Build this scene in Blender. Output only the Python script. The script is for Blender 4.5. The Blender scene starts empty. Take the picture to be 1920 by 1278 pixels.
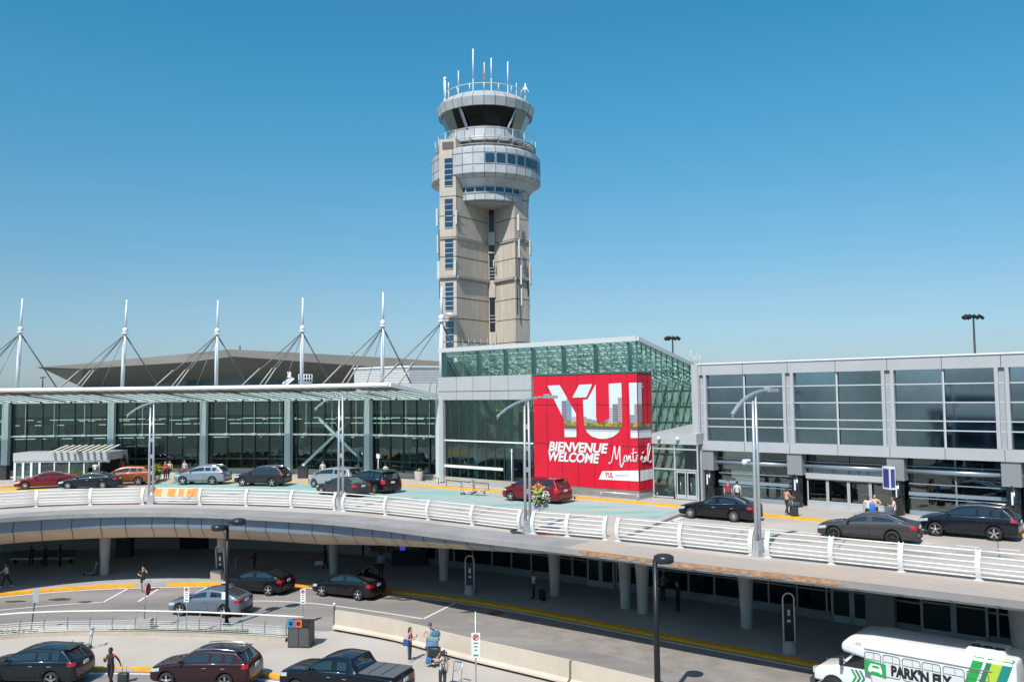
import bpy, bmesh, math, random
from mathutils import Vector, Matrix
SC = bpy.context.scene
COL = SC.collection
R = math.radians
# ------------------------------------------------------------------ camera
CAMZ = 13.0
DECK = 5.3
F = 1620.0
cd = bpy.data.cameras.new("camera"); cam = bpy.data.objects.new("camera", cd); COL.objects.link(cam)
cd.sensor_width = 36; cd.lens = F / 1920 * 36; cd.clip_end = 6000; cd.clip_start = 0.3
CM = Matrix.Rotation(math.pi / 2 + math.atan(101 / F), 3, 'X') @ Matrix.Rotation(-0.011, 3, 'Z')
cam.matrix_world = Matrix.Translation((0, 0, CAMZ)) @ CM.to_4x4()
SC.camera = cam
# ------------------------------------------------------------------ light
SUN_EL, SUN_AZ = R(50), R(24)          # shadows fall away from the camera, a little to the right
sky_dir = Vector((-math.sin(SUN_AZ) * math.cos(SUN_EL), -math.cos(SUN_AZ) * math.cos(SUN_EL), math.sin(SUN_EL)))
W = bpy.data.worlds.new("World"); SC.world = W; W.use_nodes = True
nt = W.node_tree; nt.nodes.clear()
sk = nt.nodes.new("ShaderNodeTexSky"); sk.sky_type = 'NISHITA'; sk.sun_disc = False
sk.sun_elevation = SUN_EL; sk.sun_rotation = math.pi + SUN_AZ
sk.altitude = 0; sk.air_density = 1.0; sk.dust_density = 0.4; sk.ozone_density = 2.6
hs = nt.nodes.new("ShaderNodeHueSaturation"); hs.inputs['Hue'].default_value = 0.485; hs.inputs['Saturation'].default_value = 1.15; hs.inputs['Value'].default_value = 1.0
bg = nt.nodes.new("ShaderNodeBackground"); bg.inputs[1].default_value = 0.145
wo = nt.nodes.new("ShaderNodeOutputWorld")
gtc = nt.nodes.new("ShaderNodeTexCoord"); gsx = nt.nodes.new("ShaderNodeSeparateXYZ"); gr = nt.nodes.new("ShaderNodeValToRGB"); gm = nt.nodes.new("ShaderNodeMix"); gm.data_type = 'RGBA'; gm.blend_type = 'MULTIPLY'; gm.inputs[0].default_value = 1
nt.links.new(gtc.outputs['Generated'], gsx.inputs[0]); nt.links.new(gsx.outputs[2], gr.inputs[0])
ge = gr.color_ramp.elements; ge[0].position = 0.0; ge[0].color = (.36, .46, .68, 1); ge[1].position = 1; ge[1].color = (1, 1, 1, 1)
for zp, c in ((.074, (.49, .56, .66)), (.116, (.54, .60, .66)), (.205, (.51, .70, .74)), (.316, (.40, .80, .855)), (.406, (.33, .82, .885)), (.6, (.85, .93, 1.0))):
    q = ge.new(zp); q.color = (*c, 1)
nt.links.new(sk.outputs[0], hs.inputs['Color']); nt.links.new(hs.outputs[0], gm.inputs[6]); nt.links.new(gr.outputs[0], gm.inputs[7]); nt.links.new(gm.outputs[2], bg.inputs[0]); nt.links.new(bg.outputs[0], wo.inputs[0])
sl = bpy.data.lights.new("sun", 'SUN'); sl.energy = 4.8; sl.angle = R(0.55); sl.color = (1, .955, .88)
so = bpy.data.objects.new("sun", sl); COL.objects.link(so); so.location = (0, 0, 80)
so.rotation_euler = sky_dir.to_track_quat('Z', 'Y').to_euler()
SC.view_settings.view_transform = 'Standard'; SC.view_settings.look = 'None'
SC.view_settings.exposure = 0.12; SC.view_settings.gamma = 1; SC.view_settings.use_curve_mapping = False
try:
    SC.cycles.max_bounces = 6; SC.cycles.transparent_max_bounces = 10; SC.cycles.glossy_bounces = 3; SC.cycles.diffuse_bounces = 4
    SC.cycles.caustics_reflective = False; SC.cycles.caustics_refractive = False
except Exception: pass
# ------------------------------------------------------------------ pixel to place
def ray(px, py): return CM @ Vector(((px - 960) / F, -(py - 639) / F, -1))
def at(px, py, z=0.0):
    d = ray(px, py); t = (z - CAMZ) / d.z
    return Vector((d.x * t, d.y * t, z))
def atd(px, py, D):
    d = ray(px, py); t = D / d.y
    return Vector((d.x * t, D, CAMZ + d.z * t))
def onwall(px, py, P, u):
    """(s, z) where the sight line meets the vertical wall through P along u"""
    d = ray(px, py); det = d.x * (-u[1]) + u[0] * d.y
    t = (P[0] * (-u[1]) + u[0] * P[1]) / det
    x, y = d.x * t, d.y * t
    s = (x - P[0]) * u[0] + (y - P[1]) * u[1]
    return s, CAMZ + d.z * t
# ------------------------------------------------------------------ materials
MATS = {}
def mat(name, col, rough=.6, metal=0., noise=0., nscale=3., bump=0., bscale=40., spec=.5, coat=0., col2=None, emit=None, stretch=None, detail=5):
    if name in MATS: return MATS[name]
    m = bpy.data.materials.new(name); m.use_nodes = True; MATS[name] = m
    t = m.node_tree; b = t.nodes["Principled BSDF"]
    b.inputs['Base Color'].default_value = (*col, 1); b.inputs['Roughness'].default_value = rough
    b.inputs['Metallic'].default_value = metal; b.inputs['Specular IOR Level'].default_value = spec
    b.inputs['Coat Weight'].default_value = coat; b.inputs['Coat Roughness'].default_value = .04
    if emit: b.inputs['Emission Color'].default_value = (*emit[:3], 1); b.inputs['Emission Strength'].default_value = emit[3]
    if noise or col2 or bump:
        tc = t.nodes.new("ShaderNodeTexCoord"); src = tc.outputs['Object']
        if stretch:
            mp = t.nodes.new("ShaderNodeMapping"); mp.inputs['Scale'].default_value = stretch
            t.links.new(src, mp.inputs[0]); src = mp.outputs[0]
    if noise or col2:
        n = t.nodes.new("ShaderNodeTexNoise"); n.inputs['Scale'].default_value = nscale; n.inputs['Detail'].default_value = detail; n.inputs['Roughness'].default_value = .65
        t.links.new(src, n.inputs['Vector'])
        r = t.nodes.new("ShaderNodeValToRGB"); r.color_ramp.elements[0].position = .32; r.color_ramp.elements[1].position = .68
        c2 = col2 or tuple(min(1, c * (1 + noise)) for c in col); c1 = col if col2 else tuple(c * (1 - noise) for c in col)
        r.color_ramp.elements[0].color = (*c1, 1); r.color_ramp.elements[1].color = (*c2, 1)
        t.links.new(n.outputs[0], r.inputs[0]); t.links.new(r.outputs[0], b.inputs['Base Color'])
    if bump:
        n2 = t.nodes.new("ShaderNodeTexNoise"); n2.inputs['Scale'].default_value = bscale; n2.inputs['Detail'].default_value = 3
        t.links.new(src, n2.inputs['Vector'])
        bp = t.nodes.new("ShaderNodeBump"); bp.inputs['Strength'].default_value = bump; bp.inputs['Distance'].default_value = .02
        t.links.new(n2.outputs[0], bp.inputs['Height']); t.links.new(bp.outputs[0], b.inputs['Normal'])
    return m
def two_scale(name, c1, c2, c3, s1=.25, s2=4., rough=.85, stretch=None, bump=.15, dark=(.0, .0), crack=0.):
    """weathered ground: large patches mixed with fine grain, optional dark cracks"""
    if name in MATS: return MATS[name]
    m = bpy.data.materials.new(name); m.use_nodes = True; MATS[name] = m
    t = m.node_tree; b = t.nodes["Principled BSDF"]; b.inputs['Roughness'].default_value = rough; b.inputs['Specular IOR Level'].default_value = .25
    tc = t.nodes.new("ShaderNodeTexCoord"); mp = t.nodes.new("ShaderNodeMapping")
    if stretch: mp.inputs['Scale'].default_value = stretch
    t.links.new(tc.outputs['Object'], mp.inputs[0])
    a = t.nodes.new("ShaderNodeTexNoise"); a.inputs['Scale'].default_value = s1; a.inputs['Detail'].default_value = 4; a.inputs['Roughness'].default_value = .6; t.links.new(mp.outputs[0], a.inputs['Vector'])
    f = t.nodes.new("ShaderNodeTexNoise"); f.inputs['Scale'].default_value = s2; f.inputs['Detail'].default_value = 8; f.inputs['Roughness'].default_value = .75; t.links.new(tc.outputs['Object'], f.inputs['Vector'])
    r = t.nodes.new("ShaderNodeValToRGB"); e = r.color_ramp.elements; e[0].position = .36; e[1].position = .64; e[0].color = (*c1, 1); e[1].color = (*c2, 1)
    t.links.new(a.outputs[0], r.inputs[0])
    r2 = t.nodes.new("ShaderNodeValToRGB"); e = r2.color_ramp.elements; e[0].position = .45; e[1].position = .7; e[0].color = (0, 0, 0, 1); e[1].color = (1, 1, 1, 1)
    t.links.new(f.outputs[0], r2.inputs[0])
    mx = t.nodes.new("ShaderNodeMix"); mx.data_type = 'RGBA'; t.links.new(r2.outputs[0], mx.inputs[0]); t.links.new(r.outputs[0], mx.inputs[6]); mx.inputs[7].default_value = (*c3, 1)
    out = mx.outputs[2]
    if crack:
        v = t.nodes.new("ShaderNodeTexVoronoi"); v.feature = 'DISTANCE_TO_EDGE'; v.inputs['Scale'].default_value = crack
        dn = t.nodes.new("ShaderNodeMix"); dn.data_type = 'VECTOR'; dn.inputs[0].default_value = .12; t.links.new(tc.outputs['Object'], dn.inputs[4]); t.links.new(a.outputs[1], dn.inputs[5])
        t.links.new(dn.outputs[1], v.inputs['Vector'])
        rc = t.nodes.new("ShaderNodeValToRGB"); e = rc.color_ramp.elements; e[0].position = 0; e[1].position = .012; e[0].color = (.45, .45, .45, 1); e[1].color = (1, 1, 1, 1)
        t.links.new(v.outputs[0], rc.inputs[0])
        m2 = t.nodes.new("ShaderNodeMix"); m2.data_type = 'RGBA'; m2.blend_type = 'MULTIPLY'; m2.inputs[0].default_value = 1
        t.links.new(out, m2.inputs[6]); t.links.new(rc.outputs[0], m2.inputs[7]); out = m2.outputs[2]
    t.links.new(out, b.inputs['Base Color'])
    bp = t.nodes.new("ShaderNodeBump"); bp.inputs['Strength'].default_value = bump; bp.inputs['Distance'].default_value = .03
    t.links.new(f.outputs[0], bp.inputs['Height']); t.links.new(bp.outputs[0], b.inputs['Normal'])
    return m
def glass(name, tint=(.3, .42, .4), refl=.22, rc=(.75, .85, .88), rough=.02, wav=0.):
    if name in MATS: return MATS[name]
    m = bpy.data.materials.new(name); m.use_nodes = True; MATS[name] = m
    t = m.node_tree; t.nodes.remove(t.nodes["Principled BSDF"]); o = t.nodes["Material Output"]
    tr = t.nodes.new("ShaderNodeBsdfTransparent"); tr.inputs[0].default_value = (*tint, 1)
    g = t.nodes.new("ShaderNodeBsdfGlossy"); g.inputs[0].default_value = (*rc, 1); g.inputs['Roughness'].default_value = rough
    fr = t.nodes.new("ShaderNodeFresnel"); fr.inputs[0].default_value = 1.5
    ad = t.nodes.new("ShaderNodeMath"); ad.operation = 'ADD'; ad.use_clamp = True; ad.inputs[1].default_value = refl
    t.links.new(fr.outputs[0], ad.inputs[0])
    if wav:
        tc = t.nodes.new("ShaderNodeTexCoord"); n = t.nodes.new("ShaderNodeTexNoise"); n.inputs['Scale'].default_value = .5; n.inputs['Detail'].default_value = 2
        bp = t.nodes.new("ShaderNodeBump"); bp.inputs['Strength'].default_value = wav; bp.inputs['Distance'].default_value = .2
        t.links.new(tc.outputs['Object'], n.inputs['Vector']); t.links.new(n.outputs[0], bp.inputs['Height']); t.links.new(bp.outputs[0], g.inputs['Normal'])
    mx = t.nodes.new("ShaderNodeMixShader"); t.links.new(ad.outputs[0], mx.inputs[0]); t.links.new(tr.outputs[0], mx.inputs[1]); t.links.new(g.outputs[0], mx.inputs[2])
    t.links.new(mx.outputs[0], o.inputs[0])
    return m
def paint(name, col, metal=.35, rough=.35):
    return mat(name, tuple(c * .8 for c in col) if max(col) < .08 else col, rough=rough, metal=metal, coat=.7, spec=.3)
# ------------------------------------------------------------------ mesh builder
class MB:
    def __init__(s): s.v = []; s.f = []; s.m = []; s.sm = []
    def add(s, verts, faces, mi=0, smooth=False):
        o = len(s.v); s.v += [Vector(v) for v in verts]
        for f in faces: s.f.append([i + o for i in f]); s.m.append(mi); s.sm.append(smooth)
        return s
    def quad(s, a, b, c, d, mi=0): return s.add([a, b, c, d], [(0, 1, 2, 3)], mi)
    def box(s, c, d, rz=0., mi=0, M=None):
        x, y, z = d[0] / 2, d[1] / 2, d[2] / 2
        vs = [Vector(p) for p in ((-x, -y, -z), (x, -y, -z), (x, y, -z), (-x, y, -z), (-x, -y, z), (x, -y, z), (x, y, z), (-x, y, z))]
        if M is None: M = Matrix.Rotation(rz, 3, 'Z')
        return s.add([M @ v + Vector(c) for v in vs], [(0, 3, 2, 1), (4, 5, 6, 7), (0, 1, 5, 4), (1, 2, 6, 5), (2, 3, 7, 6), (3, 0, 4, 7)], mi)
    def beam(s, a, b, w, h, mi=0, up=(0, 0, 1)):
        a, b = Vector(a), Vector(b); d = b - a; L = d.length
        if L < 1e-6: return s
        d.normalize(); u = Vector(up)
        sd = d.cross(u)
        if sd.length < 1e-4: sd = d.cross(Vector((1, 0, 0)))
        sd.normalize(); u = sd.cross(d)
        M = Matrix((sd, d, u)).transposed()
        return s.box((a + b) / 2, (w, L, h), M=M, mi=mi)
    def tube(s, pts, r, n=8, mi=0, cap=True, smooth=True):
        pts = [Vector(p) for p in pts]; rr = r if isinstance(r, (list, tuple)) else [r] * len(pts)
        rings = []; prev = None
        for i, p in enumerate(pts):
            d = (pts[min(i + 1, len(pts) - 1)] - pts[max(i - 1, 0)]).normalized()
            a = Vector((0, 0, 1)) if abs(d.z) < .9 else Vector((1, 0, 0))
            if prev is not None: a = prev
            u = (a - d * a.dot(d)).normalized(); prev = u; w = d.cross(u)
            rings.append([p + (u * math.cos(2 * math.pi * k / n) + w * math.sin(2 * math.pi * k / n)) * rr[i] for k in range(n)])
        vs = [v for g in rings for v in g]; fs = []
        for i in range(len(pts) - 1):
            for k in range(n): fs.append((i * n + k, i * n + (k + 1) % n, (i + 1) * n + (k + 1) % n, (i + 1) * n + k))
        s.add(vs, fs, mi, smooth)
        if cap: s.add(rings[0], [tuple(range(n))[::-1]], mi); s.add(rings[-1], [tuple(range(n))], mi)
        return s
    def lathe(s, prof, c=(0, 0, 0), n=32, mi=0, a0=0., a1=2 * math.pi, axis='Z', smooth=True):
        full = abs(a1 - a0 - 2 * math.pi) < 1e-6; k = n if full else n + 1
        vs = []
        for r, z in prof:
            for i in range(k):
                a = a0 + (a1 - a0) * i / n; p = Vector((r * math.cos(a), r * math.sin(a), z))
                if axis == 'Y': p = Vector((p.x, p.z, p.y))
                vs.append(p + Vector(c))
        fs = []
        for j in range(len(prof) - 1):
            for i in range(n):
                i2 = (i + 1) % k; fs.append((j * k + i, j * k + i2, (j + 1) * k + i2, (j + 1) * k + i))
        return s.add(vs, fs, mi, smooth)
    def prism(s, poly, z0, z1, mi=0):
        n = len(poly); z0 = z0 if isinstance(z0, (list, tuple)) else [z0] * n; z1 = z1 if isinstance(z1, (list, tuple)) else [z1] * n
        vs = [(p[0], p[1], z0[i]) for i, p in enumerate(poly)] + [(p[0], p[1], z1[i]) for i, p in enumerate(poly)]
        fs = [tuple(range(n))[::-1], tuple(range(n, 2 * n))] + [(i, (i + 1) % n, (i + 1) % n + n, i + n) for i in range(n)]
        return s.add(vs, fs, mi)
    def strip(s, A, B, mi=0):
        n = len(A); return s.add(list(A) + list(B), [(i, i + 1, n + i + 1, n + i) for i in range(n - 1)], mi)
    def ball(s, c, r, n=12, m=8, mi=0):
        r = r if isinstance(r, (list, tuple)) else (r, r, r); vs = []; fs = []
        for j in range(m + 1):
            a = math.pi * j / m
            for i in range(n):
                b = 2 * math.pi * i / n; vs.append((c[0] + r[0] * math.sin(a) * math.cos(b), c[1] + r[1] * math.sin(a) * math.sin(b), c[2] + r[2] * math.cos(a)))
        for j in range(m):
            for i in range(n): fs.append((j * n + i, (j + 1) * n + i, (j + 1) * n + (i + 1) % n, j * n + (i + 1) % n))
        return s.add(vs, fs, mi, True)
    def build(s, name, mats, parent=None, world=True, fixn=True):
        off = wo_(parent) if (parent is not None and world) else Vector((0, 0, 0))
        me = bpy.data.meshes.new(name); me.from_pydata([v - off for v in s.v], [], s.f)
        mats = mats if isinstance(mats, (list, tuple)) else [mats]
        for m in mats: me.materials.append(m)
        me.polygons.foreach_set("material_index", s.m); me.polygons.foreach_set("use_smooth", s.sm)
        if fixn:
            b = bmesh.new(); b.from_mesh(me); bmesh.ops.remove_doubles(b, verts=b.verts, dist=1e-5); bmesh.ops.recalc_face_normals(b, faces=b.faces); b.to_mesh(me); b.free()
        me.update()
        o = bpy.data.objects.new(name, me); COL.objects.link(o)
        if parent is not None: o.parent = parent
        return o
OFF = {}
def wo_(o): return OFF.get(o.name, OFF.get(o.parent.name, Vector((0, 0, 0))) if o.parent else Vector((0, 0, 0)))
def tag(o, label=None, cat=None, group=None, kind=None):
    if label: o['label'] = label
    if cat: o['category'] = cat
    if group: o['group'] = group
    if kind: o['kind'] = kind
    return o
def thing(name, label, cat, loc=(0, 0, 0), rz=0, group=None):
    o = bpy.data.objects.new(name, None); COL.objects.link(o); o.location = loc; o.rotation_euler = (0, 0, rz); o.empty_display_size = .3
    OFF[o.name] = Vector(loc)
    return tag(o, label, cat, group)
def struct(name, mb, m, **k): return tag(mb.build(name, m, **k), kind='structure')
def copy_tree(o, parent=None):
    c = o.copy(); COL.objects.link(c)
    if parent: c.parent = parent
    for ch in [x for x in o.children]: copy_tree(ch, c)
    return c
def subdiv(pts, step):
    """Catmull-Rom through the points, resampled"""
    P = [Vector(p) for p in pts]; out = []
    for i in range(len(P) - 1):
        p0 = P[i - 1] if i else P[0] * 2 - P[1]; p1, p2 = P[i], P[i + 1]; p3 = P[i + 2] if i + 2 < len(P) else P[-1] * 2 - P[-2]
        n = max(1, int(round((p2 - p1).length / step)))
        for k in range(n):
            t = k / n
            out.append(.5 * ((2 * p1) + (p2 - p0) * t + (2 * p0 - 5 * p1 + 4 * p2 - p3) * t * t + (3 * p1 - p0 - 3 * p2 + p3) * t ** 3))
    out.append(P[-1]); return out
def resample(pts, n):
    L = [0]
    for a, b in zip(pts, pts[1:]): L.append(L[-1] + (b - a).length)
    out = []; j = 0
    for k in range(n):
        s = L[-1] * k / (n - 1)
        while j < len(pts) - 2 and L[j + 1] < s: j += 1
        t = (s - L[j]) / max(1e-9, L[j + 1] - L[j]); out.append(pts[j].lerp(pts[j + 1], min(1, t)))
    return out
def smoothline(pts, it=6):
    pts = [p.copy() for p in pts]
    for _ in range(it):
        q = [p.copy() for p in pts]
        for i in range(1, len(pts) - 1): q[i] = pts[i - 1] * .25 + pts[i] * .5 + pts[i + 1] * .25
        pts = q
    return pts
def offs(pts, d, z=None):
    out = []
    for i, p in enumerate(pts):
        t = pts[min(i + 1, len(pts) - 1)] - pts[max(0, i - 1)]; n = Vector((-t.y, t.x, 0)).normalized()
        q = p + n * d
        if z is not None: q.z = z
        out.append(q)
    return out
def setz(pts, z): return [Vector((p.x, p.y, z)) for p in pts]
def tangent(pts, i):
    t = pts[min(i + 1, len(pts) - 1)] - pts[max(0, i - 1)]; t.z = 0; return t.normalized()
def text_obj(name, s, size, m, parent, M, shear=0., ext=.01, bold=0., align='LEFT', sx=1., spacing=1.):
    cu = bpy.data.curves.new(name, 'FONT'); cu.body = s; cu.size = size; cu.extrude = ext; cu.offset = bold; cu.shear = shear; cu.align_x = align; cu.space_character = spacing; cu.resolution_u = 3
    tmp = bpy.data.objects.new("tmp", cu); COL.objects.link(tmp)
    me = bpy.data.meshes.new_from_object(tmp.evaluated_get(bpy.context.evaluated_depsgraph_get()))
    bpy.data.objects.remove(tmp); bpy.data.curves.remove(cu)
    me.transform(M @ Matrix.Diagonal((sx, 1, 1, 1))); me.materials.clear(); me.materials.append(m)
    for p in me.polygons: p.material_index = 0
    o = bpy.data.objects.new(name, me); COL.objects.link(o)
    if parent is not None: o.parent = parent
    return o
# ------------------------------------------------------------------ shared materials
M_conc = two_scale("concrete", (.34, .31, .27), (.44, .40, .35), (.38, .35, .31), .3, 6, .85)
M_conc_d = two_scale("concrete_grey", (.25, .25, .25), (.33, .32, .32), (.29, .29, .28), .4, 5, .85)
M_asph = two_scale("asphalt_lower", (.19, .175, .168), (.33, .305, .288), (.25, .232, .22), .22, 9, .9, stretch=(.35, 1.2, 1))
M_deckroad = two_scale("deck_concrete", (.40, .35, .31), (.53, .475, .425), (.43, .385, .345), .25, 5, .85, stretch=(.6, 1, 1))
M_plaza = two_scale("plaza_concrete", (.43, .38, .32), (.51, .46, .40), (.46, .41, .36), .18, 4, .9)
M_walk_dark = two_scale("under_pavement", (.34, .345, .35), (.44, .44, .445), (.38, .38, .385), .3, 5, .8)
M_walk = two_scale("pavement", (.40, .37, .33), (.48, .45, .41), (.43, .40, .36), .3, 5, .85)
M_yellow = mat("kerb_yellow", (.84, .39, .02), .7, noise=.18, nscale=3)
M_line = mat("road_line", (.72, .70, .66), .7, noise=.15, nscale=6)
M_alu = mat("aluminium_cladding", (.44, .45, .465), .45, .1, noise=.05, nscale=.6)
M_white = mat("white_paint", (.74, .76, .78), .4)
M_rail = mat("rail_paint", (.70, .71, .69), .45, noise=.05, nscale=4)
M_steel = mat("brushed_steel", (.55, .56, .58), .35, .8)
M_dark = mat("dark_metal", (.03, .035, .04), .45, .3)
M_black = mat("black_gloss", (.012, .012, .014), .2, coat=.5)
M_rubber = mat("rubber", (.02, .02, .02), .8)
M_teal = mat("teal_steel", (.42, .56, .56), .5)
M_glassd = glass("terminal_glass", (.46, .62, .58), .10, (.62, .85, .85), wav=.05)
M_glassg = glass("pavilion_glass", (.74, .95, .88), .05, (.68, .9, .86), wav=.04)
M_glassr = mat("panel_glass", (.26, .37, .44), .05, 1., noise=.22, nscale=.25)
M_mull = mat("mullion_dark", (.03, .05, .05), .5)
# ------------------------------------------------------------------ plan lines read from the photograph
lip = smoothline(subdiv([at(*p, DECK) for p in ((-420, 1022), (-200, 991), (0, 971), (137, 963), (274, 960.5), (383, 962.5), (520, 969), (652, 978), (734, 988), (843, 1002), (980, 1018), (1112, 1033), (1244, 1050), (1450, 1073), (1671, 1098), (1920, 1127), (2500, 1195))], 1.2), 4)
curb = smoothline(subdiv([at(*p, DECK) for p in ((-420, 935), (-200, 924), (0, 915), (140, 907), (300, 902), (420, 901.5), (545, 902), (745, 909), (930, 923), (1065, 933), (1200, 944), (1275, 951.5), (1431, 967), (1559, 980), (1920, 1006), (2500, 1050))], 1.2), 4)
N = 90
LIP, CURB = resample(lip, N), resample(curb, N)
low_kerb = smoothline(subdiv([at(*p, 0) for p in ((-420, 1190), (-200, 1143), (0, 1117), (137, 1105), (255, 1099.5), (419, 1097), (542, 1099), (591, 1100), (720, 1110), (854, 1126), (980, 1146), (1226, 1194), (1450, 1236), (1700, 1284), (1920, 1328), (2500, 1450))], 1.2), 4)
low_wall = subdiv([at(*p, .15) for p in ((-500, 1062), (0, 1034), (250, 1028), (460, 1029), (640, 1037), (740, 1048), (843, 1062), (980, 1079), (1393, 1137), (1562, 1163), (1920, 1218), (2500, 1300))], 1.5)
# facade of the curved terminal (deck level, foot of the glass)
fac_px = ((-400, 897), (-190, 896), (15, 894), (213, 891), (386, 889.5), (546, 891), (697, 896), (832, 904))
FAC = [at(*p, DECK) for p in fac_px]
fac = smoothline(subdiv(FAC, 1.6), 3)
# ------------------------------------------------------------------ ground, roads, pavements
b = MB(); n = 48
b.add([(0, 0, -.03)] + [(3500 * math.cos(2 * math.pi * i / n), 3500 * math.sin(2 * math.pi * i / n), -.03) for i in range(n)], [(0, i + 1, (i + 1) % n + 1) for i in range(n)])
struct("ground", b, two_scale("far_ground", (.16, .17, .13), (.24, .23, .2), (.2, .2, .17), .01, .3, .9))
# lower road: from behind the camera to the lower kerb
b = MB(); lk = resample(low_kerb, 80)
b.strip([Vector((-75, -4, 0)).lerp(Vector((75, -4, 0)), i / 79) for i in range(80)], setz(lk, 0))
struct("lower_road", b, M_asph)
def px_index(line, px, z):
    best = 0; bd = 9e9
    for i, p in enumerate(line):
        v = CM.inverted() @ (Vector((p.x, p.y, z)) - Vector((0, 0, CAMZ))); x = 960 + F * v.x / (-v.z)
        if abs(x - px) < bd: bd = abs(x - px); best = i
    return best
# deck (viaduct) -------------------------------------------------
via = thing("viaduct", "curved concrete upper roadway deck with pale stained ledge above grey panelled edge", "overpass", (0, 50, 0))
b = MB()
b.strip(LIP, CURB); b.strip(setz(offs(LIP, .02), DECK - .28), LIP)
under = [(0.02, -.28), (.35, -.32)]
L2 = setz(offs(LIP, .35), DECK - .28); b.strip(setz(offs(LIP, .02), DECK - .28), L2)
b.build("deck_slab", two_scale("ledge_concrete", (.25, .24, .235), (.34, .33, .32), (.28, .27, .265), .35, 4, .9), via)
b = MB()  # spalled, orange-stained edge on the right
i0 = min(range(N), key=lambda i: (LIP[i] - at(1090, 1030, DECK)).length); i1 = min(range(N), key=lambda i: (LIP[i] - at(1640, 1094, DECK)).length)
A = [p.copy() for p in LIP[i0:i1]]; rnd = random.Random(4)
B_ = LIP[i0 - 1:]; up_ = [p + Vector((0, 0, .004)) for p in offs(B_, .012)]; far_ = [p + Vector((0, 0, .004)) for p in offs(B_, 2.45)]
b.strip(up_, far_)
b.build("stained_ledge", two_scale("stained", (.40, .35, .31), (.50, .37, .28), (.36, .34, .32), .35, 3, .95, bump=.4), via)
b = MB(); A = resample(A, 80)
top = [offs(A, -.012)[i] - Vector((0, 0, rnd.uniform(.0, .04))) for i in range(80)]; bot = [offs(A, -.008)[i] - Vector((0, 0, rnd.uniform(.12, .27))) for i in range(80)]
b.strip(top, bot); b.build("spalled_edge", mat("spall", (.42, .23, .12), .95, noise=.4, nscale=3), via)
jR = min(range(N), key=lambda i: (LIP[i] - at(1000, 1021, DECK)).length)
def prof_at(k):
    """edge section at lip point k: upright blue-grey panels at left, rounded grey soffit at right"""
    p = LIP[k]; a = px_index(LIP, 560, DECK); c = px_index(LIP, 1000, DECK); u = max(0., min(1., (k - a) / (c - a)))
    Lp = [(.38, -.28), (.50, -1.05), (.82, -1.36), (1.35, -1.74), (2.4, -2.02)]; Rp = [(.55, -.28), (.75, -.42), (1.2, -.62), (1.8, -.76), (2.6, -.82)]
    return [(l[0] + (r_[0] - l[0]) * u, l[1] + (r_[1] - l[1]) * u) for l, r_ in zip(Lp, Rp)]
SECT = [prof_at(k) for k in range(N)]
def sect_line(j, e=0.): 
    out = []
    for k in range(N):
        t_ = LIP[min(k + 1, N - 1)] - LIP[max(0, k - 1)]; n_ = Vector((-t_.y, t_.x, 0)).normalized(); q = LIP[k] + n_ * (SECT[k][j][0] - e); q.z = DECK + SECT[k][j][1]; out.append(q)
    return out
S5 = [sect_line(j) for j in range(5)]
b = MB(); b.strip(setz(offs(LIP, .35), DECK - .28), S5[0]); b.strip(S5[0], S5[1])
b.build("edge_panels", mat("fascia_blue_grey", (.22, .28, .36), .4, .2, noise=.06, nscale=.6), via)
kS = px_index(LIP, 860, DECK)
for a0, a1, m_ in ((0, kS, mat("soffit_beige", (.66, .53, .40), .6, noise=.08, nscale=.5)), (kS, N - 1, mat("soffit_grey", (.40, .41, .42), .6, noise=.10, nscale=.5))):
    b = MB()
    for j in (1, 2, 3): b.strip(S5[j][a0:a1 + 1], S5[j + 1][a0:a1 + 1])
    for f in range(len(b.sm)): b.sm[f] = True
    b.build("soffit_panels", m_, via)
b = MB(); g2 = [p.copy() for p in S5[4]]; g3 = [Vector((q.x, q.y, p.z)) for p, q in zip(S5[4], offs(LIP, 2.9))]; b.strip(g2, g3); b.strip(g3, setz(g3, DECK - .5)); b.strip(setz(g3, DECK - .5), setz(offs(LIP, 30), DECK - .5))
b.build("ceiling", mat("ceiling_pale", (.55, .55, .54), .8), via)
b = MB()   # joints between the fascia and soffit panels
rnd = random.Random(2)
SF = [resample([p + Vector((0, 0, -.012)) for p in sect_line(j, .012)], 400) for j in range(5)]; i = 3; b = MB()
while i < 380:
    t = tangent(SF[0], i) * .022
    for j in range(4):
        a0 = SF[j][min(399, i + (0 if j == 0 else int(1.2 * (j - 1) * 1.2)))]; a1 = SF[j + 1][min(399, i + (0 if j == 0 else int(1.2 * j * 1.2)))]
        b.quad(a0 - t, a0 + t, a1 + t, a1 - t)
    i += rnd.choice((5, 8, 8, 9))
b.build("panel_joint", M_dark, via)
for p in ((190, 1079), (413, 1082), (623, 1077), (831, 1090), (1041, 1119), (1175, 1142), (1208, 1152), (1405, 1180), (1930, 1290)):
    c = at(*p, .15); b = MB()
    b.lathe([(.31, .15), (.32, 1.0), (.38, 2.3), (.46, 3.6), (.50, DECK - .5)], (c.x, c.y + .5, 0), 20)
    b.build("pillar", two_scale("pillar_concrete", (.52, .49, .45), (.64, .60, .56), (.56, .53, .49), .6, 5, .85), via)
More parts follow.
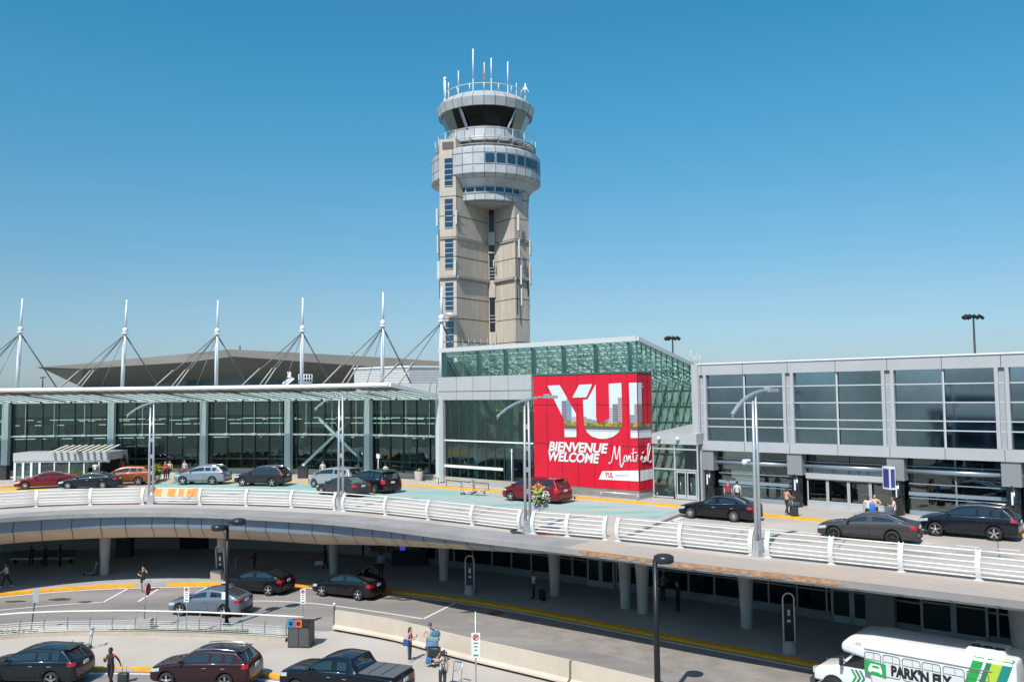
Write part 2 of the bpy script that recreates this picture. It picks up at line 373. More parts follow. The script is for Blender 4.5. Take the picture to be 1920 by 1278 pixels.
# surfaces on the deck
b = MB(); b.strip(setz(offs(LIP, 2.4), DECK + .004), [p + Vector((0, 0, .004)) for p in CURB])
struct("upper_road", b, M_deckroad)
def poly_sheet(name, px, z, m, dz=.004):
    bb = bmesh.new(); vs = [bb.verts.new(at(*p, z) + Vector((0, 0, dz))) for p in px]; bb.faces.new(vs); bmesh.ops.triangulate(bb, faces=bb.faces); bmesh.ops.recalc_face_normals(bb, faces=bb.faces)
    me = bpy.data.meshes.new(name); bb.to_mesh(me); bb.free(); me.materials.append(m); o = bpy.data.objects.new(name, me); COL.objects.link(o); o['kind'] = 'structure'; return o
def band_sheet(name, fn0, fn1, z, m, dz, n=60):
    pass
def paint_lane(name, c, cut, under, scale, th=.5):
    m = bpy.data.materials.new(name); m.use_nodes = True; t = m.node_tree; bs = t.nodes["Principled BSDF"]; bs.inputs['Roughness'].default_value = .8
    tc = t.nodes.new("ShaderNodeTexCoord"); n = t.nodes.new("ShaderNodeTexNoise"); n.inputs['Scale'].default_value = scale; n.inputs['Detail'].default_value = 9; n.inputs['Roughness'].default_value = .7
    mp = t.nodes.new("ShaderNodeMapping"); mp.inputs['Rotation'].default_value = (0, 0, .72); mp.inputs['Scale'].default_value = (.3, 1.5, 1)
    t.links.new(tc.outputs['Object'], mp.inputs[0]); t.links.new(mp.outputs[0], n.inputs['Vector'])
    r = t.nodes.new("ShaderNodeValToRGB"); e = r.color_ramp.elements; e[0].position = th - .1; e[1].position = th + .12; e[0].color = (*c, 1); e[1].color = (*under, 1); q = r.color_ramp.elements.new(th); q.color = (*cut, 1)
    t.links.new(n.outputs[0], r.inputs[0]); t.links.new(r.outputs[0], bs.inputs['Base Color']); return m
M_green = paint_lane("worn_teal_paint", (.17, .40, .35), (.30, .45, .41), (.43, .43, .40), .5, .47)
poly_sheet("teal_drop_off_lane", [(283, 904.5), (420, 903), (545, 904), (745, 911.5), (930, 925.5), (1065, 935.5), (1200, 946.5), (1276, 954), (1231, 972.5), (1100, 962), (930, 948), (745, 935), (560, 925), (420, 921), (290, 921)], DECK, M_green, .008)
poly_sheet("yellow_hatched_lane", [(-200, 927), (0, 917.5), (90, 912), (128, 911), (88, 917), (0, 925), (-200, 936)], DECK, paint_lane("worn_yellow", (.75, .45, .03), (.66, .42, .08), (.5, .42, .2), .5, .6), .008)
poly_sheet("expansion_joint", [(1279, 961), (1289, 962), (1178, 1007), (1166, 1006)], DECK, mat("joint_rubber", (.13, .13, .13), .9), .012)
for q in (((1293, 964), (1298, 965), (1262, 977), (1255, 976)), ((1255, 976.5), (1258, 975.4), (1530, 999), (1530, 1000.6)), ((1722, 1016.2), (1748, 1018), (1748, 1019.4), (1722, 1017.6)), ((1793, 1021.6), (1836, 1025), (1836, 1026.6), (1793, 1023.2)), ((1872, 1028), (1912, 1031), (1912, 1032.8), (1872, 1029.8))):
    poly_sheet("lane_marking", q, DECK, M_line, .012)
for q in (((1868, 1003), (1870, 1003), (1876, 1048), (1873, 1048)), ((1608, 986), (1610, 986), (1570, 1030), (1567, 1030)), ((700, 921), (702, 921), (652, 944), (650, 944)), ((930, 948), (932, 948), (880, 972), (878, 972)), ((1420, 980), (1422, 980), (1350, 1020), (1347, 1020))):
    poly_sheet("slab_joint", q, DECK, mat("slab_joint", (.20, .185, .17), .9), .010)
for (px, py, r) in ((1480, 1000, .5), (1700, 1035, .6), (1330, 990, .5), (1500, 1015, .35), (1200, 985, .4), (860, 955, .4), (600, 935, .4), (1850, 1040, .5), (760, 942, .5)):
    c = at(px, py, DECK); rr = random.Random(px); b = MB(); n = 12; ca, sa = math.cos(-.7), math.sin(-.7)
    P_ = [(r * 2.6 * rr.uniform(.5, 1.2) * math.cos(2 * math.pi * i / n), r * .55 * rr.uniform(.5, 1.2) * math.sin(2 * math.pi * i / n)) for i in range(n)]
    b.add([(c.x, c.y, DECK + .010)] + [(c.x + x * ca - y * sa, c.y + x * sa + y * ca, DECK + .010) for x, y in P_], [(0, i + 1, (i + 1) % n + 1) for i in range(n)]); struct("worn_stain", b, mat("stain_grey", (.29, .265, .24), .8, noise=.15, nscale=3))
# upper pavement between kerb and buildings
b = MB(); K2 = offs(CURB, .0, DECK + .15)
b.strip(setz(CURB, DECK), K2); b.strip(offs(CURB, .3, DECK + .15), offs(CURB, 26, DECK + .15))
struct("upper_pavement", b, M_walk)
b = MB(); cf = resample(curb, 300)
for a0, a1 in ((-400, 1345), (1400, 1565), (1855, 2400)):
    i0, i1 = px_index(cf, a0, DECK), px_index(cf, a1, DECK); s = cf[i0:i1 + 1]
    b.strip(offs(s, -.004, DECK + .006), offs(s, -.004, DECK + .156)); b.strip(offs(s, -.004, DECK + .156), offs(s, .22, DECK + .156))
struct("upper_kerb", b, M_yellow)
b = MB(); b.strip(offs(CURB, 0, DECK + .15), offs(CURB, .3, DECK + .15)); struct("upper_kerb_stone", b, M_conc)
# lower pavement under the deck
b = MB(); b.strip(setz(lk, 0), setz(lk, .15)); b.strip(setz(lk, .15), offs(lk, 24, .15)); struct("lower_pavement", b, M_walk_dark)
b = MB()
for a0, a1 in ((-400, 254), (300, 2300)):
    i0, i1 = px_index(lk, a0, 0), px_index(lk, a1, 0); s = lk[i0:i1 + 1]
    b.strip(offs(s, -.01, .004), offs(s, -.01, .156)); b.strip(offs(s, -.01, .156), offs(s, .5, .156))
struct("lower_kerb", b, M_yellow)
b = MB(); b.strip(offs(lk, -.42, .006), offs(lk, -.20, .006)); struct("kerb_line", b, M_line)
def line(name, pts, w, z, m=M_line, dz=.006):
    P = subdiv([at(*p, z) for p in pts], 1.5); b = MB(); b.strip(offs(P, -w / 2, z + dz), offs(P, w / 2, z + dz)); return struct(name, b, m)
line("lane_marking", ((-300, 1168), (0, 1143), (100, 1134), (193, 1128)), .16, 0)
line("lane_marking", ((193, 1128.5), (241, 1102)), .16, 0); line("lane_marking", ((259, 1127), (301, 1101)), .16, 0); line("lane_marking", ((326, 1132), (391, 1099)), .16, 0)
line("lane_marking", ((340, 1133), (465, 1126), (570, 1129), (679, 1142), (794, 1159.5)), .16, 0); line("lane_marking", ((794, 1159.5), (857, 1128)), .16, 0)
# rough repaired strip and manhole in the lower road
poly_sheet("patched_asphalt", [(858, 1131), (985, 1150), (1226, 1198), (1450, 1242), (1560, 1264), (1560, 1330), (1300, 1268), (1040, 1203), (930, 1180), (880, 1165), (870, 1150)], 0, two_scale("rough_asphalt", (.20, .185, .175), (.30, .275, .26), (.36, .32, .29), .8, 14, .95, bump=.6), .003)
b = MB(); c = at(931, 1149, 0); b.lathe([(0, .008), (.42, .008), (.46, .012), (.5, .004)], (c.x, c.y, 0), 20); tag(b.build("manhole_cover", mat("rust_iron", (.22, .10, .07), .8, noise=.3, nscale=8)), "round rusty manhole cover in the rough patched lower road", "manhole")
for (px, py, r) in ((737, 1121, .3), (160, 1128, .28), (113, 1123, .38), (27, 1127, .3), (760, 1124, .22), (880, 1147, .25), (1185, 1183, .3), (640, 1183, .2)):
    c = at(px, py, 0); rr = random.Random(px); b = MB(); n = 12
    b.add([(c.x, c.y, .009)] + [(c.x + r * (2.4 * rr.uniform(.6, 1.2)) * math.cos(2 * math.pi * i / n), c.y + r * rr.uniform(.6, 1.2) * math.sin(2 * math.pi * i / n), .009) for i in range(n)], [(0, i + 1, (i + 1) % n + 1) for i in range(n)])
    struct("oil_stain", b, mat("oil", (.07, .065, .06), .7))
# plaza in front
pz_far = [at(*p, .15) for p in ((-400, 1216), (-200, 1205), (0, 1196), (83, 1191), (169, 1189), (297, 1190), (420, 1195), (541, 1201), (600, 1186), (623, 1182), (740, 1204), (856, 1236), (1021, 1276), (1200, 1322), (1400, 1375))]
pz_near = [at(*p, 0) for p in ((-400, 1275), (-200, 1266), (0, 1261), (83, 1258.5), (161, 1257), (284, 1258), (380, 1262), (494, 1268), (560, 1277), (640, 1297), (720, 1330), (800, 1375), (880, 1430), (960, 1500), (1040, 1580))]
b = MB(); b.strip(setz(pz_near, .15), setz(pz_far, .15)); b.strip(setz(pz_near, 0), setz(pz_near, .15)); struct("plaza_pavement", b, M_plaza)
kz = smoothline(subdiv([p.copy() for p in pz_near[:12]], 1), 2)
b = MB(); b.strip(offs(kz, -.005, .004), offs(kz, -.005, .156)); b.strip(offs(kz, -.005, .156), offs(kz, .22, .156)); struct("plaza_kerb", b, M_yellow)
b = MB(); b.strip(offs(kz, -.45, .006), offs(kz, -.28, .006)); struct("plaza_kerb_line", b, M_line)
# planted verge between the plaza railing and the road
vf = [at(*p, .12) for p in ((-400, 1192), (-200, 1184), (0, 1176.5), (83, 1173), (169, 1170.5), (297, 1170.5), (420, 1173), (541, 1179), (622, 1183))]
vn = [p.copy() for p in pz_far[:8]] + [at(600, 1187, .12)]
b = MB(); b.strip(setz(vn, .12), setz(vf, .12)); b.strip(setz(vf, .12), setz(vf, 0)); struct("verge", b, two_scale("verge_ground", (.40, .36, .30), (.5, .45, .39), (.33, .32, .26), .8, 5, .95))
rnd = random.Random(9); gv = MB()
for (a0, a1) in ((-300, 70), (205, 300), (300, 465)):
    for k in range(900):
        px = rnd.uniform(a0, a1); j = 0
        c = at(px, rnd.uniform(1181, 1188) + (4 if px < 0 else 0), .12); h = rnd.uniform(.05, .16); a = rnd.uniform(0, 6.28); w = rnd.uniform(.03, .07)
        d = Vector((math.cos(a), math.sin(a), 0)) * w
        gv.add([c - d, c + d, c + Vector((rnd.uniform(-.06, .06), rnd.uniform(-.06, .06), h))], [(0, 1, 2)])
tag(gv.build("grass", mat("grass_blades", (.10, .14, .04), .8, noise=.4, nscale=2), fixn=False), kind="stuff")
# ------------------------------------------------------------------ parking structure the photograph was taken from (seen in the glass)
pk = thing("parking_garage", "concrete parking structure opposite the terminal, mirrored in its glass", "building", (0, -10, 0))
b = MB()
for z in (.0, 3.2, 6.3, 9.4): b.box((0, -18, z + .45), (130, 28, .9))
for x in range(-64, 65, 8): b.box((x, -4.4, 5), (.7, .6, 10))
b.build("slab", M_conc_d, pk)
b = MB(); b.box((0, -18.5, 5), (128, 26, 9.8)); b.build("dark_interior", mat("garage_dark", (.05, .05, .055), .9), pk)
# ================================================================== control tower
TD = 105.0
tw = thing("control_tower", "tall concrete air traffic control tower with ringed glass cab rising behind the terminal", "tower", (atd(910, 640, TD).x, TD, 0))
TX = tw.location.x; T0 = Vector((TX, TD, 0))
M_tc = bpy.data.materials.new("tower_concrete"); M_tc.use_nodes = True
def streaky(m, c1, c2, c3):
    t = m.node_tree; bs = t.nodes["Principled BSDF"]; bs.inputs['Roughness'].default_value = .9
    tc = t.nodes.new("ShaderNodeTexCoord"); mp = t.nodes.new("ShaderNodeMapping"); mp.inputs['Scale'].default_value = (2.2, 2.2, .12); t.links.new(tc.outputs['Object'], mp.inputs[0])
    a = t.nodes.new("ShaderNodeTexNoise"); a.inputs['Scale'].default_value = 1.6; a.inputs['Detail'].default_value = 6; a.inputs['Roughness'].default_value = .7; t.links.new(mp.outputs[0], a.inputs['Vector'])
    f = t.nodes.new("ShaderNodeTexNoise"); f.inputs['Scale'].default_value = .35; f.inputs['Detail'].default_value = 5; t.links.new(tc.outputs['Object'], f.inputs['Vector'])
    r = t.nodes.new("ShaderNodeValToRGB"); e = r.color_ramp.elements; e[0].position = .36; e[1].position = .66; e[0].color = (*c1, 1); e[1].color = (*c2, 1); t.links.new(a.outputs[0], r.inputs[0])
    r2 = t.nodes.new("ShaderNodeValToRGB"); e = r2.color_ramp.elements; e[0].position = .4; e[1].position = .65; e[0].color = (0, 0, 0, 1); e[1].color = (.5, .5, .5, 1); t.links.new(f.outputs[0], r2.inputs[0])
    mx = t.nodes.new("ShaderNodeMix"); mx.data_type = 'RGBA'; t.links.new(r2.outputs[0], mx.inputs[0]); t.links.new(r.outputs[0], mx.inputs[6]); mx.inputs[7].default_value = (*c3, 1)
    t.links.new(mx.outputs[2], bs.inputs['Base Color'])
streaky(M_tc, (.42, .365, .305), (.57, .50, .42), (.38, .33, .285))
M_panel = mat("tower_panel", (.46, .47, .48), .4, .15, noise=.14, nscale=.5)
M_wblue = mat("tower_window_blue", (.012, .045, .09), .08, 0, spec=.8)
M_ttin = mat("cab_glass", (.014, .028, .028), .06, .0, spec=.9)
def tp(pts): return [(TX + x, TD + y) for x, y in pts]
main = [(-5.05, -5.1), (-3.1, -5.6), (.5, -.6), (1.3, -.6), (3.7, -3.8), (5.4, -2.1), (5.4, 4.5), (-5.05, 4.5)]
b = MB(); b.prism(tp(main), 0, 37.2)
b.prism(tp([(-5.05, -5.1), (-3.1, -5.6), (-1.35, -3.1), (-2.2, -2.4), (-5.05, -2.4)]), 37.2, [43.0, 43.0, 41.8, 41.8, 43.0])
b.prism(tp([(-4.6, 0), (4.4, 0), (4.4, 4), (-4.6, 4)]), 37.2, 43)
b.build("shaft", M_tc, tw)
# horizontal joints, dark and thin, following the faces
face = [(-5.05, -5.1), (-3.1, -5.6), (.5, -.6)], [(1.3, -.6), (3.7, -3.8), (5.4, -2.1)]
def along(poly, z, h, o, mi=0, bb=None):
    for (x0, y0), (x1, y1) in zip(poly, poly[1:]):
        d = Vector((x1 - x0, y1 - y0, 0)); L = d.length; d.normalize(); nn = Vector((d.y, -d.x, 0))
        c = Vector((TX + (x0 + x1) / 2, TD + (y0 + y1) / 2, z)) + nn * o / 2
        (bb or b).box(c, (L, o, h), rz=math.atan2(d.y, d.x), mi=mi)
for z in (33.9, 31.4, 29.1, 24.3, 21.9, 19.2, 16.6, 36.2):
    for fc in face: b = MB(); along(fc, z, .09, .012); b.build("joint", mat("joint_dark", (.10, .08, .06), .95), tw)
for fc in face: b = MB(); along([(fc[0][0] + .02, fc[0][1]), *fc[1:-1], (fc[-1][0] - .05, fc[-1][1])], 26.75, .30, .32); along(fc, 26.52, .2, .14); b.build("ledge", mat("ledge_conc", (.33, .31, .27), .9, noise=.15, nscale=2), tw)
for fc in face: b = MB(); along(fc, 31.25, .16, .16); b.build("ledge", MATS["ledge_conc"], tw)
b = MB(); wn = [(40.7, 37.4, 5), (35.9, 32.5, 5), (31.3, 27.7, 6), (26.1, 22.8, 6), (21.6, 16.8, 6)]
ux = Vector((1.95, -.5, 0)).normalized(); fn = Vector((ux.y, -ux.x, 0))
for z1, z0, k in wn:
    b2 = MB(); c = Vector((TX, TD, 0)) + Vector((-3.95, -5.382, (z0 + z1) / 2)) + fn * .02
    b2.box(c, (.96, .06, z1 - z0), rz=math.atan2(ux.y, ux.x)); w = b2.build("window", M_wblue, tw)
    b3 = MB()
    for i in range(k + 1): b3.box(c + fn * .05 + Vector((0, 0, -(z1 - z0) / 2 + i * (z1 - z0) / k)), (1.0, .06, .07), rz=math.atan2(ux.y, ux.x))
    o = b3.build("mullion", M_panel, w); 
b2 = MB(); b2.box((TX + .9, TD - .62, 27), (.62, .08, 20.4)); sl_ = b2.build("slot_window", mat("slot_dark", (.012, .014, .016), .3), tw)
b2 = MB()
for z0, z1 in ((37, 35.9), (32.8, 31.2), (26.9, 24.8), (20.6, 18.6), (30.4, 30.2)): b2.box((TX + .9, TD - .72, (z0 + z1) / 2), (.82, .16, abs(z0 - z1)))
b2.build("slot_panel", M_tc, tw)
b2 = MB()
for z in (28.4, 28.0, 27.6, 27.2, 22.6, 22.2, 21.8): b2.box((TX + .9, TD - .70, z), (.7, .05, .07))
b2.build("louver", M_panel, tw)
# flat plate coloured as the shade inside the opening atop the shaft
b2 = MB(); b2.box(Vector((TX - 4.0, TD - 5.385, 42.2)), (1.4, .04, .9), rz=math.atan2(ux.y, ux.x)); b2.build("shaft_opening_shade", mat("opening_shadow", (.12, .11, .10), .9), tw)
TS = T0.copy(); T0 = T0 + Vector((.27, 0, .32))
def ring(name, prof, m, n=32, seams=True, mi=0, rot=0.):
    prof = [(r * 1.015, z) for r, z in prof]
    b = MB(); b.lathe(prof, T0, n, a0=rot, a1=rot + 2 * math.pi, smooth=False); o = b.build(name, m, tw)
    if seams:
        s = MB()
        for i in range(n):
            a = rot + 2 * math.pi * i / n
            for (r0, z0), (r1, z1) in zip(prof, prof[1:]):
                r0, r1 = r0 + .012, r1 + .012; t = Vector((-math.sin(a), math.cos(a), 0)) * .028; e = Vector((math.cos(a), math.sin(a), 0))
                p, q = T0 + e * r0 + Vector((0, 0, z0)), T0 + e * r1 + Vector((0, 0, z1))
                if abs(z0 - z1) > .05: s.add([p - t, p + t, q + t, q - t], [(0, 1, 2, 3)])
        s.build("seam", M_mull, o)
    return o
def zring(parent, rs, zs, m, name="seam", h=.05):
    s = MB()
    for r, z in zip(rs, zs): s.lathe([(r * 1.015 + .012, z - h / 2), (r * 1.015 + .015, z + h / 2)], T0, 64)
    return s.build(name, m, parent)
dr = ring("drum", [(5.7, 37.75), (6.6, 38.3), (6.6, 41.3), (5.9, 41.75), (5.2, 41.75)], M_panel); zring(dr, (6.6, 6.6, 6.6), (40.72, 39.35, 38.35), M_mull)
ring("drum_underside", [(5.15, 37.1), (5.7, 37.75)], M_panel); 
ring("drum_taper", [(4.9, 37.1), (5.25, 37.1), (6.0, 37.9)], M_panel, seams=False)
lr = ring("lower_ring", [(2.0, 35.35), (4.7, 35.35), (5.15, 35.55), (5.15, 37.4)], M_panel, 28); zring(lr, (5.15,), (36.25,), M_mull)
s = MB(); s.lathe([(5.24, 36.42), (5.24, 37.02)], T0, 28, smooth=False); w = s.build("window_band", M_wblue, lr)
s = MB()
for i in range(28):
    a = 2 * math.pi * i / 28; e = Vector((math.cos(a), math.sin(a), 0)); s.box(T0 + e * 5.25 + Vector((0, 0, 36.72)), (.05, .16, .62), rz=a)
s.lathe([(5.2, 36.38), (5.27, 36.38), (5.27, 36.45), (5.2, 36.45)], T0, 28, smooth=False); s.lathe([(5.2, 37.0), (5.27, 37.0), (5.27, 37.07), (5.2, 37.07)], T0, 28, smooth=False); s.build("mullion", M_panel, lr)
b = MB(); b.lathe([(0, 35.2), (4.9, 35.2), (4.95, 35.35)], T0, 28); b.build("ring_underside", mat("ring_under", (.32, .31, .30), .8), tw)
# blue office windows on the drum, facing front right
for i in range(8):
    a0 = R(-90 + i * 11.25 + .9); a1 = R(-90 + (i + 1) * 11.25 - .9); rr_ = 6.6 * math.cos(R(5.6)) + .045
    s = MB(); s.lathe([(6.72, 39.5), (6.72, 40.62)], T0, 1, a0=a0, a1=a1, smooth=False); w = s.build("window", M_wblue, dr)
    s = MB(); s.lathe([(6.74, 40.03), (6.74, 40.09)], T0, 1, a0=a0, a1=a1, smooth=False); s.build("window_bar", M_panel, w)
# service gallery
ring("upper_drum", [(4.7, 41.7), (4.7, 42.6), (4.6, 44.2)], M_panel, 24)
b = MB(); b.lathe([(4.7, 42.55), (5.4, 42.55), (5.4, 42.62), (4.7, 42.62)], T0, 40); b.build("gallery_floor", mat("grating", (.35, .37, .38), .5, .4), tw)
def railing(name, r, z0, h, n, m, rods=3, tilt=0., rr=.035):
    s = MB()
    for k in range(rods): s.tube([T0 + Vector(((r + tilt * k / max(1, rods - 1)) * math.cos(a), (r + tilt * k / max(1, rods - 1)) * math.sin(a), z0 + h * (k + (rods == 1)) / max(1, rods - 1))) for a in [2 * math.pi * i / 64 for i in range(65)]], rr, 5, cap=False)
    for i in range(n):
        a = 2 * math.pi * (i + .5) / n; e = Vector((math.cos(a), math.sin(a), 0)); s.tube([T0 + e * r + Vector((0, 0, z0)), T0 + e * (r + tilt) + Vector((0, 0, z0 + h))], rr * 1.4, 5)
    return s.build(name, m, tw)
railing("gallery_railing", 6.15, 41.9, 1.9, 22, M_panel, 2, .05, .04); railing("gallery_railing", 6.0, 42.8, .01, 22, M_panel, 1, .0, .05)
s = MB()
for i in range(22):
    a = 2 * math.pi * (i + .5) / 22; e = Vector((math.cos(a), math.sin(a), 0)); s.tube([T0 + e * 4.7 + Vector((0, 0, 42.55)), T0 + e * 6.2 + Vector((0, 0, 42.75))], .05, 5); s.tube([T0 + e * 6.1 + Vector((0, 0, 41.95)), T0 + e * 5.2 + Vector((0, 0, 42.55))], .035, 5)
for r in (6.15, 5.6): s.tube([T0 + Vector((r * math.cos(a), r * math.sin(a), 42.7 if r > 6 else 42.62)) for a in [2 * math.pi * i / 64 for i in range(65)]], .06, 6, cap=False)
for i in range(34):
    a = R(-62 + i * 3.1); e = Vector((math.cos(a), math.sin(a), 0))
    if i % 3: s.beam(T0 + e * 5.3 + Vector((0, 0, 42.66)), T0 + e * 6.1 + Vector((0, 0, 42.7)), .22, .03)
s.build("gallery_bracket", M_panel, tw)
# cab
T0 = T0 + Vector((0, 0, .28))
ring("cab_sill", [(4.50, 43.95), (4.58, 44.2)], M_panel, 16, False)
b = MB(); b.lathe([(4.55, 44.2), (5.55, 46.45)], T0, 16, smooth=False); b.build("cab_glazing", glass("cab_glass_clear", (.02, .032, .03), .03, (.26, .33, .34)), tw)
b = MB(); b.lathe([(0, 44.5), (4.3, 44.5)], T0, 16); b.lathe([(0, 46.4), (5.3, 46.4)], T0, 16)
for (x, y, w_, h_) in ((-1.5, -2.6, .4, 1.9), (1.2, 1, 1.2, 1.2), (2.5, -1.2, .35, 1.9), (-2.8, .6, .7, 1.2), (0, 0, 1.4, 1.9)): b.box(T0 + Vector((x, y, 44.5 + h_ / 2)), (w_, w_, h_))
b.lathe([(3.4, 44.5), (3.4, 45.3), (4.1, 45.3)], T0, 16)
b.build("cab_interior", mat("cab_inside", (.10, .11, .10), .8, noise=.5, nscale=1.5), tw)
for ax, wd in ((-2.35, .34), (3.1, .34)):
    b = MB(); b.beam(T0 + Vector((ax * .9, -math.sqrt(4.75 ** 2 - (ax * .9) ** 2), 44.1)), T0 + Vector((ax * 1.32, -math.sqrt(5.75 ** 2 - (ax * 1.32) ** 2), 47.0)), wd, .2)
    b.build("cab_post", mat("cab_post", (.25, .30, .34), .4, .4), tw)
ring("cab_soffit", [(5.3, 46.42), (5.72, 46.35)], M_panel, 16, False)
cr = ring("cab_roof_band", [(5.72, 46.35), (6.0, 47.35), (5.25, 48.1), (4.6, 48.35)], M_panel, 28)
b = MB(); b.lathe([(0, 48.3), (4.7, 48.3)], T0, 28); b.lathe([(0, 49.1), (.9, 49.1), (1.0, 48.3)], (TX - .2, TD - 2.2, 0), 8); b.ball(T0 + Vector((-1.8, -2.5, 48.5)), .45); b.build("cab_roof", M_panel, tw)
railing("roof_railing", 4.95, 48.25, .95, 18, mat("rail_cream", (.62, .58, .48), .6), 2, .1, .05)
T0 = TS
def antenna(px, y0, y1, r=.06, D=104, m=M_white, base=True):
    p = atd(px, y0, D); q = atd(px, y1, D); s = MB(); s.tube([p, q], r, 8); 
    if base: s.tube([Vector((p.x, p.y, 48.2)), p], r * .6, 6)
    return s.build("antenna", m, tw)
antenna(887, 147, 92, .085); antenna(908, 155, 117, .07, m=mat("cream_pole", (.6, .55, .45), .6)); antenna(921, 146, 109, .08); antenna(952, 160, 116, .08); antenna(859.5, 165, 133, .06); antenna(833, 184, 145, .08, 103); antenna(841, 170, 155, .06, 103)
antenna(835, 150, 145, .11, 103); antenna(968, 168, 156, .05); antenna(985, 178, 157, .09, 105)
s = MB(); p = atd(985, 168, 105); s.beam(p + Vector((-.5, 0, -.3)), p + Vector((0, 0, .5)), .08, .08); s.beam(p + Vector((.4, 0, -.3)), p + Vector((0, 0, .5)), .08, .08); s.box(p, (.5, .3, .12)); s.build("weather_mast", M_white, tw)
s = MB(); p = atd(908, 140, 104); s.box(p, (.4, .2, .2)); s.build("obstruction_light", mat("red_lamp", (.6, .05, .05), .4), tw)
def blade(px, y0, y1, D, w=.24, arms=True):
    p = atd(px, (y0 + y1) / 2, D); h = (y1 - y0) / F * D; s = MB(); s.box(p, (w * .75, .12, h)); a = s.build("panel_antenna", mat("antenna_grey", (.55, .55, .52), .5), tw)
    if arms:
        s = MB(); s.beam(p + Vector((0, 0, h * .35)), p + Vector((.5 if px < 860 else -.1, .5, h * .35)), .05, .05); s.beam(p + Vector((0, 0, -h * .35)), p + Vector((.5 if px < 860 else -.1, .5, -h * .35)), .05, .05); s.tube([p + Vector((.12, .14, -h * .6)), p + Vector((.12, .14, h * .6))], .05, 6); s.build("bracket", mat("bracket_grey", (.3, .29, .27), .6), a)
for a in ((819, 391, 424, 101, .3), (820.5, 440, 475, 101, .22), (822, 490, 523, 100, .42), (853, 488, 516, 99.2, .3), (971.5, 402, 432, 100.8, .32), (973, 449, 483, 100.8, .24), (977, 497, 533, 100.5, .24), (978, 541, 573, 100.5, .22), (993.5, 450, 478, 102.5, .2), (993.5, 494, 532, 102.5, .2), (925.5, 487, 500, 103.5, .15), (855, 395, 420, 99.2, .25)): blade(*a)
for x0, z0, x1, z1, D in ((968, 455, 971, 590, 101), (823, 430, 825, 560, 100.4), (988, 500, 991, 555, 102.6)): s = MB(); s.tube([atd(x0, z0, D), atd(x1, z1, D)], .07, 5); s.build("cable_run", mat("cable_dark", (.06, .05, .045), .8), tw)
c = atd(846, 591, 98.6); s = MB(); s.lathe([(0, -.25), (.8, -.18), (.82, .18), (.75, .22), (0, .22)], (0, 0, 0), 28)
Mx = Matrix.Translation(c) @ Matrix.Rotation(R(12), 4, 'Y') @ Matrix.Diagonal((1.03, 1.0, 1, 1)); s.v = [Mx @ v for v in s.v]; s.build("dish_antenna", M_panel, tw)
# ================================================================== glass pavilion with the banner
C = at(1199, 936, DECK + .15); CP = (C.x, C.y); U = Vector((-.745, .667, 0)).normalized(); V = Vector((.667, .745, 0)).normalized()
C0 = Vector((C.x, C.y, 0)); ZR = 17.1
def pf(t, z, o=0.): return C0 + U * t - V * o + Vector((0, 0, z))      # front face, o = proud of it
def ps(s, z, o=0.): return C0 + V * s - U * o + Vector((0, 0, z))      # right face
TL = 20.3; SL = 11.0; TB = onwall(1001, 800, CP, U)[0]
pav = thing("glass_pavilion", "glass entrance pavilion with sloping roof and green tinted panes below the control tower", "building", tuple(C0))
aU = math.atan2(U.y, U.x); aV = math.atan2(V.y, V.x)
def zroof(s): return ZR - .232 * s
xs = [1192, 1178, 1146, 1114, 1084, 1054, 1027, 997, 971, 945, 919, 894, 869, 839]
ts = [0] + [onwall(x, 680, CP, U)[0] for x in xs[1:-1]] + [TL]
b = MB()
b.quad(pf(0, 14.5), pf(TL, 14.5), pf(TL, ZR - .35), pf(0, ZR - .35))
b.quad(ps(0, 14.5), ps(SL, 14.5), ps(SL, zroof(SL) - .3), ps(0, ZR - .35)); b.build("upper_glazing", M_glassg, pav)
b = MB(); b.quad(ps(1.8, 9.6), ps(SL, 9.6), ps(SL, 14.5), ps(1.8, 14.5)); b.build("side_glazing", M_glassg, pav)
b = MB()
for t in ts: b.beam(pf(t, 14.5, .03), pf(t, ZR - .35, .03), .07, .08)
for s_ in [0.02, .6, 1.2, 1.8, 2.5, 3.25, 4, 4.8, 5.6, 6.4, 7.3, 8.2, 9.1, 10]: b.beam(ps(s_, 9.6 if s_ > 1.7 else 14.5, .03), ps(s_, zroof(s_) - .3, .03), .06, .07)
b.beam(pf(0, 14.55, .05), pf(TB, 14.55, .05), .1, .1); b.beam(ps(0, 14.55, .05), ps(SL, 14.55, .05), .1, .06)
for z in (12.2, 9.7): b.beam(ps(1.8, z, .04), ps(SL, z, .04), .06, .05)
b.build("mullion", mat("green_mullion", (.05, .16, .13), .4), pav)
b = MB()
for t in ts[1::2]: b.box(pf(t + .02, (14.5 + ZR - .35) / 2 + .0, -.28), (.07, .5, ZR - 14.9), rz=aU)
b.build("glass_fin", mat("fin_pale", (.80, .86, .82), .3), pav)
b = MB(); rz_ = lambda t, s_: C0 + U * t + V * s_ + Vector((0, 0, zroof(s_) - .1))
b.beam(pf(-.15, ZR - .15, .12), pf(TL + .25, ZR - .15, .12), .3, .36); b.beam(ps(-.1, ZR - .15, .12), ps(SL, zroof(SL) - .15, .12), .3, .3); b.beam(pf(TL + .1, ZR - .15, 0), rz_(TL + .1, SL), .3, .3); b.beam(rz_(-.1, SL), rz_(TL, SL), .3, .3)
for k in range(1, 26): b.beam(rz_(TL * k / 26, 0.1), rz_(TL * k / 26, SL), .12, .16)
b.build("roof_frame", mat("roof_pale", (.62, .64, .62), .4, .2), pav)
b = MB(); b.quad(rz_(0, 0), rz_(TL, 0), rz_(TL, SL), rz_(0, SL)); b.build("added_roof_glazing", glass("added_roof_glass", (.80, .90, .86), .02), pav)  # clear roof added to let sunlight in onto the trusses
b = MB()   # white trusses under the roof
rnd = random.Random(5)
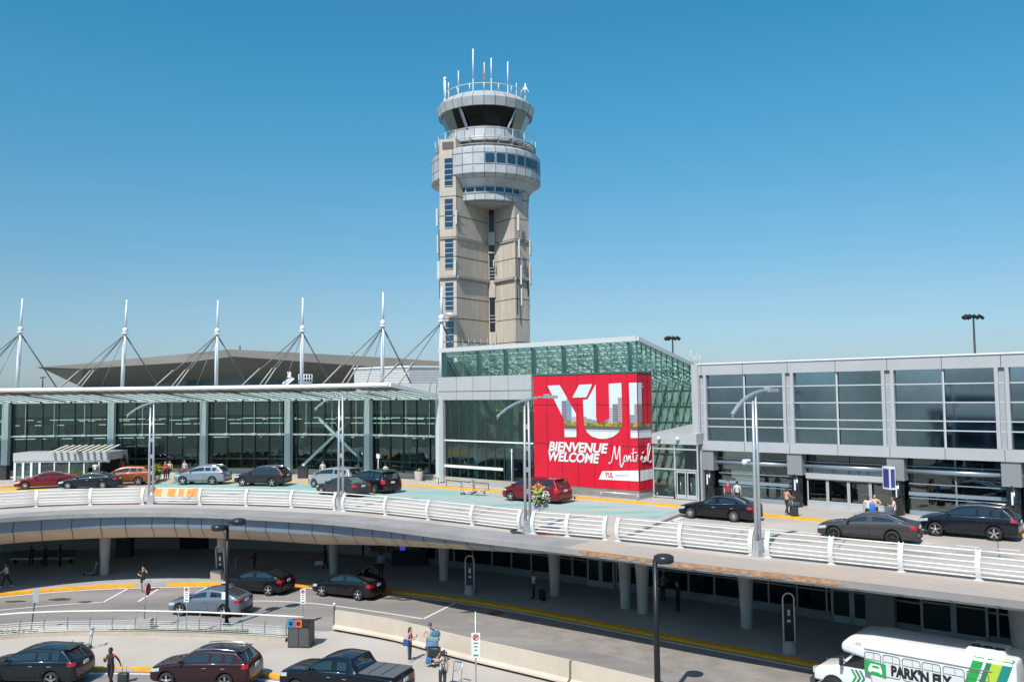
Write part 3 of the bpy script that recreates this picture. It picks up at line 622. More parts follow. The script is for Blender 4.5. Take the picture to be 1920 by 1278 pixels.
for i, t in enumerate(ts[:-1]):
    tm = t + .4
    for k in range(1, 5):
        s0 = SL * k / 5
    b.tube([pf(tm, ZR - .55, -.5), C0 + U * tm + V * (SL - .5) + Vector((0, 0, zroof(SL) - .6))], .05, 5)
    b.tube([pf(tm, ZR - 1.7, -.5), C0 + U * tm + V * (SL - .5) + Vector((0, 0, zroof(SL) - 1.5))], .05, 5)
    for k in range(9):
        s0 = .6 + k * 1.1; p = C0 + U * tm + V * s0 + Vector((0, 0, zroof(s0) - .55)); q = C0 + U * tm + V * (s0 + .55) + Vector((0, 0, zroof(s0) - 1.6)); r_ = C0 + U * tm + V * (s0 + 1.1) + Vector((0, 0, zroof(s0 + 1.1) - .55))
        b.tube([p, q], .03, 4); b.tube([q, r_], .03, 4)
for k in range(8):
    s0 = .8 + 1.3 * k
    b.tube([C0 + U * .2 + V * s0 + Vector((0, 0, zroof(s0) - .5)), C0 + U * TL + V * s0 + Vector((0, 0, zroof(s0) - .5))], .06, 5)
    for j in range(12):
        t = .6 + 1.6 * j; pts = [C0 + U * (t + .35 * math.cos(a)) + V * (s0 + .35 * math.sin(a)) + Vector((0, 0, zroof(s0) - 1.0)) for a in [k2 * math.pi / 4 for k2 in range(9)]]
        if (j + k) % 3 == 0: b.tube(pts, .035, 4, cap=False)
b.build("roof_truss", mat("truss_white", (.72, .76, .72), .5), pav)
b = MB(); b.quad(C0 + U * .3 + V * .3 + Vector((0, 0, DECK + .17)), C0 + U * TL + V * .3 + Vector((0, 0, DECK + .17)), C0 + U * TL + V * SL + Vector((0, 0, DECK + .17)), C0 + U * .3 + V * SL + Vector((0, 0, DECK + .17)))
b.build("floor", mat("floor_tile", (.30, .29, .26), .4), pav)
b = MB(); b.quad(C0 + U * .3 + V * (SL - .2) + Vector((0, 0, DECK)), C0 + U * TL + V * (SL - .2) + Vector((0, 0, DECK)), C0 + U * TL + V * (SL - .2) + Vector((0, 0, 14)), C0 + U * .3 + V * (SL - .2) + Vector((0, 0, 14)))
b.quad(C0 + U * TL + V * .5 + Vector((0, 0, DECK)), C0 + U * TL + V * SL + Vector((0, 0, DECK)), C0 + U * TL + V * SL + Vector((0, 0, 16)), C0 + U * TL + V * .5 + Vector((0, 0, 16)))
b.build("inner_wall", mat("inner_wall", (.34, .38, .35), .8, noise=.4, nscale=.4), pav)
b = MB()   # banners, desks and stairs seen through the lower glass
for t, z0, z1, w_, c_ in ((17.6, 7.4, 11.8, 1.0, 0), (16.6, 8.2, 12, .5, 1), (15.2, 8.6, 12, .35, 2), (14.4, 8.6, 12, .35, 1), (13.6, 8.6, 12, .9, 0), (12.8, 8.6, 12, .3, 2)):
    b.box(C0 + U * t + V * 4.5 + Vector((0, 0, (z0 + z1) / 2)), (w_, .06, z1 - z0), rz=aU, mi=c_)
for i in range(14): b.box(C0 + U * (11.2 + i * .35) + V * 3.2 + Vector((0, 0, 6.0 + (13 - i) * .42)), (.4, 1.6, .1), rz=aU, mi=3)
b.box(C0 + U * 15 + V * 6 + Vector((0, 0, 6.6)), (6, 2, 2.2), rz=aU, mi=4); b.box(C0 + U * 14 + V * 5 + Vector((0, 0, 8.1)), (9, 4, .25), rz=aU, mi=4)
b.build("interior_display", [mat("banner_cream", (.62, .55, .36), .8), mat("banner_brown", (.20, .13, .10), .8), mat("banner_orange", (.65, .17, .08), .8), mat("stair_grey", (.3, .33, .32), .6), mat("interior_dark", (.03, .035, .035), .7)], pav)
# grey band, lower glazing, plinth
b = MB(); q = [pf(TB + .02, 0, .25), pf(TL + .3, 0, .25), pf(TL + .3, 0, -.3), pf(TB + .02, 0, -.3)]; b.prism([(p.x, p.y) for p in q], 12.62, 14.6); gb = b.build("grey_band", M_alu, pav)
b = MB()
for t in (12.3, 14.3, 16.3, 18.3): b.beam(pf(t, 12.62, .256), pf(t, 14.6, .256), .03, .015)
b.beam(pf(TB + .02, 13.35, .256), pf(TL + .3, 13.35, .256), .015, .04); b.build("seam", M_dark, gb)
b = MB(); b.quad(pf(TB, 6.0), pf(TL, 6.0), pf(TL, 12.62), pf(TB, 12.62)); b.build("lower_glazing", M_glassd, pav)
b = MB()
for i, t in enumerate([TB + .12 + (TL - TB - .2) * k / 10 for k in range(11)]): b.beam(pf(t, 6, .03), pf(t, 12.6, .03), .045, .06)
b.build("dark_mullion", M_mull, pav)
b = MB(); b.beam(pf(TB, 9.15, .07), pf(TL, 9.15, .07), .08, .12); b.beam(pf(13.1, 6.95, .10), pf(TL, 6.95, .10), .08, .22); b.build("light_rail", M_white, pav)
b = MB()
for t in (12.9, 16.6): b.box(pf(t, 9.3, -.5), (.55, .35, 6.6), rz=aU); b.tube([pf(t, 12.2, -.6), pf(t + .2, 9.6, -1.0), pf(t, 7, -.6)], .08, 6)
b.build("inner_column", mat("column_pale_green", (.58, .70, .64), .5), pav)
b = MB(); b.box(pf(TL - .1, 9.1, .05), (.5, .5, 7.1), rz=aU); b.build("corner_column", M_alu, pav)
b = MB(); q = [pf(TB, 0, .12), pf(TL + .2, 0, .12), pf(TL + .2, 0, -.2), pf(TB, 0, -.2)]; b.prism([(p.x, p.y) for p in q], DECK + .1, 6.02); b.build("plinth", M_conc, pav)
b = MB(); q = [pf(-.02, 0, .02), pf(TB, 0, .02), pf(TB, 0, -.3), C0 + U * .3 + V * .3, C0 + U * .3 + V * 1.85, C0 + V * 1.85]
b.prism([(p.x, p.y) for p in q], DECK + .1, 6.08); b.build("steel_plinth", mat("steel_panel", (.42, .42, .40), .35, .6, noise=.15, nscale=.7), pav)
b = MB(); b.quad(pf(0, 6.0, -.01), pf(TB, 6, -.01), pf(TB, 14.5, -.01), pf(0, 14.5, -.01)); b.quad(ps(0, 6.0, -.01), ps(1.8, 6, -.01), ps(1.8, 14.5, -.01), ps(0, 14.5, -.01)); b.build("banner_backing_glass", mat("backing", (.05, .08, .08), .2), pav)
b = MB(); P_ = [pf(9.5, DECK + .55, .5), pf(0 - .3, DECK + .55, .5), ps(2.0, DECK + .55, .35)]; b.tube(P_, .035, 6)
for p in (pf(9.2, 0, .5), pf(6, 0, .5), pf(3, 0, .5), pf(-.2, 0, .5), ps(1.8, 0, .35)): b.tube([p + Vector((0, 0, DECK + .15)), p + Vector((0, 0, DECK + .55))], .035, 6)
b.build("bumper_rail", M_steel, pav)
s = MB()   # cluttered antennas and equipment on the roof by the tower
for i in range(7):
    p = C0 + U * (19.6 - i * .75) + V * 1.5; h_ = (.5, .75, .45, .6, .35, .55, .3)[i]; s.box(p + Vector((0, 0, ZR - .3 + h_ / 2)), (.35 + .15 * (i % 3), .3, h_), rz=aU); s.tube([p + Vector((.25, 0, ZR)), p + Vector((.25, 0, ZR + .8))], .03, 5)
s.beam(C0 + U * 20 + V * 1.4 + Vector((0, 0, ZR + .25)), C0 + U * 15 + V * 1.4 + Vector((0, 0, ZR + .1)), .08, .08); s.build("roof_equipment", mat("equip_grey", (.35, .36, .36), .5, .3), pav)
# vestibule to the right of the banner
ve = thing("entrance_vestibule", "small glass entrance vestibule with grey double door between red banner and panelled wing", "building", tuple(ps(1.9, DECK + .15)))
v0 = ps(1.86, 0); D_ = -U
def vf_(t, z, o=0.): return v0 + D_ * t + Vector((0, 0, z)) - V * o
VL = 3.75
b = MB(); b.prism([(p.x, p.y) for p in (vf_(0, 0, .2), vf_(VL, 0, .2), vf_(VL, 0, -6), vf_(0, 0, -6))], [9.35, 9.35, 9.7, 9.7], [10.1, 10.1, 10.6, 10.6]); b.build("roof_fascia", M_alu, ve)
b = MB(); b.quad(vf_(0, DECK + .35), vf_(VL, DECK + .35), vf_(VL, 9.4), vf_(0, 9.4)); b.build("glazing", M_glassd, ve)
b = MB()
for t in (0.04, 1.85, VL - .05): b.beam(vf_(t, DECK + .15, .04), vf_(t, 9.4, .04), .12, .1)
for z in (DECK + .25, 7.55, 9.0): b.beam(vf_(0, z, .05), vf_(VL, z, .05), .1, .1)
b.build("frame", M_alu, ve)
for t0 in (2.0, 2.85):
    b = MB(); b.beam(vf_(t0 + .06, DECK + .2, .1), vf_(t0 + .06, 7.45, .1), .11, .06); b.beam(vf_(t0 + .74, DECK + .2, .1), vf_(t0 + .74, 7.45, .1), .11, .06); b.beam(vf_(t0, 7.4, .1), vf_(t0 + .8, 7.4, .1), .06, .12); b.beam(vf_(t0, DECK + .35, .1), vf_(t0 + .8, DECK + .35, .1), .06, .3); d = b.build("door", M_alu, ve)
    b = MB(); b.tube([vf_(t0 + .4, 6.1, .2), vf_(t0 + .4, 6.7, .2)], .02, 5); b.build("handle", M_steel, d)
b = MB(); b.box(vf_(1.9, 8, -4), (3.2, .1, 4), rz=aU); b.box(vf_(.9, 6.6, -2.5), (1.1, .5, 1.6), rz=aU, mi=1); b.box(vf_(3, 8.3, -3), (1, .1, .3), rz=aU, mi=1); b.build("interior", [mat("vest_in", (.07, .09, .08), .8, noise=.5, nscale=.8), mat("vest_box", (.45, .45, .42), .6)], ve)
for t in (.75, 2.3):
    s = MB(); s.ball(vf_(t, 9.75, .35), .14, 10, 6); s.box(vf_(t, 9.8, .26), (.12, .2, .1), rz=aU); s.build("security_camera", M_white, ve)
# ================================================================== red banner
bn = thing("welcome_banner", "huge red welcome banner wrapped round the corner of the glass pavilion", "banner", tuple(pf(5, 6)))
M_red = mat("banner_red", (.62, .012, .035), .35, noise=.10, nscale=.25, spec=.4)
b = MB(); b.quad(pf(0, 6.05, .05), pf(TB - .05, 6.05, .05), pf(TB - .05, 14.45, .05), pf(-.05, 14.45, .05)); b.quad(ps(-.05, 6.05, .05), ps(1.82, 6.05, .05), ps(1.82, 14.45, .05), ps(-.05, 14.45, .05))
b.build("banner_sheet", M_red, bn)
b = MB()
for t in [onwall(x, 800, CP, U)[0] for x in (1178, 1146, 1114, 1084, 1054, 1027)]: b.beam(pf(t, 6.05, .062), pf(t, 14.45, .062), .035, .012)
for z in (12.2, 9.2): b.beam(pf(0, z, .062), pf(TB - .05, z, .062), .012, .035); b.beam(ps(0, z, .062), ps(1.82, z, .062), .012, .035)
for s_ in (.6, 1.2): b.beam(ps(s_, 6.05, .062), ps(s_, 14.45, .062), .03, .012)
b.beam(pf(-.05, 6.05, .07), pf(-.05, 14.5, .07), .06, .06); b.build("pane_joint", mat("banner_joint", (.12, .01, .03), .5), bn)
def zc(x, y): return 980 + x * .2191, 680 + y * .2191
def wall_poly(pts, name, m, o=.075, side=False):
    """polygon given in close-up coordinates, laid on the front or side face"""
    vs = []
    for x, y in pts:
        px, py = zc(x, y)
        if side: s, z = onwall(px, py, CP, V); vs.append(ps(max(-.06, s), z, o))
        else: s, z = onwall(px, py, CP, U); vs.append(pf(max(-.06, s), z, o))
    bb = bmesh.new(); vv = [bb.verts.new(v - wo_(bn)) for v in vs]; f = bb.faces.new(vv); bmesh.ops.triangulate(bb, faces=[f]); bmesh.ops.recalc_face_normals(bb, faces=bb.faces)
    me = bpy.data.meshes.new(name); bb.to_mesh(me); bb.free(); me.materials.append(m); ob = bpy.data.objects.new(name, me); COL.objects.link(ob); ob.parent = bn; return ob
# picture of a skyline that fills the big letters (printed on the banner)
M_city = bpy.data.materials.new("printed_skyline"); M_city.use_nodes = True
t = M_city.node_tree; bs = t.nodes["Principled BSDF"]; bs.inputs['Roughness'].default_value = .4
tc = t.nodes.new("ShaderNodeTexCoord"); mp = t.nodes.new("ShaderNodeMapping"); mp.inputs['Rotation'].default_value = (0, 0, -aU); t.links.new(tc.outputs['Object'], mp.inputs[0])
sx = t.nodes.new("ShaderNodeSeparateXYZ"); t.links.new(mp.outputs[0], sx.inputs[0])
def mth(op, a, b_=None, clamp=False):
    n = t.nodes.new("ShaderNodeMath"); n.operation = op; n.use_clamp = clamp
    for i, v in enumerate((a, b_)):
        if v is None: continue
        if isinstance(v, (int, float)): n.inputs[i].default_value = v
        else: t.links.new(v, n.inputs[i])
    return n.outputs[0]
cell = mth('FLOOR', mth('MULTIPLY', sx.outputs[0], 2.1)); wn_ = t.nodes.new("ShaderNodeTexWhiteNoise"); wn_.noise_dimensions = '1D'; t.links.new(cell, wn_.inputs['W'])
hgt = mth('ADD', mth('MULTIPLY', wn_.outputs[0], 1.9), 5.0)          # top of each block, in metres above the banner's foot at 6
zz = sx.outputs[2]
isb = mth('LESS_THAN', zz, mth('SUBTRACT', hgt, 0.0))
nz = t.nodes.new("ShaderNodeTexNoise"); nz.inputs['Scale'].default_value = 5; nz.inputs['Detail'].default_value = 4; t.links.new(tc.outputs['Object'], nz.inputs['Vector'])
tree_h = mth('ADD', mth('MULTIPLY', nz.outputs[0], .6), 4.62); ist = mth('LESS_THAN', zz, tree_h)
def mixc(f, a, b_):
    n = t.nodes.new("ShaderNodeMix"); n.data_type = 'RGBA'; t.links.new(f, n.inputs[0])
    for i, v in ((6, a), (7, b_)):
        if isinstance(v, tuple): n.inputs[i].default_value = (*v, 1)
        else: t.links.new(v, n.inputs[i])
    return n.outputs[2]
skyc = (.60, .68, .73)
rb = t.nodes.new("ShaderNodeValToRGB"); rb.color_ramp.interpolation = 'CONSTANT'; els = rb.color_ramp.elements; els[0].color = (.16, .24, .34, 1); els[1].position = .3; els[1].color = (.30, .22, .22, 1)
for p_, c_ in ((.5, (.36, .42, .48, 1)), (.7, (.14, .13, .17, 1)), (.85, (.42, .36, .36, 1))): q_ = els.new(p_); q_.color = c_
wn2 = t.nodes.new("ShaderNodeTexWhiteNoise"); wn2.noise_dimensions = '1D'; t.links.new(mth('ADD', cell, 17.3), wn2.inputs['W']); t.links.new(wn2.outputs[0], rb.inputs[0])
win = mth('MULTIPLY', mth('GREATER_THAN', mth('FRACT', mth('MULTIPLY', sx.outputs[0], 9)), .5), mth('GREATER_THAN', mth('FRACT', mth('MULTIPLY', zz, 6)), .5))
bcol = mixc(mth('MULTIPLY', win, .45), rb.outputs[0], (.6, .6, .62))
rt = t.nodes.new("ShaderNodeValToRGB"); els = rt.color_ramp.elements; els[0].position = .35; els[0].color = (.05, .09, .02, 1); els[1].position = .65; els[1].color = (.55, .28, .03, 1); q_ = els.new(.5); q_.color = (.24, .27, .04, 1)
nz2 = t.nodes.new("ShaderNodeTexNoise"); nz2.inputs['Scale'].default_value = 3.2; nz2.inputs['Detail'].default_value = 5; t.links.new(tc.outputs['Object'], nz2.inputs['Vector']); t.links.new(nz2.outputs[0], rt.inputs[0])
c_ = mixc(isb, skyc, bcol); c_ = mixc(ist, c_, rt.outputs[0]); c_ = mixc(mth('LESS_THAN', zz, 4.62), c_, (.13, .10, .10)); c_ = mixc(mth('LESS_THAN', zz, 4.36), c_, (.42, .48, .52)); c_ = mixc(mth('LESS_THAN', zz, 4.2), c_, (.68, .70, .72))
t.links.new(c_, bs.inputs['Base Color'])
wall_poly([(218, 195), (322, 190), (462, 435), (465, 634), (364, 634), (360, 490)], "giant_letter", M_city)
wall_poly([(488, 187), (600, 182), (550, 294), (430, 297)], "giant_letter", M_city)
Uo = [(630, 181), (562, 310), (521, 316), (528, 470), (533, 545), (556, 592), (600, 630), (660, 648), (720, 648), (780, 630), (830, 590), (856, 535), (856, 400), (849, 171), (741, 178), (748, 470), (741, 500), (720, 522), (690, 531), (660, 524), (640, 503), (633, 470)]
wall_poly(Uo, "giant_letter", M_city)
wall_poly([(913, 171), (992, 169), (1010, 642), (930, 642)], "giant_letter", M_city)
zt0_, zf0_, zb0_ = onwall(*zc(960, 170), CP, U)[1], onwall(*zc(985, 527), CP, U)[1], onwall(*zc(985, 643), CP, U)[1]
b = MB(); b.quad(ps(-.06, zf0_, .075), ps(.45, zf0_, .075), ps(.45, zt0_, .075), ps(-.06, zt0_, .075)); b.quad(ps(-.06, zb0_, .075), ps(1.6, zb0_, .075), ps(1.6, zf0_, .075), ps(-.06, zf0_, .075)); b.build("giant_letter", M_city, bn)
M_wt = mat("banner_white", (.72, .74, .75), .4)
def front_M(px, py, o=.08):
    s, z = onwall(px, py, CP, U); p = pf(s, z, o) - wo_(bn); X = -U; Z = Vector((0, 0, 1)); Y = X.cross(Z)
    return Matrix.Translation(p) @ Matrix(((X.x, 0, -V.x, 0), (X.y, 0, -V.y, 0), (0, 1, 0, 0), (0, 0, 0, 1)))
p0 = zc(225, 748); p1 = zc(735, 762); w_ = abs(onwall(*p0, CP, U)[0] - onwall(*p1, CP, U)[0])
tx = text_obj("slogan", "BIENVENUE", .98, M_wt, bn, front_M(*p0), shear=.22, ext=.004, bold=.035)
tx.data.transform(Matrix.Identity(4))
def fit(o, M, w):
    inv = M.inverted(); me = o.data; me.transform(inv); xs_ = [v.co.x for v in me.vertices]; k = w / (max(xs_) - min(xs_)); me.transform(M @ Matrix.Diagonal((k, 1, 1, 1)))
fit(tx, front_M(*p0), w_)
p0 = zc(218, 832); p1 = zc(655, 844); w_ = abs(onwall(*p0, CP, U)[0] - onwall(*p1, CP, U)[0])
tx = text_obj("slogan", "WELCOME", .98, M_wt, bn, front_M(*p0), shear=.22, ext=.004, bold=.035); fit(tx, front_M(*p0), w_)
# handwritten word
s = MB()
def stroke(pts, r=.05, side=False):
    P = []
    for x, y in pts:
        px, py = zc(x, y)
        if side or x > 998: a, z = onwall(px, py, CP, V); P.append(ps(max(a, -.02), z, .09))
        else: a, z = onwall(px, py, CP, U); P.append(pf(a, z, .09))
    s.tube(subdiv(P, .12), r, 5)
stroke([(742, 852), (752, 862), (765, 850), (778, 790), (793, 712), (797, 760), (810, 828), (825, 760), (838, 712), (838, 800), (843, 870), (855, 892), (868, 850)])
stroke([(868, 850), (878, 800), (895, 795), (897, 830), (880, 846), (872, 830), (880, 802)], .045); stroke([(905, 850), (912, 790), (912, 830), (925, 792), (930, 840), (945, 835)], .045)
stroke([(955, 730), (950, 800), (957, 845), (970, 830)], .045); stroke([(935, 775), (985, 765)], .04); stroke([(978, 850), (984, 790), (996, 790)], .045)
stroke([(1003, 825), (1020, 810), (1012, 795), (1005, 820), (1020, 850), (1032, 835)], .04, True); stroke([(1015, 775), (1026, 758)], .035, True); stroke([(1046, 800), (1034, 815), (1040, 845), (1050, 800), (1055, 845)], .04, True); stroke([(1060, 840), (1082, 720), (1070, 690), (1062, 740), (1068, 840), (1086, 850), (1092, 835)], .04, True)
s.build("handwritten_word", M_wt, bn)
wall_poly([(686, 925), (1000, 919), (1000, 1012), (654, 995)], "ribbon", M_wt, .07)
rb2 = wall_poly([(1000, 919), (1122, 904), (1126, 985), (1000, 1012)], "ribbon", M_wt, .07, side=True)
p0 = zc(712, 975); p1 = zc(783, 977); w_ = abs(onwall(*p0, CP, U)[0] - onwall(*p1, CP, U)[0])
tx = text_obj("logo_text", "YUL", .5, mat("logo_red", (.45, .02, .05), .5), bn, front_M(*p0, .085), ext=.003, bold=.012); fit(tx, front_M(*p0, .085), w_)
for k in range(2): wall_poly([(800, 957 + k * 9), (905 - k * 20, 957 + k * 9), (905 - k * 20, 960 + k * 9), (800, 960 + k * 9)], "fine_print", mat("fine_print", (.35, .36, .38), .6), .08)
wall_poly([(1010, 172), (1017, 172), (1017, 182), (1010, 182)], "small_mark", M_wt, .08, side=True); wall_poly([(1014, 196), (1022, 196), (1022, 208), (1014, 208)], "small_mark", M_wt, .08, side=True)
# ================================================================== right wing: panelled glass upper floor
WU = Vector((.745, -.667, 0)).normalized(); WN = Vector((-.667, -.745, 0)).normalized()   # outward
wp = at(1322, 936, DECK + .15); wing = thing("terminal_wing", "two storey terminal wing with grey horizontal glass panels above a recessed glazed ground floor", "building", (wp.x, wp.y, DECK))
W0 = Vector((wp.x, wp.y, 0)); WP = (wp.x, wp.y); aW = math.atan2(WU.y, WU.x)
def wf(t, z, o=0.): return W0 + WU * t + WN * o + Vector((0, 0, z))
WL = 34.0
# bay positions from the photo
posts = [onwall(x, 760, WP, WU)[0] for x in (1319, 1481, 1668, 1882)]; sp = posts[3] - posts[2]; posts += [posts[3] + sp, posts[3] + 2 * sp]
zt = {'top': 15.0, 'gt': 14.25, 'gb': 9.62, 'sb': 8.95}
b = MB(); b.prism([(p.x, p.y) for p in (wf(-.3, 0, .25), wf(WL, 0, .25), wf(WL, 0, -16), wf(-.3, 0, -16))], zt['gt'], zt['top']); b.build("parapet", M_alu, wing)
b = MB(); b.prism([(p.x, p.y) for p in (wf(-.3, 0, .32), wf(WL, 0, .32), wf(WL, 0, -.2), wf(-.3, 0, -.2))], zt['top'], zt['top'] + .09); b.build("coping", M_white, wing)
b = MB(); b.prism([(p.x, p.y) for p in (wf(-.3, 0, .25), wf(WL, 0, .25), wf(WL, 0, -3), wf(-.3, 0, -3))], zt['sb'], zt['gb']); b.build("sill_band", M_alu, wing)
b = MB(); rnd = random.Random(3)
rows = [14.25, 13.38, 12.28, 11.18, 10.62, 9.62]
tt = [-.1]
for a, c in zip(posts, posts[1:]): tt += [(a + .35 + c - .35) / 2]
for i, (a, c) in enumerate(zip(posts, posts[1:])):
    for j, (t0, t1) in enumerate(((a, (a + c) / 2), ((a + c) / 2, c))):
        for z1, z0 in zip(rows, rows[1:]):
            q = MB(); e = rnd.uniform(-.012, .012); f_ = rnd.uniform(-.012, .012)
            q.quad(wf(t0, z0, .0 + e), wf(t1, z0, .0 - e), wf(t1, z1, -e + f_), wf(t0, z1, e + f_)); b.add(q.v, q.f)
pg = b.build("window_panel", M_glassr, wing)
b = MB()
for z in rows[1:-1]: b.beam(wf(-.1, z, .05), wf(WL, z, .05), .08, .065)
b.build("horizontal_bar", mat("bar_pale", (.52, .54, .56), .4), wing)
for a, c in zip(posts, posts[1:]): b = MB(); b.beam(wf((a + c) / 2, rows[-1], .09), wf((a + c) / 2, rows[0], .09), .10, .10); b.build("vertical_bar", MATS["bar_pale"], wing)
for a in posts:
    b = MB()
    for d in (-.27, .27): b.box(wf(a + d, (zt['gt'] + zt['gb']) / 2, .14), (.2, .24, zt['gt'] - zt['gb']), rz=aW)
    b.box(wf(a, (zt['gt'] + zt['gb']) / 2, .03), (.4, .1, zt['gt'] - zt['gb']), rz=aW, mi=1); b.build("double_post", [M_alu, mat("post_recess", (.35, .37, .39), .5)], wing)
b = MB()
for a, c in zip(posts, posts[1:]):
    for t in (a, (a + c) / 2): b.beam(wf(t, zt['sb'], .256), wf(t, zt['gb'], .256), .03, .015); b.beam(wf(t, zt['gt'], .256), wf(t, zt['top'], .256), .03, .015); 
b.build("seam", M_dark, wing)
b = MB(); b.box(wf(-.42, 12.1, -.1), (.5, .9, 5.9), rz=aW); b.box(wf(-.2, 7.1, .05), (.42, .6, 3.7), rz=aW); b.build("end_pier", M_alu, wing)
# ground floor
gz0, gz1 = DECK + .15, zt['sb']
b = MB(); b.quad(wf(-.1, gz0 + .3, -.75), wf(WL, gz0 + .3, -.75), wf(WL, gz1, -.75), wf(-.1, gz1, -.75)); b.build("shop_glazing", glass("shop_glass", (.30, .40, .38), .16, (.75, .85, .85), wav=.05), wing)
for i, a in enumerate(posts):
    b = MB(); b.box(wf(a + .25, 8.25, -.25), (1.0, .8, 1.4), rz=aW); b.build("column_head", mat("head_grey", (.27, .285, .30), .5, .2), wing)
    b = MB(); b.tube([wf(a + .25, gz0, -.2), wf(a + .25, 7.6, -.2)], .36, 16); b.build("black_column", M_black, wing)
    b = MB(); b.box(wf(a + .25, 6.9, .165), (.10, .02, .7), rz=aW); b.build("column_notice", M_white, wing)
for i, (a, c) in enumerate(zip(posts, posts[1:])):
    a, c = a + .75, c - .2
    b = MB(); b.tube([wf(a, 8.12, -.45), wf(c, 8.12, -.45)], .17, 10); b.beam(wf(a, 8.42, -.5), wf(c, 8.42, -.5), .06, .05)
    if i != 1:
        b.beam(wf(a, 7.35, -.66), wf(c, 7.35, -.66), .05, .06); b.beam(wf(a, 6.75, -.62), wf(c, 6.75, -.62), .14, .2); b.beam(wf(a, 6.5, -.66), wf(c, 6.5, -.66), .05, .05); b.beam(wf(a, gz0 + .15, -.66), wf(c, gz0 + .15, -.66), .08, .3)
    b.beam(wf((a + c) / 2, gz0, -.66), wf((a + c) / 2, gz1, -.66), .07, .08)
    b.build("sun_shade_bars", mat("blue_grey_metal", (.30, .36, .42), .35, .4), wing)
# sliding doors in the second bay
a, c = posts[1] + .75, posts[2] - .2; b = MB()
b.box(wf((a + c) / 2, 7.5, -.55), (c - a, .3, .34), rz=aW); b.beam(wf(a, gz0 + .18, -.62), wf(c, gz0 + .18, -.62), .12, .36)
b.build("door_head", M_alu, wing)
b = MB(); b.quad(wf(a, 7.66, -.7), wf(c, 7.66, -.7), wf(c, 8.0, -.7), wf(a, 8.0, -.7)); b.build("transom_glass", M_glassr, wing)
for k in range(4):
    t0 = a + (c - a) * k / 4; t1 = a + (c - a) * (k + 1) / 4; b = MB()
    for t in (t0 + .05, t1 - .05): b.beam(wf(t, gz0, -.58), wf(t, 7.35, -.58), .09, .07)
    b.beam(wf(t0 + .05, 7.3, -.58), wf(t1 - .05, 7.3, -.58), .07, .1); b.beam(wf(t0 + .05, gz0 + .4, -.58), wf(t1 - .05, gz0 + .4, -.58), .07, .1); b.build("sliding_door", M_alu, wing)
b = MB()
b.quad(wf(-.1, gz0 + .02, -.8), wf(WL, gz0 + .02, -.8), wf(WL, gz0 + .02, -9), wf(-.1, gz0 + .02, -9)); b.quad(wf(-.1, gz0, -9), wf(WL, gz0, -9), wf(WL, gz1, -9), wf(-.1, gz1, -9), 1)
rnd = random.Random(12)
for k in range(46):
    t = rnd.uniform(0, 26); d = rnd.uniform(1.6, 7); h = rnd.uniform(.4, 2.4); b.box(wf(t, gz0 + h / 2 + rnd.choice((0, 0, 1.0)), -d), (rnd.uniform(.2, 1.6), .4, h), rz=aW, mi=rnd.choice((1, 2, 3, 4, 4)))
for t in (posts[2] + .9, posts[2] + 4.6, posts[0] + 1.1): b.box(wf(t, gz0 + .45, -1.5), (.45, .3, .9), rz=aW, mi=5)
for k in range(8): b.box(wf(posts[1] + 1 + k * 1.1, gz0 + 1.1 + (k % 3) * .25, -1.8), (1.3, .04, .05), rz=aW, mi=3)
b.build("interior", [mat("shop_floor", (.22, .22, .20), .4), mat("shop_wall", (.06, .07, .07), .8), mat("shop_dark", (.02, .025, .03), .6), mat("shop_pale", (.42, .44, .42), .7), mat("shop_grey", (.16, .18, .19), .7), mat("wet_floor_yellow", (.75, .5, .03), .6)], wing)
# lit display sign hung on the wing
sg = thing("display_sign", "white framed blue flight display box mounted on the black column of the glass wing", "sign", tuple(wf(posts[2] + .1, 7.6, .45)))
c = wf(posts[2] + .05, 7.75, .75); ang = R(-8) + aW - R(30); b = MB(); b.box(c, (.75, .36, 1.35), rz=ang); b.build("housing", M_white, sg)
b = MB(); e = Vector((math.sin(ang), -math.cos(ang), 0)); e2 = Vector((math.cos(ang), math.sin(ang), 0)); b.box(c + e * .19, (.55, .02, 1.1), rz=ang); b.box(c + e2 * .385, (.02, .26, 1.1), rz=ang); b.build("screen", mat("screen_blue", (.05, .06, .22), .25), sg)
b = MB(); b.beam(wf(posts[2] + .2, 8.1, .1), c + Vector((0, 0, .3)), .08, .08); b.build("bracket", M_dark, sg)
# ================================================================== curved canopied terminal
term = thing("terminal_building", "long curved glass terminal under a pale canopy hung from white masts", "building", (-20, 86, DECK))
fz0, fz1 = DECK + .15, 12.75
nf = len(fac); b = MB(); b.strip(setz(offs(fac, .05), fz0 + .5), setz(offs(fac, .05), fz1)); b.build("curtain_glazing", M_glassd, term)
b = MB(); b.strip(setz(offs(fac, -.12), fz0 - .1), setz(offs(fac, -.12), fz0 + .52)); b.strip(setz(offs(fac, -.12), fz0 + .52), setz(offs(fac, .1), fz0 + .52)); b.build("plinth", M_conc, term)
ff = resample(fac, 400); Ltot = sum((q - p).length for p, q in zip(ff, ff[1:])); nm = int(Ltot / 1.55)
b = MB()
for k in range(nm + 1):
    i = min(399, int(399 * k / nm)); p = ff[i]; t_ = tangent(ff, i); n_ = Vector((-t_.y, t_.x, 0)); q = p - n_ * .02; b.box((q.x, q.y, (fz0 + fz1) / 2 + .2), (.07, .1, fz1 - fz0 - .5), rz=math.atan2(t_.y, t_.x))
b.build("dark_mullion", M_mull, term)
b = MB(); b.tube(setz(offs(fac, -.16), 9.35), .085, 6); b.tube(setz(offs(fac, .5), 6.9), .09, 6); b.build("light_rail", M_white, term)
for k in range(24):
    i = int(399 * (k + .5) / 24); p = ff[i]; b = MB(); b.box((p.x, p.y - .35, 9.38), (.45, .3, .2)); b.beam((p.x, p.y - .22, 9.4), (p.x, p.y - .22, 12.6), .03, .03); b.build("floodlight", M_white, term)
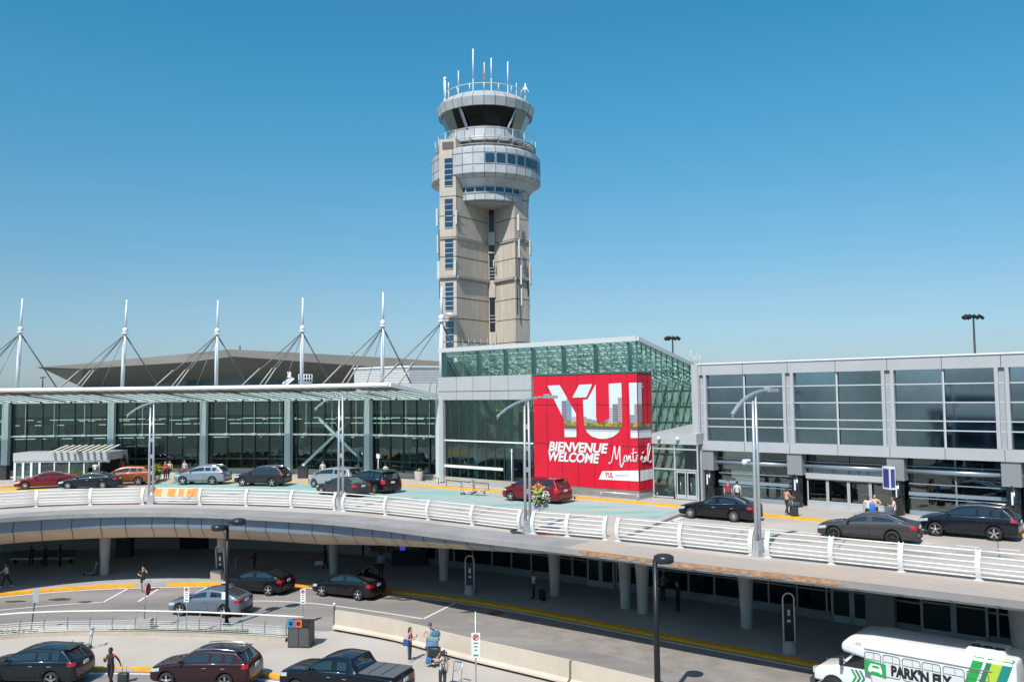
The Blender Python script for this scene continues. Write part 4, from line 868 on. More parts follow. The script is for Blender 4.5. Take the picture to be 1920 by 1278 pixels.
cols = [at(x, 895, DECK) for x in (0,)]
cidx = [px_index(ff, x, DECK + .5) for x in (-190, 15, 213, 386, 546, 697, 832)]
M_col = mat("column_grey_teal", (.50, .58, .58), .45, .1)
for i in cidx:
    p = ff[i]; t_ = tangent(ff, i); n_ = Vector((-t_.y, t_.x, 0)); q = p - n_ * .45; b = MB(); b.box((q.x, q.y, (fz0 + fz1) / 2), (.62, .55, fz1 - fz0), rz=math.atan2(t_.y, t_.x)); b.box((q.x + .1, q.y + .9, (fz0 + fz1) / 2), (.35, .35, fz1 - fz0), rz=math.atan2(t_.y, t_.x)); b.build("column", M_col, term)
# interior behind the curved glass
inn = offs(fac, 13); b = MB(); b.strip(setz(offs(fac, .3), fz0 + .02), setz(inn, fz0 + .02), 0); b.strip(setz(inn, fz0), setz(inn, 14), 1); b.strip(setz(offs(fac, .3), 12.9), setz(inn, 12.9), 2)
m1, m2 = offs(fac, 5.5), offs(fac, 5.5, 11.8); b.strip(setz(m1, 11.2), setz(m1, 12.9), 2)
rnd = random.Random(8); f1 = offs(ff, 1)
for k in range(210):
    i = rnd.randrange(5, 395); d = rnd.uniform(2.2, 11); p = offs(ff[i - 1:i + 2], d)[1]; t_ = tangent(ff, i); h = rnd.uniform(.5, 2.6); z = fz0 + h / 2 + rnd.choice((0, 0, 0, 2.6, 3.2)); b.box((p.x, p.y, z), (rnd.uniform(.3, 2.6), .5, h), rz=math.atan2(t_.y, t_.x), mi=rnd.choice((3, 3, 4, 4, 5, 6, 7)))
b.build("interior", [mat("hall_floor", (.30, .30, .28), .35), mat("hall_wall", (.22, .25, .245), .8, noise=.4, nscale=.5), mat("hall_ceiling", (.5, .54, .53), .8), mat("hall_dark", (.04, .055, .055), .7), mat("hall_grey", (.10, .12, .12), .7), mat("hall_pale", (.42, .45, .43), .7), mat("hall_red", (.30, .09, .05), .7), mat("hall_green", (.07, .11, .06), .7)], term)
b = MB()
for d, z in ((3, 10.9), (5, 10.3), (7.2, 11.2), (4.0, 8.9), (9, 10.6)):
    o_ = offs(ff, d)
    i = 4
    while i < 385:
        n_ = rnd.choice((4, 9, 14)); 
        b.beam(Vector((o_[i].x, o_[i].y, z)), Vector((o_[i + n_].x, o_[i + n_].y, z)), .12, .06); i += n_ + rnd.choice((1, 2, 10))
b.build("strip_light", mat("strip_lamp", (.7, .75, .7), .5, emit=(.8, 1, .9, 1.2)), term)
b = MB()   # crossed steel braces behind the glass
def brace(x0, y0, x1, y1):
    p = atd(x0, y0, 83.8); q = atd(x1, y1, 84.4 if x1 < 640 else 83.2); b.beam(p, q, .26, .22)
brace(599, 785, 692, 876); brace(662, 783, 568, 872); b.build("cross_brace", mat("brace_teal", (.55, .68, .66), .4), term)
def frosted(name, c):
    m = bpy.data.materials.new(name); m.use_nodes = True; t = m.node_tree; t.nodes.remove(t.nodes["Principled BSDF"])
    a = t.nodes.new("ShaderNodeBsdfTranslucent"); a.inputs[0].default_value = (*c, 1); b_ = t.nodes.new("ShaderNodeBsdfTransparent"); b_.inputs[0].default_value = (*c, 1); x = t.nodes.new("ShaderNodeMixShader"); x.inputs[0].default_value = .45
    t.links.new(a.outputs[0], x.inputs[1]); t.links.new(b_.outputs[0], x.inputs[2]); t.links.new(x.outputs[0], t.nodes["Material Output"].inputs[0]); return m
# canopy: rim outside, glass inside
cfl = offs(fac, -.3); rim = offs(fac, -7.0)
iR = px_index(rim, 722, 14); rim = rim[:iR + 1]; inner = cfl[:]; iE = len(inner) - 1
nR = 120; rimR = setz(resample(rim, nR), 13.95)
# inner line runs on to the last column, where the slanting end edge lands
innR = setz(resample(inner, nR), 12.85)
mid1 = [p.lerp(q, .42) for p, q in zip(rimR, innR)]
can = MB(); can.strip([p + Vector((0, 0, .18)) for p in rimR], [p + Vector((0, 0, .12)) for p in mid1]); can.strip([p - Vector((0, 0, .12)) for p in rimR], mid1); can.build("canopy_soffit", mat("soffit_metal", (.55, .52, .47), .5, .2, noise=.05, nscale=1), term)
can = MB(); can.tube(rimR, .2, 10); can.beam(rimR[-1], innR[-1] + Vector((0, 0, .05)), .3, .3); can.build("canopy_rim", M_white, term)
can = MB(); can.strip(mid1, innR); can.build("canopy_glass", frosted("canopy_glass", (.70, .86, .80)), term)
can = MB(); can.beam(innR[0] - Vector((0, 0, .05)), innR[0], .2, .2)
for p, q in zip(innR, innR[1:]): can.beam(p - Vector((0, 0, .08)), q - Vector((0, 0, .08)), .25, .22)
can.build("gutter", mat("gutter_white", (.6, .64, .64), .5), term)
can = MB(); k = 0
for i in range(0, nR, 2):
    i2 = min(nR - 1, i + 1); w = .16 if i % 12 == 0 else .06; can.beam(rimR[i] - Vector((0, 0, .16)), innR[i2] - Vector((0, 0, .02)), w, .14 if w > .1 else .08)
can.build("canopy_rib", mat("rib_dark", (.10, .10, .09), .5), term)
can = MB()
for i in range(0, nR, 5): can = MB(); p = innR[i]; can.ball((p.x, p.y - .2, p.z - .12), .11, 8, 6); can.build("downlight", M_dark, term)
# flat roof and upper wall behind the canopy
b = MB(); b.strip(setz(offs(fac, .0), fz1), setz(offs(fac, .0), 14.15)); b.strip(setz(offs(fac, .0), 14.15), setz(offs(fac, 16), 14.15)); b.strip(setz(offs(fac, 16), 0), setz(offs(fac, 16), 14.15))
b.build("roof_edge", M_alu, term)
# joining wall between last column and pavilion
b = MB(); pA, pB = fac[-1], pf(TL + .3, 0, .25)
b.prism([(pA.x, pA.y - .1), (pB.x, pB.y), (pB.x, pB.y + .5), (pA.x, pA.y + .5)], 12.62, 14.6); b.build("joining_panel", M_alu, term)
# masts with stay cables
for k, (px, ty) in enumerate(((-185, 560), (22, 560), (221, 562), (395, 563), (554, 558), (703, 548), (826.5, 538))):
    i = px_index(ff, px, 14) if px < 800 else 398; t_ = tangent(ff, i); n_ = Vector((-t_.y, t_.x, 0)); p = ff[i] + n_ * 1.0
    if px > 800: p = atd(827, 700, 77.2)
    D = p.y; zt_ = atd(px, ty, D).z; zk = atd(px, ty + 57, D).z; s = MB()
    tip = Vector((p.x + (.35 if px < 300 else .1), D, zt_))
    kn = Vector((p.x, D, 13.9)).lerp(tip, (zk - 13.9) / (zt_ - 13.9))
    s.tube([Vector((p.x, D, 13.9)), Vector((p.x, D, 13.9)).lerp(kn, .5), kn], [.175, .20, .15], 12); s.tube([kn, tip], [.13, .08], 10); ms = s.build("mast", M_white, term)
    s = MB(); s.ball(kn, (.27, .27, .30), 12, 8); s.lathe([(.18, -.42), (.36, -.38), (.36, -.3), (.18, -.26)], kn, 12); s.build("mast_collar", M_white, ms)
    for dx, dy, r in ((-5.3, -3.2, .045), (-3.4, -3.6, .045), (-2.9, -3.6, .045), (-1.1, -3, .03), (2.4, 3, .075)):
        if px > 800 and dx in (-1.1, -2.9): continue
        s = MB(); e = Vector((kn.x + dx, D + dy, 14.1 + (-.15 if dy < 0 else 0))); s.tube([kn - Vector((0, 0, .45)), e], r, 6)
        if dx < -1.5: s.tube([e.lerp(kn, .02), e.lerp(kn, .32)], r * 1.5, 6, mi=1)
        s.build("stay_cable", [mat("cable_grey", (.16, .17, .18), .5, .4), mat("cable_sleeve", (.42, .40, .36), .5)], ms)
# entrance porch on the left
po = [atd(26, 890, 82.5), atd(205, 890, 82.5)]; porch = thing("entrance_porch", "low glass entrance porch with white frames and revolving door at the left of the terminal", "porch", (po[0].x + 4, 82.5, DECK + .15))
x0, x1 = po[0].x, po[1].x; yF = 82.5; z0 = DECK + .15; zc0 = atd(100, 863, 82.5).z; zc1 = atd(100, 848, 82.5).z
b = MB(); b.box(((x0 + x1) / 2, yF + 1.8, (zc0 + zc1) / 2), (x1 - x0, 4.0, zc1 - zc0)); b.box((x0 + 6.2, yF + .6, zc1 + .1), (.3, 3, .25)); b.build("fascia", M_alu, porch)
b = MB(); b.quad((x0, yF + .05, z0), (x1, yF + .05, z0), (x1, yF + .05, zc0), (x0, yF + .05, zc0)); b.build("glazing", M_glassd, porch)
b = MB()
for k in range(8): x = x0 + .1 + (x1 - x0 - .2) * k / 7 * .62 + (.0 if k < 4 else (k - 3) * .62); b.box((min(x, x1 - .1), yF, (z0 + zc0) / 2), (.2 if k < 4 else .1, .15, zc0 - z0))
b.box(((x0 + x1) / 2, yF, zc0 - .08), (x1 - x0, .18, .16)); b.build("frame", M_white, porch)
b = MB(); b.lathe([(1.2, z0 + .1), (1.2, zc0)], (x0 + 5.4, yF + 1.5, 0), 16, smooth=True); b.build("revolving_door", M_glassd, porch)
b = MB()
for k in range(9): b.beam((x0 + 3.8 + k * .62, yF - .8, zc1 + .05), (x0 + 4.3 + k * .62, yF + 1.5, zc1 + .6), .25, .05)
b.build("louvre_awning", mat("awning_cream", (.60, .58, .48), .6), porch)
b = MB(); b.box((x0 + 5, yF + 3, z0 + 1), (9, .2, 2.2)); b.box((x0 + 6.5, yF + 1.0, z0 + 1.6), (1.6, .1, .18), mi=1); b.build("interior", [mat("porch_dark", (.03, .04, .04), .8), mat("porch_sign", (.6, .6, .5), .6)], porch)
# ================================================================== roof of the far terminal behind the masts
DF = 165
far = thing("far_terminal", "grey building with sweeping upturned roof far behind the canopy masts", "building", (-60, DF, 0))
topo = [(68, 688, 175), (150, 682, 172), (250, 672, 170), (350, 663, 168), (432, 654.5, 160), (520, 659, 163), (640, 665.5, 168), (740, 671, 172), (850, 679, 176), (960, 686, 180)]
midl = [(85, 693, 175), (155, 691, 171.5), (250, 685, 168), (350, 679, 166), (436, 668, 159), (520, 674, 162), (640, 683, 167), (740, 690, 171), (850, 697, 175), (960, 703, 179)]
lowl = [(150, 724, 178), (190, 724, 182), (260, 724, 184), (350, 713, 182), (458, 708, 172), (520, 711, 175), (640, 720, 180), (740, 724, 184), (850, 728, 190), (960, 732, 194)]
P1 = [atd(x, y, D) for x, y, D in topo]; P2 = [atd(x, y, D) for x, y, D in midl]; P3 = [atd(x, y, D) for x, y, D in lowl]
b = MB(); b.strip(P1, P2); b.build("roof_fascia", mat("far_fascia", (.175, .16, .14), .55, .1, noise=.04, nscale=.1), far)
b = MB(); b.strip(P2, P3); b.build("roof_soffit", mat("far_soffit", (.30, .285, .265), .5, .15, noise=.05, nscale=.08), far)
b = MB(); back = [p + Vector((20, 60, -3)) for p in P1]; b.strip(P1, back); b.build("roof_deck", mat("far_roof", (.3, .3, .3), .8), far)
b = MB(); P4 = [p.copy() for p in P3]; P5 = [Vector((p.x, p.y, 0)) for p in P3]; b.strip(P4, P5); b.build("glass_wall", mat("far_glass", (.07, .15, .19), .2, spec=.8), far)
b = MB()
for x, y in ((450, 648), (660, 660)): p = atd(x, 662, 165); b.tube([p, atd(x, y, 165)], .12, 6)
b.build("roof_vent", M_dark, far)
# penthouse
pent = thing("rooftop_penthouse", "pale ribbed plant room on the terminal roof left of the tower", "building", tuple(atd(767, 718, 92)))
pc = atd(767, 718, 92); b = MB(); pl, pr = atd(664, 718, 97), atd(840, 718, 95); zt0 = atd(767, 688, 92).z
b.prism([(pl.x, pl.y), (pc.x, pc.y), (pr.x, pr.y), (pr.x, pr.y + 8), (pl.x, pl.y + 8)], 13.5, zt0); b.build("wall", mat("pale_brick", (.50, .50, .49), .7, noise=.06, nscale=3), pent)
b = MB(); b.prism([(pl.x - .1, pl.y - .1), (pc.x, pc.y - .15), (pr.x, pr.y - .1), (pr.x, pr.y + 8), (pl.x - .1, pl.y + 8)], zt0, zt0 + .15); b.build("roof", M_white, pent)
b = MB()
for k in range(1, 9): z = 13.6 + k * (zt0 - 13.6) / 9; b.beam((pl.x, pl.y - .01, z), (pc.x, pc.y - .01, z), .02, .03); b.beam((pc.x, pc.y - .01, z), (pr.x, pr.y - .01, z), .02, .03)
b.build("cladding_joint", mat("joint_grey", (.28, .28, .28), .8), pent)
# roof access frame by the fifth mast
ac = thing("access_ladder", "white metal access stair frame on the terminal roof beside a mast", "ladder", tuple(atd(570, 717, 92)))
b = MB()
for k in range(6): p = atd(560 + k * 5, 717, 92); b.tube([p, p + Vector((0, 0, .85))], .04, 5)
for z in (0, .42, .85): b.tube([atd(560, 717, 92) + Vector((0, 0, z)), atd(585, 717, 92) + Vector((0, 0, z))], .04, 5)
b.build("handrail", M_white, ac); b = MB(); b.beam(atd(530, 719, 92), atd(547, 707, 92), .1, .2); b.beam(atd(536, 721, 92), atd(551, 709, 92), .1, .2); b.box(atd(542.5, 702, 92), (.35, .3, .6)); b.build("stair", M_white, ac)
for px, y0, D in ((80, 722, 160),):
    t_ = thing("antenna_mast", "thin dark antenna mast with crossbar on the roof skyline at far left", "mast", tuple(atd(px, 735, D))); b = MB(); b.tube([atd(px, 735, D), atd(px, 706, D)], .12, 6); b.beam(atd(px - 5, 708, D), atd(px + 6, 707, D), .15, .15); b.build("pole", M_dark, t_)
t_ = thing("rooftop_antennas", "cluster of thin antennas on the roof between pavilion and wing", "antennas", tuple(atd(1300, 690, 84))); b = MB(); rnd = random.Random(2)
for k in range(11): x = 1289 + k * 2.5; b.tube([atd(x, 690, 84), atd(x, rnd.uniform(655, 672), 84)], .03, 4)
for k in range(6): x = 1290 + k * 4; b.box(atd(x, 676 + (k % 2) * 3, 84), (.25, .1, .3))
b.build("antenna", mat("ant_grey", (.5, .5, .5), .5), t_)
for px, ty, by, D, w in ((1261, 634, 700, 140, 11), (1825, 594, 690, 120, 15)):
    t_ = thing("floodlight_mast", "tall floodlight mast with wide lamp head %s" % ("just behind the glass pavilion roof" if px < 1300 else "rising behind the right wing roof"), "light mast", (atd(px, ty, D).x, D, 0), group="floodlight masts")
    tp_ = atd(px, ty, D); b = MB(); b.tube([Vector((tp_.x, D, 0)), tp_], [.25, .12], 8); b.build("pole", M_dark, t_); b = MB(); s_ = w / F * D
    b.beam(tp_ + Vector((-s_, 0, 0)), tp_ + Vector((s_, 0, 0)), .15, .15)
    b.build("crossbar", M_dark, t_)
    for k in (-1, -.55, .3, .95):
        b = MB(); c = tp_ + Vector((s_ * k, 0, -.0)); M = Matrix.Rotation(R(30 if k > 0 else -30), 3, 'Y') @ Matrix.Rotation(R(25), 3, 'X'); b.box(c, (.75, .6, .4), M=M); b.build("lamp_head", M_dark, t_)
# ================================================================== lower level wall and its windows
lw = thing("arrivals_wall", "shaded lower level wall with grey panels, ribbon windows and doors beneath the deck", "wall", (0, 60, 0))
q = offs(low_wall, .0); b = MB(); iW = px_index(low_wall, 700, .15)
sA, sB = low_wall[:iW + 1], low_wall[iW:]
b.strip(setz(sA, .15), setz(sA, DECK - .5)); b.build("panel_wall", mat("panel_dim", (.66, .68, .67), .7, noise=.08, nscale=.4), lw)
b = MB(); b.strip(setz(offs(sA, -.05), .15), setz(offs(sA, -.05), 1.1)); b.build("dado", mat("dado", (.36, .38, .38), .7), lw)
b = MB(); s4 = resample(sA, 60)
for i in range(0, 60, 2):
    p = s4[i]; b.box((p.x, p.y - .02, 2.9), (.06, .05, 3.6))
b.build("joint", M_dark, lw)
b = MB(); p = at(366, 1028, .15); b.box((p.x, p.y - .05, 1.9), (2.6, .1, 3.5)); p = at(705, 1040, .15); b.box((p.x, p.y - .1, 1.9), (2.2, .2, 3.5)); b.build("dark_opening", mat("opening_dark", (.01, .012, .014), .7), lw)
b = MB(); b.strip(setz(sB, .15), setz(sB, .62)); b.strip(setz(sB, .62), setz(offs(sB, .2), .62)); b.build("plinth", M_conc_d, lw)
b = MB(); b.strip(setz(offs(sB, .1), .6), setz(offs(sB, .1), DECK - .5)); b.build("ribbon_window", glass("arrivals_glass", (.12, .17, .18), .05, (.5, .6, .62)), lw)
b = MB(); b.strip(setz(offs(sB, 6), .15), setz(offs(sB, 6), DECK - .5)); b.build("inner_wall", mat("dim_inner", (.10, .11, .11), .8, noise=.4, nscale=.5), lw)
b = MB(); o1 = setz(offs(sB, .05), 0); s6 = resample(o1, 200)
for z in (1.75, 3.05): b.tube(setz(o1, z), .05, 5)
k = 0
for i in range(0, 200, 6): p = s6[i]; t_ = tangent(s6, i); b.box((p.x, p.y, 2.4), (.09, .12, 3.7), rz=math.atan2(t_.y, t_.x))
b.build("window_bar", M_alu, lw)
def low_door(px, py, w, n=2):
    p = at(px, py, .15); i = px_index(s6, px, .15); t_ = tangent(s6, i); nn = Vector((t_.y, -t_.x, 0)); c = Vector((s6[i].x, s6[i].y, 0)) + nn * .12
    for k in range(n):
        cc = c + t_ * ((k - (n - 1) / 2) * w); b = MB(); az = math.atan2(t_.y, t_.x)
        for s_ in (-1, 1): b.box(cc + t_ * s_ * (w / 2 - .07) + Vector((0, 0, 1.35)), (.13, .08, 2.4), rz=az)
        b.box(cc + Vector((0, 0, 2.5)), (w, .08, .14), rz=az); b.box(cc + Vector((0, 0, .34)), (w, .08, .38), rz=az); b.box(cc + Vector((0, 0, 1.9)), (w, .08, .07), rz=az)
        d = b.build("door", M_alu, lw); b = MB(); b.box(cc + Vector((0, 0, 1.3)) - nn * .01, (w - .2, .03, 2.2), rz=az); b.build("pane", M_ttin, d)
low_door(1127, 1099, 1.05); low_door(1602, 1166, 1.15); low_door(1790, 1195, 1.6)
b = MB(); i = px_index(s6, 1655, .15); b.box((s6[i].x, s6[i].y - .2, 2.2), (1.5, .5, 4.2), rz=-.7); b.build("wall_pier", M_conc_d, lw)
b = MB()
for px in (60, 220, 1640, 1385): p = at(px, 1060, .15); i = px_index(low_wall, px, .15); b.box((low_wall[i].x, low_wall[i].y - .5, 3.6), (.9, .2, .2))
b.build("wall_light", mat("dim_white", (.6, .6, .58), .6), lw)
# ================================================================== vehicles
M_tyre = mat("tyre", (.018, .018, .018), .8); M_rim = mat("alloy_rim", (.60, .61, .62), .3, .8); M_rimd = mat("dark_rim", (.06, .06, .065), .3, .7)
M_carglass = glass("car_glass", (.05, .07, .075), .06, (.7, .8, .85)); M_cglass = mat("car_window", (.012, .018, .022), .04, 0, spec=1, coat=.5); M_plast = mat("black_plastic", (.02, .02, .022), .6); M_tail = mat("tail_lamp", (.45, .008, .012), .15, spec=.8, coat=.5); M_head = mat("head_lamp", (.62, .64, .66), .08, .3, coat=1); M_chrome = mat("chrome", (.75, .75, .76), .15, 1.); M_plate = mat("plate", (.62, .65, .70), .5)
PROF = {
 'sedan': (4.9, 1.85, 1.45, [(2.45, .56), (2.41, .72), (2.05, .84), (1.15, .97, 'cowl'), (.35, 1.37, 'roof'), (-.25, 1.45), (-.95, 1.39, 'rear'), (-1.80, 1.11, 'trunk'), (-2.34, 1.05), (-2.45, .84)], 2.83, .335, .20),
 'suv': (4.75, 1.88, 1.70, [(2.37, .68), (2.32, .92), (1.95, 1.03), (1.15, 1.14, 'cowl'), (.50, 1.60, 'roof'), (-.3, 1.70), (-1.70, 1.64, 'rear'), (-2.18, 1.20, 'trunk'), (-2.30, 1.05), (-2.37, .75)], 2.75, .365, .26),
 'van': (5.1, 1.98, 1.76, [(2.55, .62), (2.49, .85), (2.2, 1.0), (1.72, 1.14, 'cowl'), (.78, 1.67, 'roof'), (-.4, 1.78), (-2.08, 1.72, 'rear'), (-2.42, 1.18, 'trunk'), (-2.51, .98), (-2.55, .7)], 3.05, .345, .20),
 'fastback': (4.75, 1.92, 1.60, [(2.37, .60), (2.31, .80), (1.95, .92), (1.20, 1.05, 'cowl'), (.25, 1.53, 'roof'), (-.35, 1.60), (-1.05, 1.53, 'rear'), (-2.12, 1.17, 'trunk'), (-2.30, 1.10), (-2.37, .80)], 2.87, .36, .22),
 'pickup': (5.85, 2.02, 1.90, [(2.92, .78), (2.86, 1.08), (2.45, 1.18), (1.50, 1.27, 'cowl'), (.85, 1.80, 'roof'), (.1, 1.90), (-.72, 1.86, 'rear'), (-.98, 1.36, 'trunk'), (-2.86, 1.32), (-2.92, .85)], 3.68, .40, .36),
}
def lerp1(tab, x):
    for (a, b_) in zip(tab, tab[1:]):
        if a[0] >= x >= b_[0]: return a[1] + (b_[1] - a[1]) * (a[0] - x) / max(1e-6, a[0] - b_[0])
    return tab[0][1] if x > tab[0][0] else tab[-1][1]
def split_mesh(src, pick, name, m, parent):
    """take the picked faces out of a bmesh into an object of their own"""
    fs = [f for f in src.faces if pick(f)]
    if not fs: return None
    vm = {}; vs = []; fc = []
    for f in fs:
        ids = []
        for v in f.verts:
            if v not in vm: vm[v] = len(vs); vs.append(v.co.copy())
            ids.append(vm[v])
        fc.append(ids)
    bmesh.ops.delete(src, geom=fs, context='FACES')
    me = bpy.data.meshes.new(name); me.from_pydata(vs, [], fc); me.materials.append(m); me.polygons.foreach_set("use_smooth", [True] * len(fc)); me.update()
    o = bpy.data.objects.new(name, me); COL.objects.link(o); o.parent = parent; return o
def make_car(kind, name, label, cat, col, metal=.35, rough=.32, rim=None, rails=False, roofcol=None, hatch_open=False, cladding=False, chrome=False, lpd=1., sill=None):
    L, Wd, H, prof, wb, wr_, zb = PROF[kind]
    root = thing(name, label, cat); M_p = paint("paint_%s_%.3f_%.3f_%.3f" % (name, *col), col, metal, rough)
    st = []; zones = {}
    for p in prof:
        if len(p) > 2: zones[p[2]] = p[0]
    cowl, roof, rear, trunk = zones['cowl'], zones['roof'], zones['rear'], zones['trunk']
    xs_ = [p[0] for p in prof]; bp = (roof + rear) / 2 + (.12 if kind != 'pickup' else .0)
    extra = [cowl - .05, cowl - .22, bp + .05, bp - .05, L / 2 - .22, -L / 2 + .22]
    if kind in ('suv', 'van'): extra += [-1.12 + .05, -1.12 - .05]
    qrear = (rear * .45 + trunk * .55) if kind in ('sedan', 'fastback') else rear + .10
    extra += [qrear, qrear - .06]
    axF, axR = L / 2 - (.88 if kind != 'pickup' else .98), 0; axR = axF - wb
    for ax in (axF, axR): extra += [ax + wr_ + .07, ax - wr_ - .07]
    for e in extra:
        if all(abs(e - x) > .025 for x in xs_): xs_.append(e)
    xs_.sort(reverse=True)
    zc_, zt_ = lerp1(prof, cowl), lerp1(prof, trunk)
    tab = [(p[0], p[1]) for p in prof]
    vs = []; fs = []; mi = []; NP = 12
    for x in xs_:
        top = lerp1(tab, x)
        f_ = 1.0
        dxf, dxr = L / 2 - x, x + L / 2
        if dxf < .5: f_ = .80 + .20 * math.sqrt(max(0, 1 - (1 - dxf / .5) ** 2))
        if dxr < .4: f_ = min(f_, .86 + .14 * math.sqrt(max(0, 1 - (1 - dxr / .4) ** 2)))
        w = Wd / 2 * f_
        bl = zc_ - .05 + (zt_ - .02 - zc_ + .05) * (cowl - x) / (cowl - trunk); inG = trunk < x < cowl
        zbb = zb + (.05 if dxf < .1 or dxr < .1 else 0)
        if inG and top > bl + .03:
            tum = .30 * (top - bl)
            wt = w - .06 - tum
            P = [(0, zbb), (w - .12, zbb), (w - .03, zbb + .08), (w, zbb + .25), (w - .005, bl - .22), (w - .03, bl - .05), (w - .06, bl), (w - .06 - tum * .08, bl + (top - bl) * .06), (wt + tum * .12, bl + (top - bl) * .86), (wt - .02, top - .035), (wt - .10, top - .01), (0, top + .02)]
        else:
            P = [(0, zbb), (w - .12, zbb), (w - .03, zbb + .08), (w, zbb + .25 * min(1, (top - zbb) / .7)), (w - .005, zbb + (top - zbb) * .72), (w - .03, top - .09), (w - .06, top - .06), (w - .09, top - .045), (w - .13, top - .03), (w - .20, top - .018), (w - .34, top - .005), (0, top + .015)]
        vs.append(P)
    bm_ = bmesh.new(); grid = []
    for x, P in zip(xs_, vs):
        row = [bm_.verts.new((x, y, z)) for y, z in P[:1]] + [bm_.verts.new((x, y, z)) for y, z in P[1:-1]] + [bm_.verts.new((x, 0, P[-1][1]))] + [bm_.verts.new((x, -y, z)) for y, z in P[1:-1][::-1]]
        grid.append(row)
    n = len(grid[0])
    def zone_glass(xm, j):
        jj = j if j < NP - 1 else n - 1 - j        # mirrored band index
        if jj == 7:
            if not (qrear - .0 < xm < cowl - .20): return 0
            if kind == 'pickup' and xm < rear + .1: return 0
            if bp - .05 < xm < bp + .05: return 3
            if kind in ('suv', 'van') and -1.17 < xm < -1.07: return 3
            if xm < qrear: return 0
            return 1
        if jj == 10:
            if roof < xm < cowl: return 1
            if trunk < xm < rear: return 2
        return 0
    for i in range(len(grid) - 1):
        xm = (xs_[i] + xs_[i + 1]) / 2
        for j in range(n):
            f = bm_.faces.new((grid[i][j], grid[i][(j + 1) % n], grid[i + 1][(j + 1) % n], grid[i + 1][j])); jj = j if j < NP - 1 else n - 1 - j
            g = zone_glass(xm, j); f.material_index = g if g else (4 if (roofcol and jj in (9, 10) and rear - .02 < xm < roof) else (5 if (jj in (0, 1) or (cladding and jj == 2)) else 0)); f.smooth = True
    for row, rev in ((grid[0], True), (grid[-1], False)):
        half = row[:NP]; other = [row[0]] + row[NP:][::-1] + [row[NP - 1]]
        for k in range(NP - 1):
            a_, b__, c_, d_ = half[k], half[k + 1], other[k + 1], other[k]
            q = [v for i_, v in enumerate((a_, b__, c_, d_)) if v not in (a_, b__, c_, d_)[:i_]]
            if len(q) >= 3:
                f = bm_.faces.new(q); f.smooth = True; f.material_index = 5 if k < 2 else 0
    bmesh.ops.recalc_face_normals(bm_, faces=bm_.faces)
    me = bpy.data.meshes.new("tmpcar"); bm_.to_mesh(me); bm_.free(); o = bpy.data.objects.new("tmpcar", me); COL.objects.link(o)
    for k in range(6): me.materials.append(None)
    md = o.modifiers.new("s", 'SUBSURF'); md.levels = 2; md.render_levels = 2
    cut = []
    for ax in (axF, axR):
        for s_ in (-1, 1):
            c = MB(); c.lathe([(0, -.3), (wr_ + .075, -.3), (wr_ + .075, .3), (0, .3)], (ax, s_ * (Wd / 2), wr_ + .01), 24, axis='Y'); 
            co = c.build("cut", M_plast); co.hide_render = True; cut.append(co); m2 = o.modifiers.new("b", 'BOOLEAN'); m2.object = co; m2.operation = 'DIFFERENCE'; m2.solver = 'FAST'
    me2 = bpy.data.meshes.new_from_object(o.evaluated_get(bpy.context.evaluated_depsgraph_get()))
    bpy.data.objects.remove(o)
    for c in cut: bpy.data.objects.remove(c)
    src = bmesh.new(); src.from_mesh(me2); bpy.data.meshes.remove(me2)
    for f in src.faces:
        c = f.calc_center_median()
        for ax in (axF, axR):
            d = math.hypot(c.x - ax, c.z - wr_ - .01)
            if d < wr_ + .09 and abs(c.y) < Wd / 2 - .02 and c.z < wr_ * 2 + .12 and (abs(c.y) < Wd / 2 - .28 or d > wr_ + .05) and abs(f.normal.z) + abs(f.normal.x) > .3 and f.normal.dot(Vector((c.x - ax, 0, c.z - wr_))) < 0: f.material_index = 5
            if d < wr_ + .07 and abs(c.y) < Wd / 2 - .2: f.material_index = 5
    # lamps taken out of the body skin
    th_ = lerp1(tab, L / 2 - .25); 
    def lampF(s): return lambda f: f.material_index == 0 and (lambda c: c.x > L / 2 - .50 and c.y * s > Wd * .27 and th_ - .26 + (L / 2 - c.x) * .12 < c.z < th_ - .12 + (L / 2 - c.x) * .12)(f.calc_center_median())
    tz = lerp1(tab, -L / 2 + .1)
    if kind in ('van', 'suv'): tz = 1.22
    if kind == 'pickup': tz = 1.26
    def lampR(s): return lambda f: f.material_index == 0 and (lambda c: c.x < -L / 2 + .36 and c.y * s > Wd * (.25 if kind in ('sedan', 'fastback') else .36) and tz - .25 - (.16 if kind in ('pickup', 'van') else 0) < c.z < tz - .09)(f.calc_center_median())
    for s in (1, -1): split_mesh(src, lampF(s), "headlight", M_head, root); split_mesh(src, lampR(s), "taillight", M_tail, root)
    ws = split_mesh(src, lambda f: f.material_index == 1 and abs(f.calc_center_median().y) < 9 and roof - .06 < f.calc_center_median().x and abs(f.normal.y) < .55, "windshield", M_cglass, root)
    for s in (1, -1): split_mesh(src, lambda f: f.material_index == 1 and f.calc_center_median().y * s > 0, "side_window", M_cglass, root)
    split_mesh(src, lambda f: f.material_index == 1, "windshield", M_cglass, root)
    split_mesh(src, lambda f: f.material_index == 2, "cargo_shade_skin" if hatch_open else "rear_window", M_plast if hatch_open else M_cglass, root)  # with the hatch open, rear pane is black in place of the shade inside
    me3 = bpy.data.meshes.new("body"); src.to_mesh(me3); src.free()
    me3.materials.clear(); 
    for m in (M_p, M_p, M_p, M_plast, roofcol or M_p, M_plast): me3.materials.append(m)
    body = bpy.data.objects.new("body", me3); COL.objects.link(body); body.parent = root
    # wheels
    rm = rim or M_rim
